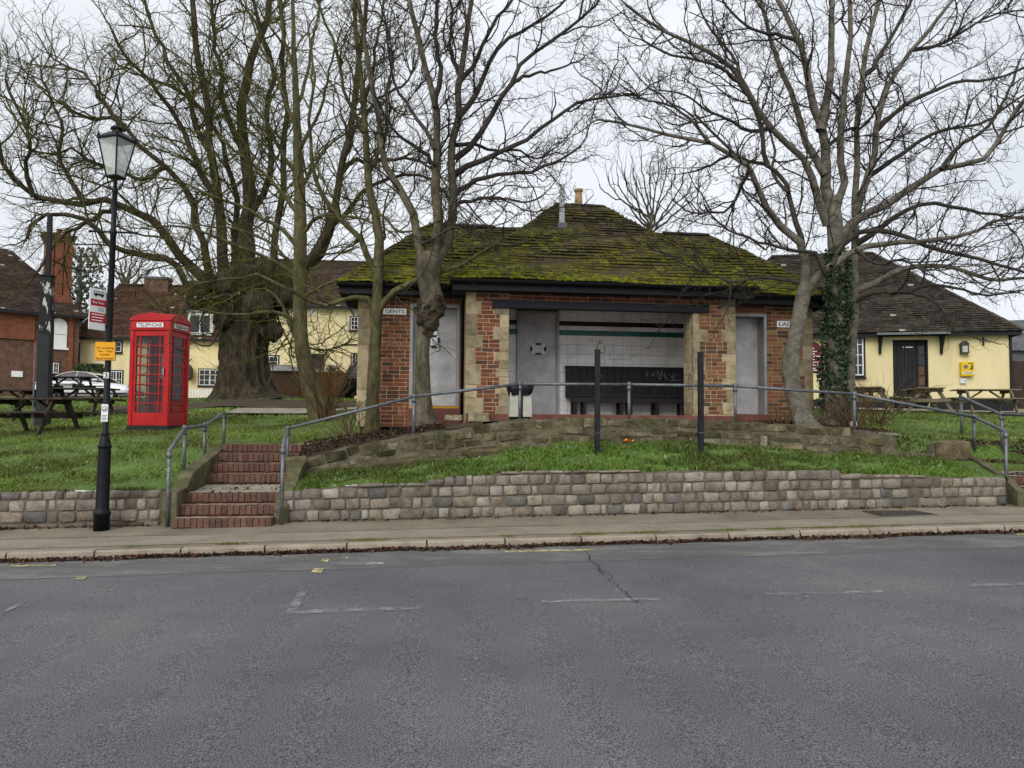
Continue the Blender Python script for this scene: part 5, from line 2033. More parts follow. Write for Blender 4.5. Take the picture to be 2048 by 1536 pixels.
# door with boards and a panel of small lights
dr = empty('door')
dr.parent = pr
dm = dx0 + (dx1 - dx0) * .68
n = 6
for i in range(n):
    w = (dm - dx0 - .06) / n
    xa = dx0 + .05 + i * w
    MB().box(xa + .004, xa + w - .004, .1, .14, dz0 - .15, dz1 - .05).build('board', 'black_wood', dr, bevel=.004)
MB().box(dm, dx1 - .05, .1, .13, dz0 - .15, dz1 - .05).build('side_panel', 'black_matt', dr)
for i in range(5):
    h = (dz1 - dz0 - .3) / 5
    MB().box(dm + .08, dx1 - .1, .09, .098, dz0 + .1 + i * h + .02, dz0 + .1 + (i + 1) * h - .02).build('pane', 'brown_board' if i < 3 else 'glass_dark', dr)
mb = MB()
mb.box(dx0, dx0 + .05, .0, .2, dz0 - .2, dz1)
mb.box(dx1 - .05, dx1, .0, .2, dz0 - .2, dz1)
mb.box(dx0 + .05, dx1 - .05, .0, .2, dz1 - .05, dz1 - .001)
mb.build('door_frame', 'black_matt', dr)
MB().box(dx0, dx1, .2, .25, dz0 - .3, dz1).build('door_back', 'black_matt', dr)
nx, nz = to_local(pr, 1817, 694)
for k, (a, b_) in enumerate(((-.17, -.13), (-.08, .17))):
    MB().box(nx + a, nx + b_, .085, .094, nz - .02, nz + .02).build('name_strip', 'sign_white', dr)
# canopy over the door
cx0, cz = to_local(pr, 1752, 668, -.3)
cx1, _ = to_local(pr, 1897, 668, -.3)
cp = empty('canopy')
cp.parent = pr
MB().hexa([(cx0, -.55, cz - .06), (cx1, -.55, cz - .06), (cx1, 0, cz + .02), (cx0, 0, cz + .02), (cx0, -.55, cz), (cx1, -.55, cz), (cx1, 0, cz + .12), (cx0, 0, cz + .12)]).build('canopy_roof', 'lead', cp)
for px in (1760, 1883):
    bx_, bz_ = to_local(pr, px, 708, -.05)
    MB().box(bx_ - .04, bx_ + .04, -.09, -.003, bz_, cz - .05).build('bracket', 'black_wood', cp)
    MB().bar((bx_, -.05, bz_ + .05), (bx_, -.42, cz - .05), .05, .06).build('bracket', 'black_wood', cp)
window(pr, 1703, 669, 1727, 751, 2, 4, surround='black_matt')
# maroon board
bx0, bz1 = to_local(pr, 1590, 684)
bx1, bz0 = to_local(pr, 1648, 745)
sb = empty('pub_board', pr.matrix_basis @ Vector((0, 0, 0)), pr.rotation_euler[2])
sb.location = (pr.location.x, pr.location.y, 0)
tag(sb, 'maroon pub board with arched top and white lettering on the cream wall', 'sign')
c_, w_, h_ = (bx0 + bx1) / 2, (bx1 - bx0) / 2, bz1 - bz0


def board(k):
    ol = [(-w_ * k, bz0 + h_ * (1 - k) / 2), (w_ * k, bz0 + h_ * (1 - k) / 2), (w_ * k, bz0 + h_ * .84 * k), (w_ * .72 * k, bz0 + h_ * .86 * k)]
    ol += [(w_ * .7 * k * math.cos(math.radians(a)), bz0 + h_ * (.86 + .14 * math.sin(math.radians(a))) * (k if k == 1 else .965)) for a in range(20, 170, 15)]
    ol += [(-w_ * .72 * k, bz0 + h_ * .86 * k), (-w_ * k, bz0 + h_ * .84 * k)]
    return [(c_ + x, z) for x, z in ol]


MB().prism(board(1), -.05, -.003).build('board', 'sign_black', sb)
MB().prism(board(.93), -.06, -.051).build('board_face', 'sign_maroon', sb)
for i, (k, ww) in enumerate(((.78, .3), (.68, .5), (.6, .4), (.52, .7), (.42, .4), (.33, .6), (.24, .72), (.13, .5), (.07, .5))):
    z = bz0 + h_ * k
    x = c_ - w_ * ww
    while x < c_ + w_ * ww - .02:
        L = RND.uniform(.03, .09)
        MB().box(x, min(x + L, c_ + w_ * ww), -.064, -.0605, z - .018, z + .018).build('lettering', 'sign_white', sb)
        x += L + .025
# lantern, cabinet, small boxes on the wall


def on_pub(name, label, cat):
    o = empty(name, (pr.location.x, pr.location.y, 0), pr.rotation_euler[2])
    return tag(o, label, cat)


lt = on_pub('wall_lantern', 'small glazed wall lantern above the yellow cabinet', 'lantern')
a0, b1 = to_local(pr, 1918, 689)
a1, b0 = to_local(pr, 1934, 708)
MB().box(a0, a1, -.2, -.16, b0, b1).build('front_frame', 'iron', lt)
MB().box(a0 + .04, a1 - .04, -.215, -.201, b0 + .05, b1 - .07).build('pane', 'milk_glass', lt)
MB().box(a0, a1, -.159, -.06, b0, b1).build('case', 'iron', lt)
MB().prism([(a0 - .03, b1), (a1 + .03, b1), ((a0 + a1) / 2 + .05, b1 + .1), ((a0 + a1) / 2 - .05, b1 + .1)], -.21, -.05).build('lantern_roof', 'iron', lt)
MB().box((a0 + a1) / 2 - .03, (a0 + a1) / 2 + .03, -.06, -.002, b0, b1).build('bracket', 'iron', lt)
MB().tube([(a1 - .04, -.1, b0), (a1, -.08, b0 - .06), (a1 + .03, -.02, b0 - .1)], .012, 6).build('cable', 'iron', lt)
df = on_pub('defibrillator_cabinet', 'yellow defibrillator cabinet on the cream pub wall', 'cabinet')
a0, b1 = to_local(pr, 1918, 724)
a1, b0 = to_local(pr, 1945, 753)
MB().box(a0, a1, -.2, -.003, b0, b1).build('case', 'defib', df, bevel=.03)
w = a1 - a0
h = b1 - b0
MB().box(a0 + w * .52, a0 + w * .9, -.206, -.201, b0 + h * .86, b0 + h * .91).build('slot', 'sign_black', df)
MB().add([(a0 + w * .34 + .07 * math.cos(k * math.pi / 8), -.206, b0 + h * .64 + .07 * math.sin(k * math.pi / 8)) for k in range(16)], [tuple(range(16))]).build('badge', 'lead', df)
MB().box(a0 + w * .76, a0 + w * .86, -.215, -.201, b0 + h * .5, b0 + h * .78).build('handle', 'sign_black', df)
MB().box(a0 + w * .68, a0 + w * .86, -.214, -.2015, b0 + h * .47, b0 + h * .54).build('handle', 'sign_black', df)
MB().box(a0 + w * .1, a0 + w * .95, -.206, -.201, b0 + h * .16, b0 + h * .3).build('label_strip', 'sign_white', df)
for k in range(4):
    MB().box(a0 + w * (.22 + .17 * k), a0 + w * (.32 + .17 * k), -.209, -.2065, b0 + h * .18, b0 + h * .28).build('label_mark', 'tile_green', df)
mbx = on_pub('meter_box', 'small white box mounted below the yellow cabinet', 'box')
a0, b1 = to_local(pr, 1919, 757)
a1, b0 = to_local(pr, 1932, 767)
MB().box(a0, a1, -.09, -.003, b0, b1).build('case', 'white_paint', mbx, bevel=.01)
MB().box(a1 - .07, a1 - .03, -.095, -.0905, (b0 + b1) / 2 - .02, (b0 + b1) / 2 + .02).build('knob', 'sign_black', mbx)
hk = on_pub('wall_bracket', 'dark iron wall bracket near the corner of the cream pub', 'bracket')
a0, b1 = to_local(pr, 1964, 675)
a1, b0 = to_local(pr, 1968, 691)
MB().box(a0, a1, -.05, -.002, b0, b1).build('plate', 'iron', hk)
MB().tube([(a1, -.03, b0 + .18), (a1 + .05, -.1, b0 + .2)], .014, 6).build('hook', 'iron', hk)

# ---- board fence and slate-roofed shed beyond the pub corner
fb, _ = building('board_fence', 2030, 28.5, math.radians(-6), 'dark brown board fence beyond the corner of the cream pub', 'fence')
fx0, fz1 = to_local(fb, 2019, 722)
for i in range(22):
    MB().box(fx0 + i * .15, fx0 + i * .15 + .142, 0, .025, 1.9, fz1 + RND.uniform(-.01, .01)).build('board', 'wood_dark', fb)
for z in (2.3, fz1 - .25):
    MB().box(fx0, fx0 + 3.3, .026, .08, z, z + .08).build('rail', 'wood_dark', fb)
sh, _ = building('slate_shed', 2035, 34.0, math.radians(-20), 'grey slate-roofed shed beyond the board fence')
sx0, sz1 = to_local(sh, 2012, 700)
sz2 = to_local(sh, 2040, 640, 2.0)[1]
MB().box(sx0, sx0 + 6, 0, 4, 1.8, sz1).build('wall', 'slate', sh)
MB().add([(sx0 - .2, -.2, sz1 - .05), (sx0 + 6.2, -.2, sz1 - .05), (sx0 + 6.2, 2, sz2), (sx0 - .2, 2, sz2), (sx0 + 6.2, 4.2, sz1 - .05), (sx0 - .2, 4.2, sz1 - .05)], [(0, 1, 2, 3), (2, 4, 5, 3), (0, 3, 5), (1, 4, 2), (0, 5, 4, 1)]).build('roof', 'slate', sh)

# ---- cream pub at the back left: low range with dormer, and taller range
pl, _ = building('pub', 300, 48.0, math.radians(6), 'low cream pub range with red-brown roof and blue dormer behind the phone box')
x0, _ = to_local(pl, 158, 700)
x1, _ = to_local(pl, 500, 700)
ez = to_local(pl, 300, 676)[1]
mb = MB().box(x0, x1, 0, 6, 1.8, ez)
mb.build('wall', 'render_yellow', pl)
ry = 3.0
rz_ = to_local(pl, 320, 571, ry)[1]
rx0 = to_local(pl, 238, 575, ry)[0]
tiled_roof(pl, [((x0 - .3, -.35, ez - .05), (x1, -.35, ez - .05), (x1, ry, rz_), (rx0, ry, rz_)), ((x0 - .3, 6.35, ez - .05), (x0 - .3, -.35, ez - .05), (rx0, ry, rz_), (rx0, ry, rz_)),
                ((x1, 6.35, ez - .05), (x0 - .3, 6.35, ez - .05), (rx0, ry, rz_), (x1, ry, rz_))], RED_T, gauge=.13, width=.22)
MB().box(x0 - .25, x1, -.4, -.3, ez - .2, ez - .06).build('gutter', 'black_matt', pl)
ridge_line((rx0, ry, rz_), (x1, ry, rz_), .13, .45, pl, col=(100, 72, 58))
gx, gz = to_local(pl, 159, 690, -.1)
MB().tube([(x0 - .2, -.35, ez - .2), (x0 + .05, -.12, ez - .45), (x0 + .05, -.1, 2.2)], .06, 8).build('downpipe', 'black_matt', pl)
window(pl, 232, 683, 243, 704, 1, 2)
window(pl, 222, 742, 244, 776, 4, 2, casements=2)
window(pl, 399, 739, 441, 771, 4, 3, casements=2)
lx, lz_ = to_local(pl, 382, 746)
MB().tube([(lx, -.02, lz_ + .9), (lx, -.4, lz_ + .7)], .03, 6).build('bracket', 'iron', pl)
MB().lathe([(.05, -.5), (.22, -.35), (.22, .25), (.1, .45), (.05, .5)], 10, (lx, -.35, lz_)).build('wall_lamp', 'iron', pl)
# dormer
q0, q1z = to_local(pl, 379, 629, -.2)
q1, q0z = to_local(pl, 421, 667, -.2)
dmr = empty('dormer')
dmr.parent = pl
MB().box(q0 - .1, q1 + .1, -.15, 2.2, q0z - .15, q1z + .15).build('cheek', 'sign_white', dmr)
MB().box(q0 - .2, q1 + .2, -.3, 2.4, q1z + .151, q1z + .25).build('dormer_roof', 'lead', dmr)
MB().box(q0 - .12, q1 + .12, -.22, -.151, q0z - .25, q0z - .02).build('apron', 'navy_timber', dmr)
window(pl, 0, 0, 0, 0, 2, 1, y=-.16, surround=None, casements=2, rect=(q0, q1, q0z, q1z))
# chimney
hx0, hz1 = to_local(pl, 293, 555, 3)
hx1, _ = to_local(pl, 340, 555, 3)
MB().box(hx0, hx1, 2.6, 3.5, rz_ - .5, hz1 - .15).build('chimney', 'pub_brick', pl)
MB().box(hx0 - .06, hx1 + .06, 2.54, 3.56, hz1 - .149, hz1).build('chimney_cap', 'slate', pl)

p2, _ = building('pub', 620, 44.0, math.radians(6), 'taller cream pub range with brown roof behind the skip')
x0, _ = to_local(p2, 470, 700)
x1, _ = to_local(p2, 860, 700)
ez = to_local(p2, 660, 612)[1]
MB().box(x0, x1, 0, 7, 1.8, ez).build('wall', 'render_yellow', p2)
ry = 3.5
rz_ = to_local(p2, 640, 522, ry)[1]
tiled_roof(p2, [((x0 - .3, -.35, ez - .05), (x1 + .3, -.35, ez - .05), (x1 + .3, ry, rz_), (x0 - .3, ry, rz_)), ((x1 + .3, 7.35, ez - .05), (x0 - .3, 7.35, ez - .05), (x0 - .3, ry, rz_), (x1 + .3, ry, rz_))], PUB_T, gauge=.13, width=.22)
MB().prism([(0.02, ez - .05), (6.98, ez - .05), (3.5, rz_ - .1)], 0, .2).build('gable', 'render_yellow', p2, loc=(x0 + .2, 0, 0), rot=(0, 0, math.pi / 2))
MB().prism([(0.02, ez - .05), (6.98, ez - .05), (3.5, rz_ - .1)], 0, .2).build('gable', 'render_yellow', p2, loc=(x1, 0, 0), rot=(0, 0, math.pi / 2))
MB().box(x0 - .25, x1 + .25, -.4, -.3, ez - .2, ez - .06).build('gutter', 'black_matt', p2)
ridge_line((x0 - .3, ry, rz_), (x1 + .3, ry, rz_), .13, .45, p2, col=(92, 72, 60))
window(p2, 522, 712, 556, 735, 4, 2)
window(p2, 620, 710, 646, 742, 2, 2, frame='black_matt')
window(p2, 702, 634, 722, 660, 3, 3)
window(p2, 704, 708, 726, 738, 3, 3)
MB().add([(to_local(p2, 627, 622)[0] + .2 * math.cos(k * math.pi / 8), -.03, to_local(p2, 627, 622)[1] + .2 * math.sin(k * math.pi / 8)) for k in range(16)], [tuple(range(16))]).build('wall_plaque', 'sign_white', p2)
MB().box(to_local(p2, 682, 690)[0], to_local(p2, 716, 690)[0], -.06, -.002, to_local(p2, 700, 691)[1], to_local(p2, 700, 688)[1]).build('string_course', 'black_matt', p2)

# ---- brick house at far left
bh, _ = building('brick_house', 60, 45.0, math.radians(38), 'old brick house with tall clustered chimney and arched white window')
x0, _ = to_local(bh, -160, 700)
x1, _ = to_local(bh, 157, 700)
ez = to_local(bh, 60, 622)[1]
MB().box(x0, x1, 0, 8, 1.8, ez).build('wall', 'pub_brick', bh)
ry = 4.0
rz_ = to_local(bh, 20, 498, ry)[1]
tiled_roof(bh, [((x0 - .3, -.45, ez - .1), (x1 + .4, -.45, ez - .1), (x1 - 3.4, ry, rz_), (x0 - .3, ry, rz_)), ((x1 + .4, -.45, ez - .1), (x1 + .4, 8.45, ez - .1), (x1 - 3.4, ry, rz_), (x1 - 3.4, ry, rz_)),
                ((x1 + .4, 8.45, ez - .1), (x0 - .3, 8.45, ez - .1), (x0 - .3, ry, rz_), (x1 - 3.4, ry, rz_))], [(74, 58, 54), (84, 66, 58), (66, 54, 50), (90, 74, 64)], gauge=.13, width=.22)
MB().box(x0 - .3, x1 + .35, -.5, -.4, ez - .25, ez - .08).build('gutter', 'black_matt', bh)
hx, hz0 = to_local(bh, 68, 680)
MB().box(x0, hx, -.1, -.003, hz0, ez - .15).build('hung_tiling', 'red_brick', bh)
for i in range(14):
    z = hz0 + i * (ez - .15 - hz0) / 14
    MB().hexa([(x0, -.14, z), (hx, -.14, z), (hx, -.1001, z), (x0, -.1001, z), (x0, -.135, z + .02), (hx, -.135, z + .02), (hx, -.101, z + .16), (x0, -.101, z + .16)]).build('tile_course', 'red_brick', bh)
for px in (72, 140):
    a = to_local(bh, px, 700)[0]
    MB().box(a - .14, a + .14, -.08, -.002, 1.9, ez - .2 if px > 100 else hz0 - .01).build('brick_pilaster', 'red_brick', bh)
ax0, az0 = to_local(bh, 98, 694)
ax1, az1 = to_local(bh, 135, 638)
aw = (ax1 - ax0) / 2
az_ = az1 - aw
ol = [(ax0, az0), (ax1, az0)] + [((ax0 + ax1) / 2 + aw * math.cos(math.radians(a)), az_ + aw * math.sin(math.radians(a))) for a in range(0, 181, 15)]
aw_ = empty('arched_window')
aw_.parent = bh
MB().prism(ol, -.05, -.003).build('shutter_board', 'sign_white', aw_)
MB().box(ax0 - .1, ax1 + .1, -.1, -.002, az0 - .12, az0 - .001).build('sill', 'sign_white', aw_)
MB().box(ax0 + .05, ax1 - .05, -.056, -.0505, (az0 + az1) / 2 - .1, (az0 + az1) / 2 - .07).build('board_joint', 'lead', aw_)
window(bh, 96, 725, 117, 747, 4, 2, casements=2)
wpx, wpz = to_local(bh, 34, 748)
MB().box(wpx - .28, wpx + .28, -.05, -.002, wpz - .17, wpz + .17).build('wall_plaque', 'sign_white', bh)
# chimney stack with pots
ck = empty('chimney')
ck.parent = bh
hx0, hz0 = to_local(bh, 84, 618, .9)
hx1, hz1 = to_local(bh, 146, 474, .9)
MB().box(hx0, hx1, .4, 1.5, ez - .6, hz0 + .9).build('stack_base', 'red_brick', ck)
for i in range(3):
    w = (hx1 - hx0) / 3
    MB().box(hx0 + i * w + .03, hx0 + (i + 1) * w - .03, .5, 1.4, hz0 + .901, hz1 - .5).build('flue_shaft', 'red_brick', ck)
for k in range(4):
    MB().box(hx0 - .03 - .05 * k, hx1 + .03 + .05 * k, .45 - .05 * k, 1.45 + .05 * k, hz1 - .5 + .12 * k + .001, hz1 - .38 + .12 * k).build('corbel', 'pub_brick', ck)
for i in range(3):
    xx = hx0 + (i + .5) * (hx1 - hx0) / 3
    MB().lathe([(.15, 0), (.13, .3), (.16, .32), (.16, .4), (.1, .41)], 12, (xx, .95, hz1 - .02)).build('chimney_pot', 'red_brick', ck, smooth=True)


# ================================================================== VEHICLES AND YARD THINGS
def car(p, rz, label, m, prof_low, prof_cab, L, W, wheels, wr, name='parked_car'):
    """prof_low: [(x, ztop)] bonnet/boot line; prof_cab: greenhouse outline (x,z) base to roof"""
    root = empty(name, p, rz)
    tag(root, label, 'car')
    st = []
    for x, zt in prof_low:
        k = 1 - .16 * (abs(x) / (L / 2)) ** 4
        hw = W / 2 * k
        zb = .22 + .12 * (abs(x) / (L / 2)) ** 6
        st.append([(x, -hw * .9, zb), (x, -hw, zb + .15), (x, -hw, zt - .22), (x, -hw * .93, zt - .04), (x, -hw * .7, zt), (x, hw * .7, zt), (x, hw * .93, zt - .04), (x, hw, zt - .22), (x, hw, zb + .15), (x, hw * .9, zb)])
    V = [v for s_ in st for v in s_]
    F = []
    for i in range(len(st) - 1):
        for k in range(10):
            F.append((i * 10 + k, i * 10 + (k + 1) % 10, (i + 1) * 10 + (k + 1) % 10, (i + 1) * 10 + k))
    F += [tuple(range(10)), tuple((len(st) - 1) * 10 + k for k in range(9, -1, -1))]
    MB().add(V, F).build('body', m, root, smooth=True)
    n = len(prof_cab)
    hw0, hw1 = W / 2 * .9, W / 2 * .68
    zmin, zmax = min(z for x, z in prof_cab), max(z for x, z in prof_cab)
    hwz = lambda z: hw0 + (hw1 - hw0) * (z - zmin) / (zmax - zmin)
    V = [(x, -hwz(z), z) for x, z in prof_cab] + [(x, hwz(z), z) for x, z in prof_cab]
    F = [tuple(range(n)), tuple(range(2 * n - 1, n - 1, -1))] + [(i, i + n, (i + 1) % n + n, (i + 1) % n) for i in range(n)]
    MB().add(V, F).build('glasshouse', 'glass_car', root)
    # roof panel and pillars over the glass
    top = [q for q in prof_cab if q[1] > zmax - .17]
    MB().add([(x, -hwz(z) - .004, z + .012) for x, z in top] + [(x, hwz(z) + .004, z + .012) for x, z in top], [(i, i + 1, len(top) + i + 1, len(top) + i) for i in range(len(top) - 1)]).build('roof', m, root, smooth=True)
    for sy in (-1, 1):
        mb = MB()
        for i in range(n - 1):
            (xa, za), (xb, zb) = prof_cab[i], prof_cab[i + 1]
            mb.bar((xa, sy * (hwz(za) + .008), za), (xb, sy * (hwz(zb) + .008), zb), .03, .075, (0, sy, 0))
        xm = (prof_cab[0][0] + prof_cab[-1][0]) / 2
        mb.bar((xm, sy * (hwz(zmin) + .006), zmin), (xm + .05, sy * (hwz(zmax) + .006), zmax - .03), .02, .06, (0, sy, 0))
        mb.build('pillar', m, root)
    for x in wheels:
        for sy in (-1, 1):
            w_ = empty('wheel')
            w_.parent = root
            w_.location = (x, sy * (W / 2 - .1), wr)
            w_.rotation_euler = (math.pi / 2, 0, 0)
            MB().lathe([(wr * .6, -.1), (wr * .95, -.1), (wr, -.06), (wr, .06), (wr * .95, .1), (wr * .6, .1)], 24).build('tyre', 'tyre', w_, smooth=True)
            MB().lathe([(wr * .62, -.104), (wr * .6, .104)], 20).build('rim', 'chrome', w_)
            MB().lathe([(wr * 1.14, -.107), (wr * 1.14, -.02)], 24).build('wheel_arch', 'tyre', w_)
    return root


q = ground_at(178, 808, 38.5)
cw = car(q, math.radians(2), 'white saloon car parked on the pub yard behind the picnic tables', 'car_white',
         [(-2.35, .72), (-2.28, .9), (-1.9, .97), (-1.2, .98), (.3, .96), (1.0, .92), (1.6, .84), (2.1, .76), (2.32, .66), (2.38, .5)],
         [(-1.75, .95), (-1.0, 1.32), (-.5, 1.42), (.15, 1.4), (.55, 1.27), (1.1, .93)], 4.76, 1.8, (-1.4, 1.42), .31)
for sy in (-1, 1):
    MB().lathe([(.0, -.02), (.09, -.015), (.11, 0), (.09, .02), (0, .025)], 12, (0, 0, 0)).build('headlight', 'chrome', cw, smooth=True, loc=(2.2, sy * .66, .66), rot=(0, math.pi / 2, 0))
    MB().box(.62, .84, sy * .98 - .06, sy * .98 + .06, .98, 1.1).build('mirror', 'car_white', cw, bevel=.02)
    for x in (-.35, .55):
        MB().box(x - .09, x + .09, sy * .9 - .012, sy * .9 + .012, .84, .865).build('door_handle', 'car_white', cw)
    MB().box(-2.25, 2.25, sy * .875 - .03, sy * .875 + .03, .3, .38).build('sill_strip', 'tyre', cw)
MB().box(2.3, 2.4, -.7, .7, .34, .46).build('bumper', 'tyre', cw, bevel=.02)
q = ground_at(745, 806, 33.0)
cd = car(q, math.radians(178), 'dark blue off-road car parked beside the skip, half hidden by the toilet block', 'car_dark',
         [(-2.2, 1.0), (-2.15, 1.1), (-1.5, 1.12), (0, 1.12), (.8, 1.12), (1.2, 1.08), (1.8, 1.04), (2.1, .98), (2.2, .75)],
         [(-2.1, 1.1), (-2.0, 1.72), (-1.2, 1.8), (.2, 1.8), (.5, 1.74), (1.0, 1.1)], 4.4, 1.85, (-1.3, 1.35), .37)
for sy in (-1, 1):
    MB().lathe([(.0, -.02), (.1, -.015), (.12, 0), (.1, .02), (0, .025)], 12).build('headlight', 'chrome', cd, smooth=True, loc=(2.18, sy * .66, .85), rot=(0, math.pi / 2, 0))
MB().box(2.15, 2.3, -.85, .85, .42, .62).build('bumper', 'chrome', cd, bevel=.03)

# skip
q = ground_at(632, 808, 31.0)
sk = empty('skip', q, math.radians(8))
tag(sk, 'rusty yellow builders skip heaped with rubble behind the slim trunk', 'skip')
V = [(-.75, -.75, 0), (.75, -.75, 0), (.75, .75, 0), (-.75, .75, 0), (-1.1, -.85, .98), (1.15, -.85, .98), (1.15, .85, .98), (-1.1, .85, .98)]
MB().add(V, [(0, 3, 2, 1), (0, 1, 5, 4), (1, 2, 6, 5), (2, 3, 7, 6), (3, 0, 4, 7)]).build('body', 'skip_yellow', sk, bevel=.02)
for a, b in ((4, 5), (5, 6), (6, 7), (7, 4)):
    MB().bar(V[a], V[b], .08, .07).build('rim', 'skip_yellow', sk)
for x in (-.45, 0, .45):
    MB().bar((x, -.78, .05), (x * 1.25, -.87, .95), .07, .05, (0, 1, 0)).build('rib', 'skip_yellow', sk)
MB().box(-1.18, -.98, -.5, .5, .1, .9).build('end_plate', 'skip_red', sk, bevel=.02)
for sx in (-.6, .6):
    MB().tube([(sx, -.84, .5), (sx, -.98, .5)], .05, 10).build('lug', 'skip_red', sk)
for k in range(46):
    w = RND.uniform(.08, .3)
    o = link('rubble', RND.choice(UPST), None, sk, (RND.uniform(-.9, .95), RND.uniform(-.65, .65), .95 + RND.uniform(0, .34) * (1 - abs(k % 9 - 4) / 6)), (RND.uniform(-1, 1), RND.uniform(-1, 1), RND.uniform(0, 3)))
    o.scale = (w, w * RND.uniform(.4, 1), w * RND.uniform(.3, .8))
    o.color = lin(RND.choice([(214, 206, 196), (190, 178, 160), (150, 118, 96), (226, 220, 226), (168, 140, 110)]))
MB().box(-.9, .9, -.65, .65, .7, .95).build('fill', 'rubble', sk)

# low brown store
q = ground_at(556, 800, 30.5)
lb = empty('low_store', q, math.radians(4))
tag(lb, 'low brown boarded store with a white flat top behind the chestnut tree', 'store')
for i in range(8):
    x = -.9 + i * .225
    MB().box(x + .003, x + .222, -.6, -.575, -.2, 1.02).build('board', 'brown_board', lb)
MB().box(-.899, .899, -.574, .6, -.2, 1.0).build('body', 'brown_board', lb)
MB().box(-1.0, 1.05, -.75, .75, 1.021, 1.2).build('flat_top', 'white_paint', lb, bevel=.02)
MB().box(-.95, .6, -.7, .7, 1.201, 1.27).build('sheet', 'rubble', lb, bevel=.02)

# picket fence
fp = P(412, 800, 42.0)
fp.z = 2.38
pk = empty('picket_fence', fp, math.radians(3))
tag(pk, 'white picket fence below the pub window', 'fence')
for i in range(16):
    x = -1.2 + i * .16
    MB().prism([(x - .045, 0), (x + .045, 0), (x + .045, .82), (x, .9), (x - .045, .82)], -.012, .012).build('picket', 'white_paint', pk)
for z in (.25, .65):
    MB().box(-1.3, 1.3, .013, .05, z, z + .08).build('rail', 'white_paint', pk)
# festoon lights on the old tree
fs = empty('festoon_lights')
tag(fs, 'string of small white bulbs hung across the old chestnut trunk', 'lights')
pts = [P(x, y, 24.9) for x, y in ((352, 588), (370, 592), (391, 594), (409, 595.5), (428, 595), (446, 593), (462, 590.5), (478, 586.5), (500, 582))]
MB().tube(pts, .008, 5).build('cable', 'black_matt', fs)
for p in pts:
    MB().lathe([(0, -.05), (.03, -.035), (.035, -.01), (.015, .02), (.015, .035)], 8, p).build('bulb', 'sign_white', fs, smooth=True)
# orange litter, stone ball
s, t = ST(1258, 890, 12.1)[0], 12.1
og = empty('food_wrapper', S(s, t, H(s, t) + .05), .4)
tag(og, 'crumpled orange food wrapper lying on the grass strip', 'litter')
MB().add([(-.1, -.03, .03), (-.04, -.06, .06), (.05, -.04, .02), (.11, 0, .06), (.06, .05, .03), (-.03, .04, .07), (-.09, .03, .02), (0, 0, .0)], [(0, 1, 7), (1, 2, 7), (2, 3, 7), (3, 4, 7), (4, 5, 7), (5, 6, 7), (6, 0, 7)]).build('paper', 'plastic_orange', og)
s, z = ST(1707, 849, 12.5)
sb_ = MB().lathe([(0, -.07), (.05, -.05), (.07, 0), (.05, .05), (0, .07)], 12).build('stone_ball', 'concrete', smooth=True, loc=S(s, 12.5, z))
tag(sb_, 'small round pale stone on the rubble wall at a rail post', 'stone')

# ================================================================== TREES
def resample(pts, n):
    """smooth curve through points (m,k) sampled n times"""
    p = np.asarray(pts, float)
    if len(p) == 2:
        k = np.linspace(0, 1, n)[:, None]
        return p[0] * (1 - k) + p[1] * k
    q = np.vstack([2 * p[0] - p[1], p, 2 * p[-1] - p[-2]])
    d = np.concatenate([[0], np.cumsum(np.linalg.norm(np.diff(p[:, :3], axis=0), axis=1))])
    out = []
    for x in np.linspace(0, d[-1], n):
        i = min(len(p) - 2, max(0, np.searchsorted(d, x) - 1))
        t = (x - d[i]) / max(1e-9, d[i + 1] - d[i])
        a, b, c, e = q[i], q[i + 1], q[i + 2], q[i + 3]
        out.append(.5 * ((2 * b) + (c - a) * t + (2 * a - 5 * b + 4 * c - e) * t * t + (3 * b - a - 3 * c + e) * t ** 3))
    return np.array(out)


def limb(Y, px, w0, w1, d0=0.0, d1=0.0, n=14, wig=.02, taper=.62):
    """a limb traced along picture points at a tree's distance, bending towards or away by d0..d1 metres"""
    m = len(px)
    L = np.concatenate([[0], np.cumsum([math.dist(px[i][:2], px[i + 1][:2]) for i in range(m - 1)])])
    L = L / L[-1]
    pts = []
    for (q, k) in zip(px, L):
        y = Y + d0 + (d1 - d0) * k
        p = P(q[0], q[1], y)
        w = q[2] if len(q) > 2 else w0 + (w1 - w0) * k ** taper
        pts.append((p.x, p.y, p.z, max(.006, w * .5 * Y / FPX)))
    r = resample(pts, n)
    if wig:
        r[1:, :3] += NPR.normal(0, wig, (n - 1, 3)) * np.minimum(1, r[1:, 3:4] * 10 + .2)
    r[:, 3] = np.maximum(r[:, 3], .005)
    return r


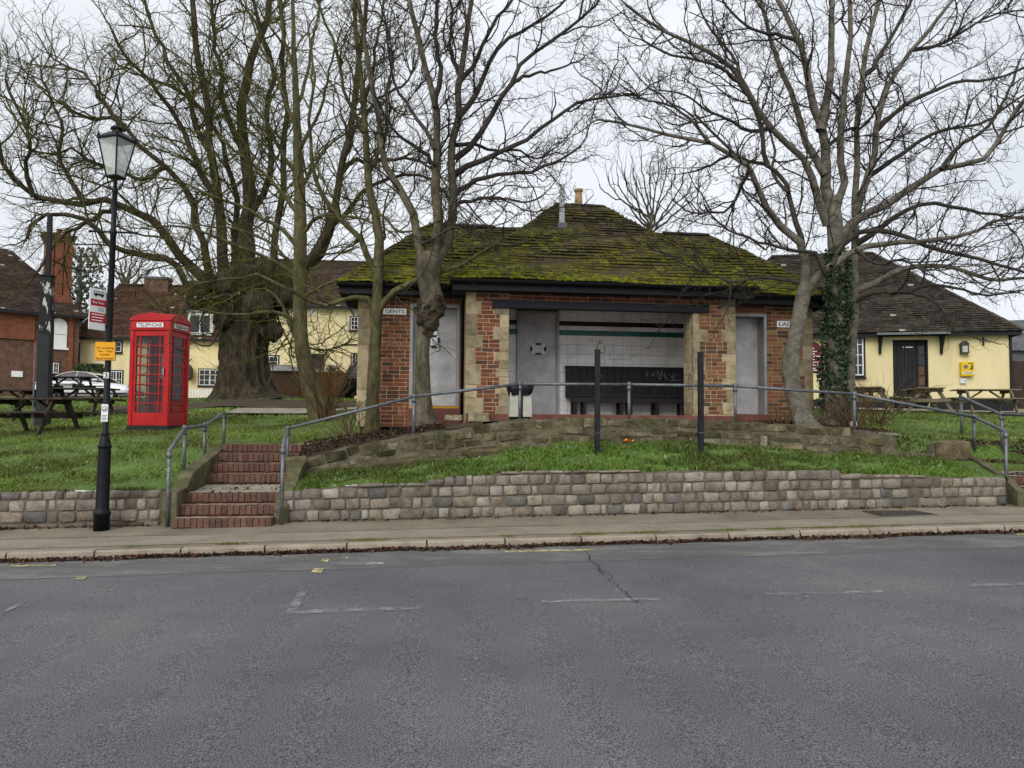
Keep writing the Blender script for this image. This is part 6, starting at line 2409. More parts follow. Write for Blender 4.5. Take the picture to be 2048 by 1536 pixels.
def tubes(Pt, Rd, K):
    """Pt (B,N,3), Rd (B,N) -> vertices and quad faces of K-sided tubes"""
    B, N, _ = Pt.shape
    T = np.empty_like(Pt)
    T[:, 1:-1] = Pt[:, 2:] - Pt[:, :-2]
    T[:, 0] = Pt[:, 1] - Pt[:, 0]
    T[:, -1] = Pt[:, -1] - Pt[:, -2]
    T /= np.linalg.norm(T, axis=2, keepdims=True) + 1e-9
    ref = np.zeros((B, 1, 3))
    main = T.mean(1)
    ref[np.arange(B), 0, np.argmin(np.abs(main), axis=1)] = 1
    X = np.cross(T, np.broadcast_to(ref, T.shape))
    X /= np.linalg.norm(X, axis=2, keepdims=True) + 1e-9
    Yv = np.cross(T, X)
    a = np.arange(K) * 2 * np.pi / K
    V = Pt[:, :, None, :] + Rd[:, :, None, None] * (np.cos(a)[None, None, :, None] * X[:, :, None, :] + np.sin(a)[None, None, :, None] * Yv[:, :, None, :])
    idx = np.arange(B * N * K).reshape(B, N, K)
    F = np.stack([idx[:, :-1, :], np.roll(idx, -1, axis=2)[:, :-1, :], np.roll(idx, -1, axis=2)[:, 1:, :], idx[:, 1:, :]], axis=-1).reshape(-1, 4)
    return V.reshape(-1, 3), F


def grow(Pt, Rd, dens, u0, ang, lens, rad, N=6, wander=.28, up=.06, lead=False, rs=.7):
    """children of a set of branches; all done at once"""
    B, M, _ = Pt.shape
    seg = np.linalg.norm(np.diff(Pt, axis=1), axis=2)
    L = seg.sum(1)
    nk = NPR.poisson(L * dens * (1 - u0))
    if lead:
        nk = np.maximum(nk, 1)
    idx = np.repeat(np.arange(B), nk)
    n = len(idx)
    if n == 0:
        return np.zeros((0, N, 3)), np.zeros((0, N))
    u = NPR.uniform(u0, 1, n)
    if lead:                                   # one child continues the tip
        first = np.concatenate([[0], np.cumsum(nk)[:-1]])
        u[first[nk > 0]] = 1.0
    f = u * (M - 1)
    i0 = np.minimum(f.astype(int), M - 2)
    k = (f - i0)[:, None]
    base = Pt[idx, i0] * (1 - k) + Pt[idx, i0 + 1] * k
    tan = Pt[idx, i0 + 1] - Pt[idx, i0]
    tan /= np.linalg.norm(tan, axis=1, keepdims=True) + 1e-9
    rb = Rd[idx, i0] * (1 - k[:, 0]) + Rd[idx, i0 + 1] * k[:, 0]
    rv = NPR.normal(0, 1, (n, 3))
    perp = rv - (rv * tan).sum(1, keepdims=True) * tan
    perp /= np.linalg.norm(perp, axis=1, keepdims=True) + 1e-9
    th = NPR.uniform(ang[0], ang[1], n) * np.where(u > .985, .3, 1)
    d = tan * np.cos(th)[:, None] + perp * np.sin(th)[:, None]
    ln = NPR.uniform(lens[0], lens[1], n) * (1.15 - .45 * u)
    r0 = np.minimum(rb * rs, NPR.uniform(rad[0], rad[1], n))
    r0 = np.maximum(r0, rad[0] * .7)
    step = (ln / (N - 1))[:, None]
    out = np.empty((n, N, 3))
    out[:, 0] = base
    for j in range(1, N):
        d = d + NPR.normal(0, wander, (n, 3)) + np.array([0, 0, up])
        d /= np.linalg.norm(d, axis=1, keepdims=True)
        out[:, j] = out[:, j - 1] + d * step
    R = r0[:, None] * np.linspace(1, .5, N)[None, :]
    return out, R


def merge(parts):
    V, F, o = [], [], 0
    for v, f in parts:
        if len(v):
            V.append(v)
            F.append(f + o)
            o += len(v)
    return np.concatenate(V), np.concatenate(F)


def lumpy(poly, K, amp=.06, flare=0.0, flutes=0, seed=0, fl_amp=.12):
    """a trunk or limb tube with uneven girth, swelling at the foot"""
    r = np.random.default_rng(seed)
    n = len(poly)
    V, F = tubes(poly[None, :, :3], poly[None, :, 3], K)
    V = V.reshape(n, K, 3)
    c = poly[:, None, :3]
    ph = r.uniform(0, 6.28, 4)
    z = np.linspace(0, 1, n)[:, None]
    a = (np.arange(K) * 2 * np.pi / K)[None, :]
    s = 1 + amp * (np.sin(a * 2 + ph[0] + z * 9) * .5 + np.sin(a * 3 + ph[1] - z * 14) * .4 + np.sin(a * 5 + ph[2] + z * 23) * .3)
    if flutes:
        s += fl_amp * (1 - .6 * z) * np.abs(np.sin(a * flutes / 2 + ph[3] + .8 * np.sin(z * 5))) - fl_amp * .4
    if flare:
        s += flare * np.exp(-z * n / 3.0) * (1 + .5 * np.sin(a * 4 + ph[3]))
    V = c + (V - c) * s[:, :, None]
    return V.reshape(-1, 3), F


def tree(name, label, base, trunk, limbs, levels, bark, twigm, K=14, group=None, tr=None, cat='tree', tips=None):
    """trunk: polyline with radius; limbs: list of polylines; levels: list of grow() settings"""
    root = empty(name, base)
    root.location = (0, 0, 0)
    tag(root, label, cat, group)
    tr = tr or {}
    V, F = lumpy(trunk, K, **tr)
    link('trunk', numpy_mesh('trunk', V, F, smooth=True), bark, root)
    for i, l in enumerate(limbs):
        k = 10 if l[0, 3] > .06 else 7
        V, F = lumpy(l, k, .05, seed=i + 3)
        link('limb', numpy_mesh('limb', V, F, smooth=True), bark if (l[0, 3] > .075 or bark in ('bark_moss', 'bark_chest')) else 'bark_limb', root)
    n = 16
    src = [resample(l, n) for l in limbs]
    Pt = np.stack([s[:, :3] for s in src])
    Rd = np.stack([s[:, 3] for s in src])
    parts = []
    cur = (Pt, Rd)
    allP = [cur]
    for li, lv in enumerate(levels):
        kw = dict(lv)
        src_ = kw.pop('src', 'prev')
        if src_ == 'prev':
            ch = grow(cur[0], cur[1], **kw)
        else:                                   # from the limbs as well as from the last level
            c1 = grow(cur[0], cur[1], **kw)
            kw2 = dict(kw)
            kw2['dens'] = kw['dens'] * .5
            c2 = grow(Pt, Rd, **kw2)
            ch = (np.concatenate([c1[0], c2[0]]), np.concatenate([c1[1], c2[1]]))
        if len(ch[0]):
            parts.append(tubes(ch[0], ch[1], 5 if li == 0 else 3))
            allP.append(ch)
        cur = ch
    V, F = merge(parts)
    o = link('crown', numpy_mesh('crown', V, F, smooth=True), twigm, root)
    return root, allP


def SYC(k=1.0, d=1.0, up=.07):
    """fine, kinked twigs of a sycamore or maple"""
    return [dict(dens=3.2 * d / k, u0=.1, ang=(.5, 1.15), lens=(.5 * k, 2.0 * k), rad=(.009 * k, .019 * k), N=9, wander=.22, up=up, lead=True),
            dict(dens=6.2 * d / k, u0=.1, ang=(.5, 1.2), lens=(.2 * k, .75 * k), rad=(.0066 * k, .0098 * k), N=7, wander=.42, up=up, lead=True, src='both'),
            dict(dens=8.5 * d / k, u0=.1, ang=(.5, 1.2), lens=(.09 * k, .34 * k), rad=(.005 * k, .007 * k), N=5, wander=.5, up=up * 1.3, lead=True)]


# ---- T4: maple with the burr, in front of the gents
Y4 = 13.25
t4 = limb(Y4, [(856, 872, 62), (853, 852, 48), (848, 826, 37), (846, 790, 31), (845, 740, 29), (845, 700, 28), (849, 662, 33), (854, 640, 40), (862, 618, 48), (864, 600, 46), (860, 580, 42), (857, 555, 46), (858, 530, 52), (862, 508, 46)], 50, 50, n=40, wig=0)
L4 = [limb(Y4, p, w0, w1, a, b, wig=.025) for p, w0, w1, a, b in (
    ([(850, 535), (838, 490), (832, 455), (819, 405), (786, 365), (769, 325), (759, 275), (749, 199), (739, 149), (729, 83), (716, -20), (700, -120)], 21, 7, 0, .9),
    ([(862, 530), (878, 500), (875, 398), (872, 299), (870, 199), (846, 113), (829, 43), (815, -20), (790, -120)], 25, 7, 0, -.5),
    ([(870, 215), (880, 140), (872, 60), (880, -60)], 13, 6, -.3, -.9),
    ([(868, 530), (890, 500), (904, 398), (905, 299), (915, 216), (919, 149), (932, 83), (942, 0), (955, -110)], 24, 8, 0, .3),
    ([(906, 395), (930, 372), (965, 358), (1065, 342), (1118, 319), (1162, 292)], 13, 4, .1, -.8),
    ([(908, 350), (940, 328), (998, 305), (1065, 272), (1118, 232), (1164, 202), (1215, 195), (1280, 189)], 15, 4, .1, .6),
    ([(910, 318), (949, 282), (988, 216), (1025, 163), (1045, 123), (1098, 86), (1164, 36), (1198, 0), (1230, -60)], 15, 4, .1, -.4),
    ([(915, 235), (949, 193), (982, 126), (1015, 76), (1065, 50), (1131, 0), (1170, -60)], 14, 4, .1, .9),
    ([(918, 165), (955, 116), (982, 50), (1025, 0), (1060, -90)], 12, 4, .2, -.5),
    ([(1025, 163), (1065, 148), (1110, 140), (1165, 118)], 9, 3, -.1, .5),
    ([(912, 290), (950, 288), (985, 300), (1033, 303), (1075, 316), (1110, 305)], 10, 3, .1, 1.0),
    ([(872, 330), (840, 300), (800, 272), (770, 230), (748, 190)], 10, 4, -.2, -1.2),
    ([(905, 412), (940, 400), (1000, 396), (1050, 405), (1085, 392)], 9, 3, .1, -1.0),
    ([(870, 300), (850, 262), (820, 215), (790, 170), (778, 110), (770, 40)], 10, 4, -.2, .8),
    ([(919, 150), (900, 90), (905, 30), (890, -50)], 11, 4, .2, .9),
    ([(842, 490), (872, 475), (910, 455), (945, 470), (985, 455)], 8, 3, 0, -.9))]
rt4, _ = tree('maple_tree', 'maple with a knobbly burr on its trunk before the gents door', (0, 0, 0), t4, L4, SYC(1.0, 1.08), 'bark_grey', 'twig', 20, tr=dict(amp=.07, flare=.35, seed=4))

for (px, py, rr, dy) in ((868, 620, .17, -.1), (850, 638, .14, -.12), (860, 645, .15, -.13), (880, 612, .1, -.05), (849, 612, .13, -.05), (874, 600, .1, -.1), (856, 662, .1, -.1)):
    c = P(px, py, Y4 + dy)
    bm = bmesh.new()
    bmesh.ops.create_icosphere(bm, subdivisions=4, radius=rr)
    for v in bm.verts:
        v.co *= 1 + .12 * math.sin(v.co.x * 31 + px) * math.sin(v.co.z * 37 + 1) + .10 * math.sin(v.co.y * 60 + v.co.z * 45) + RND.gauss(0, .03)
    me = bpy.data.meshes.new('burr')
    bm.to_mesh(me)
    bm.free()
    link('burr', me, 'bark_chest', rt4, c)

# ---- T3: slim tree beside the GENTS plate
Y3 = 13.75
t3 = limb(Y3, [(742, 880, 35), (744, 862, 29), (745, 800, 24), (748, 740, 24), (752, 660, 23), (752, 625, 26), (755, 590, 20), (757, 550, 19), (758, 525, 20)], 30, 30, n=30, wig=.004)
L3 = [limb(Y3, p, w0, w1, a, b, wig=.025) for p, w0, w1, a, b in (
    ([(757, 535), (760, 485), (750, 441), (743, 398), (737, 370), (733, 332), (729, 265), (723, 166), (713, 50), (705, -60), (700, -140)], 22, 6, 0, .4),
    ([(752, 545), (741, 521), (725, 492), (711, 463), (683, 438), (655, 406), (637, 375), (623, 315), (618, 240), (628, 160), (622, 80)], 15, 4, 0, -.9),
    ([(748, 622), (741, 603), (729, 594), (709, 593), (683, 601), (665, 607), (634, 607), (609, 594), (575, 580), (540, 560), (505, 550), (470, 560), (430, 562), (388, 570)], 13, 3, 0, -1.2),
    ([(756, 625), (765, 605), (776, 591), (806, 570), (841, 557), (885, 547), (920, 531), (955, 510), (995, 487), (1040, 490), (1075, 470)], 16, 4, 0, -.9),
    ([(744, 400), (755, 420), (775, 440), (800, 462), (838, 458), (880, 440)], 8, 3, .1, -.7),
    ([(735, 345), (760, 300), (775, 250), (772, 190), (785, 130), (780, 60)], 10, 4, .2, 1.1),
    ([(730, 270), (705, 220), (685, 160), (670, 90), (640, 20), (620, -60)], 10, 4, .3, -.6),
    ([(726, 200), (745, 150), (752, 90), (765, 20), (770, -60)], 9, 4, .3, .9),
    ([(760, 500), (768, 470), (766, 440), (772, 400), (778, 380)], 8, 3, 0, .7),
    ([(718, 478), (705, 492), (693, 494)], 7, 3, 0, .2))]
tree('slim_tree', 'slim forked tree growing against the brick beside the GENTS plate', (0, 0, 0), t3, L3, SYC(1.0, .95, .03), 'bark_moss', 'twig_moss', 16, tr=dict(amp=.06, flare=.3, seed=5))

# ---- T2: straight mossy tree between the big chestnut and the block
Y2 = 18.2
t2 = limb(Y2, [(648, 842, 50), (640, 822, 38), (625, 785, 34), (612, 740, 30), (604, 680, 28), (600, 610, 27), (600, 540, 26), (600, 460, 25), (598, 380, 22), (595, 300, 19), (592, 200, 14), (588, 100, 10), (585, 0, 7), (580, -100, 5)], 30, 30, n=44, wig=.008)
L2_ = []
r2 = random.Random(21)
L2_ += [limb(Y2, p, w0, w1, a, b, wig=.03) for p, w0, w1, a, b in (
    ([(604, 668), (585, 640), (560, 625), (530, 625), (495, 628), (450, 628), (400, 618)], 12, 3, 0, -1.0),
    ([(602, 690), (582, 655), (568, 620), (548, 590), (530, 578)], 12, 4, 0, .8),
    ([(600, 560), (560, 530), (520, 510), (470, 490), (420, 470), (370, 455), (320, 452)], 11, 3, 0, -1.4),
    ([(600, 500), (570, 460), (530, 440), (480, 410), (420, 390), (350, 360), (300, 355)], 11, 3, 0, -.8),
    ([(600, 470), (640, 432), (700, 432), (745, 446), (790, 470)], 10, 3, 0, -1.2),
    ([(599, 430), (560, 380), (520, 340), (470, 300), (430, 270), (380, 262)], 11, 3, 0, .9),
    ([(598, 380), (630, 330), (660, 290), (700, 262), (740, 250)], 10, 3, 0, .8),
    ([(597, 350), (560, 300), (530, 240), (490, 190), (455, 150), (420, 140)], 11, 3, 0, -1.0),
    ([(596, 310), (625, 250), (650, 190), (660, 130), (680, 60)], 10, 3, 0, -.8),
    ([(594, 260), (570, 200), (550, 140), (520, 90), (500, 30), (470, -40)], 10, 3, 0, .6),
    ([(592, 210), (615, 150), (625, 80), (640, 10), (650, -60)], 9, 3, 0, .7),
    ([(590, 140), (570, 80), (560, 10), (540, -70)], 8, 3, 0, -.6),
    ([(600, 600), (640, 575), (680, 560), (705, 575), (735, 570)], 9, 3, 0, -1.0),
    ([(601, 540), (560, 500), (515, 470), (450, 455), (395, 450)], 9, 3, 0, 1.1))]
S2 = SYC(1.25, 1.0, .03)
tree('mossy_tree', 'straight mossy tree standing between the chestnut and the toilet block', (0, 0, 0), t2, L2_, S2, 'bark_moss', 'twig_moss', 16, tr=dict(amp=.06, flare=.35, seed=6))

# ---- T1: the old pollarded horse chestnut
Y1 = 26.0
t1 = limb(Y1, [(492, 815, 165), (490, 802, 140), (489, 780, 108), (488, 740, 93), (489, 700, 88), (492, 665, 92), (496, 630, 100), (497, 605, 110), (494, 585, 118), (490, 565, 120), (488, 548, 104), (487, 535, 66)], 100, 100, n=40, wig=0)
L1_ = [limb(Y1, p, w0, w1, a, b, wig=.05) for p, w0, w1, a, b in (
    ([(425, 575), (394, 546), (370, 528), (352, 505), (330, 475), (301, 445), (270, 422), (232, 408), (166, 405), (116, 408), (66, 395), (33, 362), (10, 330), (0, 300), (-20, 230)], 23, 6, -.4, -1.5),
    ([(440, 585), (400, 575), (370, 565), (350, 530), (332, 516), (293, 512), (234, 500), (205, 471), (182, 444), (140, 430), (95, 425), (60, 450), (55, 480)], 18, 6, -.6, -2.5),
    ([(424, 570), (412, 521), (403, 477), (387, 435), (378, 403), (365, 375), (332, 332), (289, 299), (246, 250), (212, 229), (186, 239), (150, 225), (120, 200)], 19, 6, -.2, 1.5),
    ([(448, 560), (445, 521), (444, 458), (441, 411), (435, 370), (422, 299), (415, 199), (398, 133), (385, 33), (370, -60)], 24, 9, 0, -1.2),
    ([(490, 555), (492, 474), (497, 427), (501, 398), (488, 299), (485, 199), (511, 100), (531, 43), (545, -60)], 38, 11, 0, .8),
    ([(465, 560), (470, 500), (476, 440), (470, 390), (455, 330), (440, 270), (400, 215), (340, 170), (280, 150)], 18, 6, .2, 2.0),
    ([(535, 565), (544, 528), (548, 474), (558, 432), (564, 332), (571, 232), (564, 100), (561, 0), (556, -80)], 17, 7, .2, -1.0),
    ([(545, 585), (590, 560), (618, 526), (637, 494), (658, 450), (671, 415), (680, 380), (693, 299), (703, 232), (715, 150), (730, 60), (735, -40)], 24, 8, .2, 1.2),
    ([(600, 555), (634, 526), (662, 464), (683, 433), (711, 405), (733, 375), (786, 352), (830, 350), (865, 358), (890, 385)], 16, 5, .4, 2.2),
    ([(683, 345), (698, 332), (716, 325), (760, 319), (832, 322), (870, 345), (880, 380)], 12, 4, .8, .0),
    ([(436, 400), (400, 340), (370, 260), (330, 200), (290, 150), (250, 110), (225, 60)], 16, 5, -.3, -2.2),
    ([(425, 310), (395, 250), (372, 180), (330, 110), (300, 40), (285, -40)], 14, 5, -.6, .8),
    ([(487, 300), (455, 230), (440, 150), (430, 70), (420, -30)], 16, 6, .3, 1.5),
    ([(492, 450), (530, 380), (545, 300), (530, 220), (545, 140), (520, 60), (500, -40)], 16, 6, .2, -1.8),
    ([(690, 310), (730, 230), (770, 190), (810, 170), (830, 130)], 12, 4, .8, 2.2),
    ([(232, 408), (180, 440), (130, 470), (90, 520), (60, 560)], 11, 4, -1.2, -2.6),
    ([(166, 405), (130, 340), (118, 290), (125, 250), (100, 200), (80, 140)], 11, 4, -1.3, -.3),
    ([(66, 395), (50, 330), (60, 280), (30, 210), (10, 160)], 10, 4, -1.3, -2.2),
    ([(330, 333), (280, 360), (240, 340), (190, 330), (150, 300), (110, 310)], 10, 4, .4, -1.0),
    ([(460, 590), (420, 600), (385, 610), (350, 640), (330, 625)], 9, 3, -1.2, -2.4),
    ([(250, 260), (200, 200), (170, 150), (110, 120), (75, 70)], 10, 3, .9, 2.2),
    ([(540, 600), (580, 640), (610, 690), (650, 700), (690, 690)], 8, 3, .2, -1.0),
    ([(470, 610), (440, 660), (420, 690), (400, 690)], 6, 3, -.9, -1.6))]
CH = [dict(dens=3.0, u0=.08, ang=(.5, 1.2), lens=(1.0, 3.4), rad=(.02, .042), N=9, wander=.2, up=.02, lead=True),
      dict(dens=3.6, u0=.08, ang=(.5, 1.2), lens=(.5, 1.5), rad=(.011, .017), N=6, wander=.28, up=.05, lead=True, src='both'),
      dict(dens=4.2, u0=.1, ang=(.4, 1.1), lens=(.25, .8), rad=(.009, .012), N=4, wander=.3, up=.12, lead=True)]
rt1, _ = tree('chestnut_tree', 'huge old pollarded chestnut tree with a fluted trunk and many limbs', (0, 0, 0), t1, L1_, CH, 'bark_chest', 'twig_moss', 56, tr=dict(amp=.06, flare=.16, flutes=15, seed=8, fl_amp=.24))
# epicormic shoots crowding the pollard head
hd = np.concatenate([t1[24:38]])
src = np.stack([np.stack([hd[i, :3] + np.array([math.cos(a) * hd[i, 3] * .9, math.sin(a) * hd[i, 3] * .9, 0]), hd[i, :3] + np.array([math.cos(a) * hd[i, 3] * 1.25, math.sin(a) * hd[i, 3] * 1.25, .12])]) for i in range(len(hd)) for a in np.linspace(0, 6.28, 9)])
c1 = grow(src, np.full(src.shape[:2], .03), 9.0, 0, (.1, 1.0), (.4, 1.6), (.012, .022), 7, .25, .08)
c2 = grow(c1[0], c1[1], 3.5, .1, (.4, 1.1), (.25, .8), (.009, .013), 5, .3, .08, True)
V, F = merge([tubes(c1[0], c1[1], 3), tubes(c2[0], c2[1], 3)])
link('shoots', numpy_mesh('shoots', V, F, smooth=True), 'twig_moss', rt1)['kind'] = 'stuff'
# burrs on the pollard head
for (px, py, rr, dy) in ((400, 595, .42, -.4), (515, 610, .5, -1.0), (560, 590, .45, -.3), (450, 640, .35, -.7), (540, 660, .4, -.5), (470, 570, .55, -.7)):
    c = P(px, py, Y1 + dy)
    bm = bmesh.new()
    bmesh.ops.create_icosphere(bm, subdivisions=3, radius=rr)
    for v in bm.verts:
        v.co *= 1 + .18 * math.sin(v.co.x * 14 + px) * math.sin(v.co.z * 11) + RND.gauss(0, .05)
    me = bpy.data.meshes.new('burr')
    bm.to_mesh(me)
    bm.free()
    me.polygons.foreach_set('use_smooth', [True] * len(me.polygons))
    link('burr', me, 'bark_chest', rt1, c)

# ---- T5: pale leaning tree in front of the LADIES plate
Y5 = 13.5
t5 = limb(Y5, [(1612, 862, 53), (1606, 845, 42), (1595, 812, 34), (1585, 772, 32), (1580, 735, 33), (1586, 700, 32), (1593, 660, 30), (1599, 630, 29), (1604, 602, 29), (1609, 580, 27), (1613, 565, 29)], 40, 40, n=36, wig=.003)
L5 = [limb(Y5, p, w0, w1, a, b, wig=.02) for p, w0, w1, a, b in (
    ([(1608, 572), (1612, 547), (1609, 512), (1602, 489), (1584, 477), (1563, 454), (1544, 429), (1530, 408), (1521, 390), (1501, 339), (1461, 305), (1418, 285), (1368, 275), (1310, 262), (1255, 248), (1195, 240)], 21, 4, 0, -.8),
    ([(1605, 500), (1602, 468), (1588, 433), (1581, 406), (1577, 380), (1570, 362), (1534, 332), (1478, 315), (1430, 270), (1390, 230)], 14, 5, .1, .7),
    ([(1536, 334), (1527, 292), (1514, 232), (1491, 186), (1451, 143), (1400, 122), (1340, 110), (1290, 85)], 12, 4, .3, -.5),
    ([(1616, 575), (1626, 565), (1641, 550), (1662, 533), (1711, 499), (1746, 489), (1799, 484), (1860, 482), (1930, 470), (2000, 440), (2070, 430)], 19, 4, 0, -1.1),
    ([(1604, 568), (1590, 563), (1570, 559), (1544, 556), (1500, 557), (1470, 565), (1450, 560), (1415, 545), (1370, 528), (1330, 508)], 9, 3, 0, -.9),
    ([(1650, 545), (1640, 520), (1632, 506), (1579, 501), (1542, 489), (1500, 477), (1455, 460), (1425, 432)], 11, 3, -.2, -.9),
    ([(1500, 338), (1480, 380), (1455, 420), (1420, 425), (1380, 425), (1350, 405)], 9, 3, -.3, .6),
    ([(1461, 305), (1430, 325), (1400, 340), (1370, 345)], 8, 3, -.5, .2),
    ([(1578, 385), (1560, 370), (1545, 340), (1550, 300), (1535, 250)], 9, 4, .1, 1.0),
    ([(1491, 186), (1470, 120), (1430, 70), (1400, 20), (1380, -40)], 9, 3, .0, .8),
    ([(1418, 285), (1380, 240), (1340, 210), (1290, 200), (1240, 170)], 8, 3, -.6, .4),
    ([(1711, 499), (1760, 530), (1800, 520), (1850, 540), (1900, 530)], 8, 3, -.4, -1.2),
    ([(1662, 533), (1690, 480), (1720, 440), (1760, 430), (1790, 400)], 9, 3, -.3, .7))]
tree('leaning_tree', 'smooth pale trunk leaning and ringed, in front of the LADIES plate', (0, 0, 0), t5, L5, SYC(1.0, 1.15), 'bark_pale', 'twig', 18, tr=dict(amp=.05, flare=.3, seed=9))

# ---- T6: tree with two stems, one clad in ivy
Y6 = 14.7
t6 = limb(Y6, [(1668, 858, 55), (1668, 840, 44), (1668, 780, 37), (1670, 700, 35), (1672, 620, 34), (1674, 560, 32), (1675, 512, 32), (1672, 485, 32), (1667, 433, 30), (1660, 395, 30)], 40, 40, n=36, wig=.004)
L6 = [limb(Y6, p, w0, w1, a, b, wig=.02) for p, w0, w1, a, b in (
    ([(1690, 850), (1695, 800), (1702, 720), (1706, 650), (1707, 591), (1709, 503), (1707, 468), (1711, 424), (1707, 380), (1713, 332), (1715, 232), (1727, 149), (1733, 83), (1763, 0), (1785, -90)], 23, 8, .1, .5),
    ([(1662, 410), (1657, 390), (1650, 299), (1640, 252), (1634, 232), (1614, 139), (1597, 83), (1574, 27), (1557, 0), (1530, -90)], 25, 7, 0, -.5),
    ([(1641, 262), (1647, 239), (1660, 149), (1663, 33), (1663, 0), (1668, -100)], 20, 8, -.2, .4),
    ([(1655, 450), (1644, 415), (1610, 332), (1597, 305), (1541, 256), (1501, 186), (1468, 139), (1401, 93), (1368, 80), (1310, 50), (1250, 10)], 19, 5, 0, -.9),
    ([(1650, 350), (1634, 319), (1607, 266), (1580, 183), (1554, 116), (1534, 50), (1521, 0), (1500, -80)], 18, 6, -.1, .9),
    ([(1668, 440), (1676, 406), (1690, 375), (1680, 300), (1687, 199), (1697, 116), (1700, 0), (1700, -100)], 18, 7, 0, -.9),
    ([(1711, 430), (1722, 400), (1743, 315), (1763, 216), (1790, 149), (1823, 100), (1906, 0), (1960, -80)], 18, 5, .3, -.3),
    ([(1735, 355), (1765, 335), (1796, 315), (1866, 266), (1966, 246), (2015, 212), (2080, 170)], 12, 4, .4, 1.3),
    ([(1752, 262), (1780, 235), (1816, 206), (1909, 166), (1999, 156), (2060, 130)], 12, 4, .2, -.8),
    ([(1729, 150), (1743, 139), (1776, 86), (1823, 0), (1850, -80)], 12, 5, .4, 1.2),
    ([(1680, 478), (1716, 438), (1764, 412), (1816, 380), (1883, 339), (1966, 319), (1999, 275), (2048, 199), (2100, 150)], 20, 6, 0, -1.0),
    ([(1660, 505), (1690, 482), (1720, 466), (1755, 461), (1807, 471), (1860, 496), (1950, 515), (2048, 545), (2110, 560)], 14, 4, -.1, -1.3),
    ([(1712, 488), (1750, 463), (1781, 438), (1816, 419), (1860, 406), (1930, 420), (2000, 430), (2080, 445)], 14, 4, .2, .9),
    ([(1708, 585), (1725, 577), (1746, 570), (1790, 543), (1825, 535), (1900, 532), (1980, 560), (2060, 555)], 16, 5, .2, -1.0),
    ([(1704, 612), (1720, 596), (1746, 586), (1816, 586), (1860, 598), (1885, 620), (1900, 645)], 12, 4, .2, -1.1),
    ([(1816, 586), (1850, 570), (1910, 575), (1970, 590), (2030, 585)], 9, 3, -.5, -1.3),
    ([(1541, 256), (1500, 262), (1460, 240), (1420, 225), (1370, 190), (1320, 180)], 10, 3, -.3, .6),
    ([(1883, 339), (1920, 290), (1970, 260), (2010, 200), (2040, 120)], 10, 4, -.6, .3),
    ([(1823, 100), (1880, 90), (1930, 60), (1990, 30), (2050, 20)], 9, 3, 0, 1.0),
    ([(1650, 300), (1690, 262), (1730, 250), (1760, 200), (1780, 140)], 9, 3, -.1, 1.1),
    ([(1597, 83), (1560, 70), (1510, 60), (1460, 20), (1420, -40)], 9, 3, -.3, -1.2))]
rt6, _ = tree('ivy_tree', 'tall two-stemmed tree with one stem wrapped in ivy', (0, 0, 0), t6, L6, SYC(1.05, 1.1), 'bark_pale', 'twig', 18, tr=dict(amp=.06, flare=.3, seed=10))


def leaf_cloud(n, centre, size, pal, flat=.4):
    """n small leaf faces at given centres (n,3)"""
    c = np.asarray(centre)
    n = len(c)
    a = NPR.normal(0, 1, (n, 3))
    a /= np.linalg.norm(a, axis=1, keepdims=True)
    b = NPR.normal(0, 1, (n, 3))
    b -= (a * b).sum(1, keepdims=True) * a
    b /= np.linalg.norm(b, axis=1, keepdims=True)
    s = NPR.uniform(size[0], size[1], (n, 1))
    V = np.stack([c - a * s, c - b * s * .55 - a * s * .2, c + a * s, c + b * s * .55 - a * s * .2], 1).reshape(-1, 3)
    F = np.arange(4 * n).reshape(-1, 4)
    pv = np.array([lin(x)[:3] for x in pal])
    col = pv[NPR.integers(0, len(pv), n)] * NPR.uniform(.6, 1.3, (n, 1))
    return V, F, col


cs = []
for _ in range(7500):
    k = RND.random() ** .8
    i = k * 27
    j = min(38, int(i))
    row = t6[min(j, len(t6) - 2)]
    z = row[:3] + (t6[min(j + 1, len(t6) - 1)][:3] - row[:3]) * (i - int(i))
    an = RND.uniform(0, 6.28)
    rr = row[3] + abs(RND.gauss(0, .05)) + .07 * max(0, math.sin(k * 17 + an) * math.sin(an * 2 + k * 9))
    if math.sin(k * 31 + an * 3) * math.sin(k * 13 - an * 2) < -.55 or RND.random() < (k - .75) * 2.4:
        continue
    cs.append((z[0] + math.cos(an) * rr, z[1] + math.sin(an) * rr, z[2] + RND.gauss(0, .03)))
V, F, col = leaf_cloud(0, cs, (.018, .055), [(50, 72, 50), (38, 58, 40), (66, 92, 64), (84, 110, 82), (34, 50, 36), (96, 104, 60)])
o = link('ivy', numpy_mesh('ivy', V, F, col), 'leaf', rt6)
o['kind'] = 'stuff'


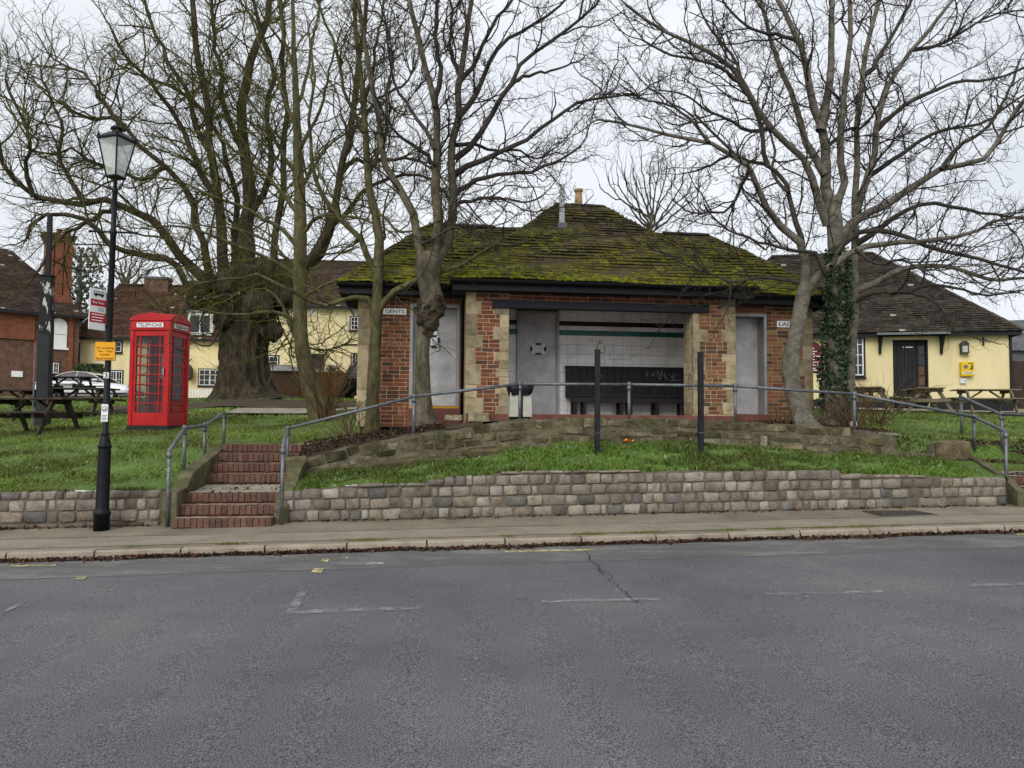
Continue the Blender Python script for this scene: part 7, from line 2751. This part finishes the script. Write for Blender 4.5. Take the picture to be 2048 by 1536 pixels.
# ---- background trees
def fan_tree(name, label, px, base_py, Y, spread, top_py, n, dens, mat_b='bark_grey', tw='twig', w=10, k=1.6):
    trunk = limb(Y, [(px, base_py + 40, w * 1.3), (px, base_py, w), (px + 2, base_py - (base_py - top_py) * .3, w * .7)], w, w, n=10, wig=.02)
    ls = []
    for i in range(n):
        a = (i / (n - 1) - .5) * 2
        x1 = px + spread * a
        yt = top_py + (base_py - top_py) * .35 * a * a + RND.uniform(-8, 12)
        ys = base_py - (base_py - top_py) * RND.uniform(.02, .3)
        ls.append(limb(Y, [(px, ys), (px + spread * a * .45, ys + (yt - ys) * .4), (x1 * .93 + px * .07, ys + (yt - ys) * .78), (x1, yt)], w * .5, 2, 0, RND.uniform(-2, 2), wig=.06))
    return tree(name, label, (0, 0, 0), trunk, ls, [dict(dens=1.3 * dens, u0=.15, ang=(.25, .7), lens=(.6 * k, 1.6 * k), rad=(.014, .028), N=6, wander=.14, up=.1, lead=True),
                                                     dict(dens=1.6 * dens, u0=.1, ang=(.3, .8), lens=(.3 * k, .8 * k), rad=(.010, .014), N=5, wander=.18, up=.1, lead=True)], mat_b, tw, 8)


fan_tree('bare_tree', 'bare fine-twigged tree far behind the mossy roof', 1300, 480, 42.0, 100, 318, 13, 1.0)
fan_tree('bare_tree', 'bare far tree rising behind the roof of the low pub range', 250, 590, 60.0, 60, 480, 9, .9)

# dark evergreen behind the brick chimney
pe = P(160, 620, 62.0)
ev = empty('evergreen_tree')
tag(ev, 'dark evergreen tree rising behind the brick chimney', 'tree')
tr_ = limb(62.0, [(158, 700, 14), (160, 560, 8), (162, 500, 3)], 10, 3, n=8, wig=.02)
V, F = tubes(tr_[None, :, :3], tr_[None, :, 3], 8)
link('trunk', numpy_mesh('trunk', V, F, smooth=True), 'bark_grey', ev)
cs = []
for _ in range(3000):
    px = 165 + RND.gauss(0, 26)
    py = RND.uniform(495, 650)
    if abs(px - 165) > 46 * (1 - (600 - py) / 160) + 12:
        continue
    if math.sin(px * .35 + py * .11) * math.sin(py * .3) < -.35:
        continue
    p = P(px, py, 62.0 + RND.gauss(0, 1.2))
    cs.append((p.x, p.y, p.z))
V, F, col = leaf_cloud(0, cs, (.09, .2), [(84, 92, 74), (70, 78, 62), (98, 106, 84), (60, 68, 54)])
link('crown', numpy_mesh('crown', V, F, col), 'leaf', ev)

# hedge by the pub
hg = empty('hedge')
tag(hg, 'clipped green hedge bush against the low pub range', 'hedge')
p0 = P(180, 800, 44.5)
V_ = [(p0.x - 1.0, p0.y - .6, 2.3), (p0.x + 1.0, p0.y - .6, 2.3), (p0.x + 1.0, p0.y + .6, 2.3), (p0.x - 1.0, p0.y + .6, 2.3), (p0.x - .75, p0.y - .4, 3.9), (p0.x + .75, p0.y - .4, 3.9), (p0.x + .75, p0.y + .4, 3.9), (p0.x - .75, p0.y + .4, 3.9)]
MB().hexa(V_).build('stems', 'hedge_core', hg)
zt = P(180, 728, 44.5).z
cs = []
for _ in range(5000):
    k = RND.random()
    z = 2.3 + (zt - 2.3) * k
    rr = 1.05 * (1 - .35 * k * k) + RND.gauss(0, .07)
    an = RND.uniform(0, 6.28)
    f_ = RND.uniform(.7, 1.0) if RND.random() < .6 else RND.uniform(0, 1)
    if k < .9:
        f_ = RND.uniform(.85, 1.03)
    cs.append((p0.x + rr * f_ * max(-1, min(1, 1.2 * math.cos(an))), p0.y + .65 * f_ * math.sin(an), z))
V, F, col = leaf_cloud(0, cs, (.05, .1), [(50, 72, 34), (66, 90, 40), (40, 58, 28), (84, 108, 52)])
o = link('foliage', numpy_mesh('foliage', V, F, col), 'leaf', hg)


# ---- bare shrubs
def shrub(label, p, n, h, spread, m='twig_dry', dens=3.0, lean=(0, 0), rad=.012):
    root = empty('shrub')
    tag(root, label, 'shrub')
    ls = []
    for i in range(n):
        a = RND.uniform(0, 6.28)
        q = RND.uniform(.3, 1) * spread
        hh = h * RND.uniform(.6, 1)
        b = Vector(p) + Vector((RND.gauss(0, .08), RND.gauss(0, .08), -.05))
        e = b + Vector((math.cos(a) * q + lean[0] * hh, math.sin(a) * q * .7 + lean[1] * hh, hh))
        mdl = b.lerp(e, .5) + Vector((RND.gauss(0, .06), RND.gauss(0, .06), .06 * hh))
        ls.append(np.array([(b.x, b.y, b.z, rad), (mdl.x, mdl.y, mdl.z, rad * .75), (e.x, e.y, e.z, rad * .4)]))
    st = [resample(l, 8) for l in ls]
    Pt, Rd = np.stack([s[:, :3] for s in st]), np.stack([s[:, 3] for s in st])
    for s in st:
        V, F = tubes(s[None, :, :3], s[None, :, 3], 5)
        link('stem', numpy_mesh('stem', V, F, smooth=True), m, root)
    c1 = grow(Pt, Rd, dens, .2, (.3, .9), (h * .15, h * .45), (.004, .008), 5, .22, .05, True)
    c2 = grow(c1[0], c1[1], dens * 1.6, .15, (.3, 1.0), (h * .07, h * .2), (.003, .0045), 4, .3, .05, True)
    V, F = merge([tubes(c1[0], c1[1], 3), tubes(c2[0], c2[1], 3)])
    o = link('twigs', numpy_mesh('twigs', V, F, smooth=True), m, root)
    o['kind'] = 'stuff'
    return root


def gp(px, py, Y, dz=0):
    p = P(px, py, Y)
    p.z = Hw(p.x, p.y) + dz
    return p


shrub('bare twiggy shrub at the foot of the straight mossy tree', gp(652, 845, 16.5), 26, 1.4, 1.1, dens=4.5, rad=.014)
shrub('low bare shrub against the brick wall beside the slim tree', gp(700, 870, 13.2), 14, .8, .5, dens=4.5)
shrub('dead brown shrub on the soil bed above the rubble wall', gp(690, 900, 12.75), 26, .28, .55, dens=7.0, rad=.007)
shrub('brambly bare shrub between the pale leaning trunk and the ivy', gp(1650, 850, 13.6), 24, .62, .6, dens=6.0, rad=.008)
shrub('small brown shrub at the corner of the ladies door', gp(1560, 846, 13.5), 16, .5, .3, dens=6.0, rad=.008)
shrub('arching bare shrub in front of the black pub door', gp(1755, 838, 17.0), 12, 1.35, 1.1, dens=4.0, lean=(.35, 0), rad=.017)
shrub('bare shrub rooted behind the ivy-clad stem', gp(1712, 850, 14.2), 20, 1.0, .6, dens=5.0)
sp = []
for _ in range(5200):
    k = RND.random()
    if k < .5:
        s, t = RND.uniform(-1.9, .4), RND.uniform(12.5, 13.1)
    else:
        s, t = RND.uniform(6.2, 8.6), RND.uniform(12.6, 14.2)
    sp.append(S(s, t, H(s, t) + .055 + RND.random() * .05))
litter('leaf_litter', sp, 'dead leaves and twigs on the soil beds behind the rubble wall', [(78, 54, 42), (60, 42, 34), (98, 72, 54), (50, 36, 30)], (.008, .026))
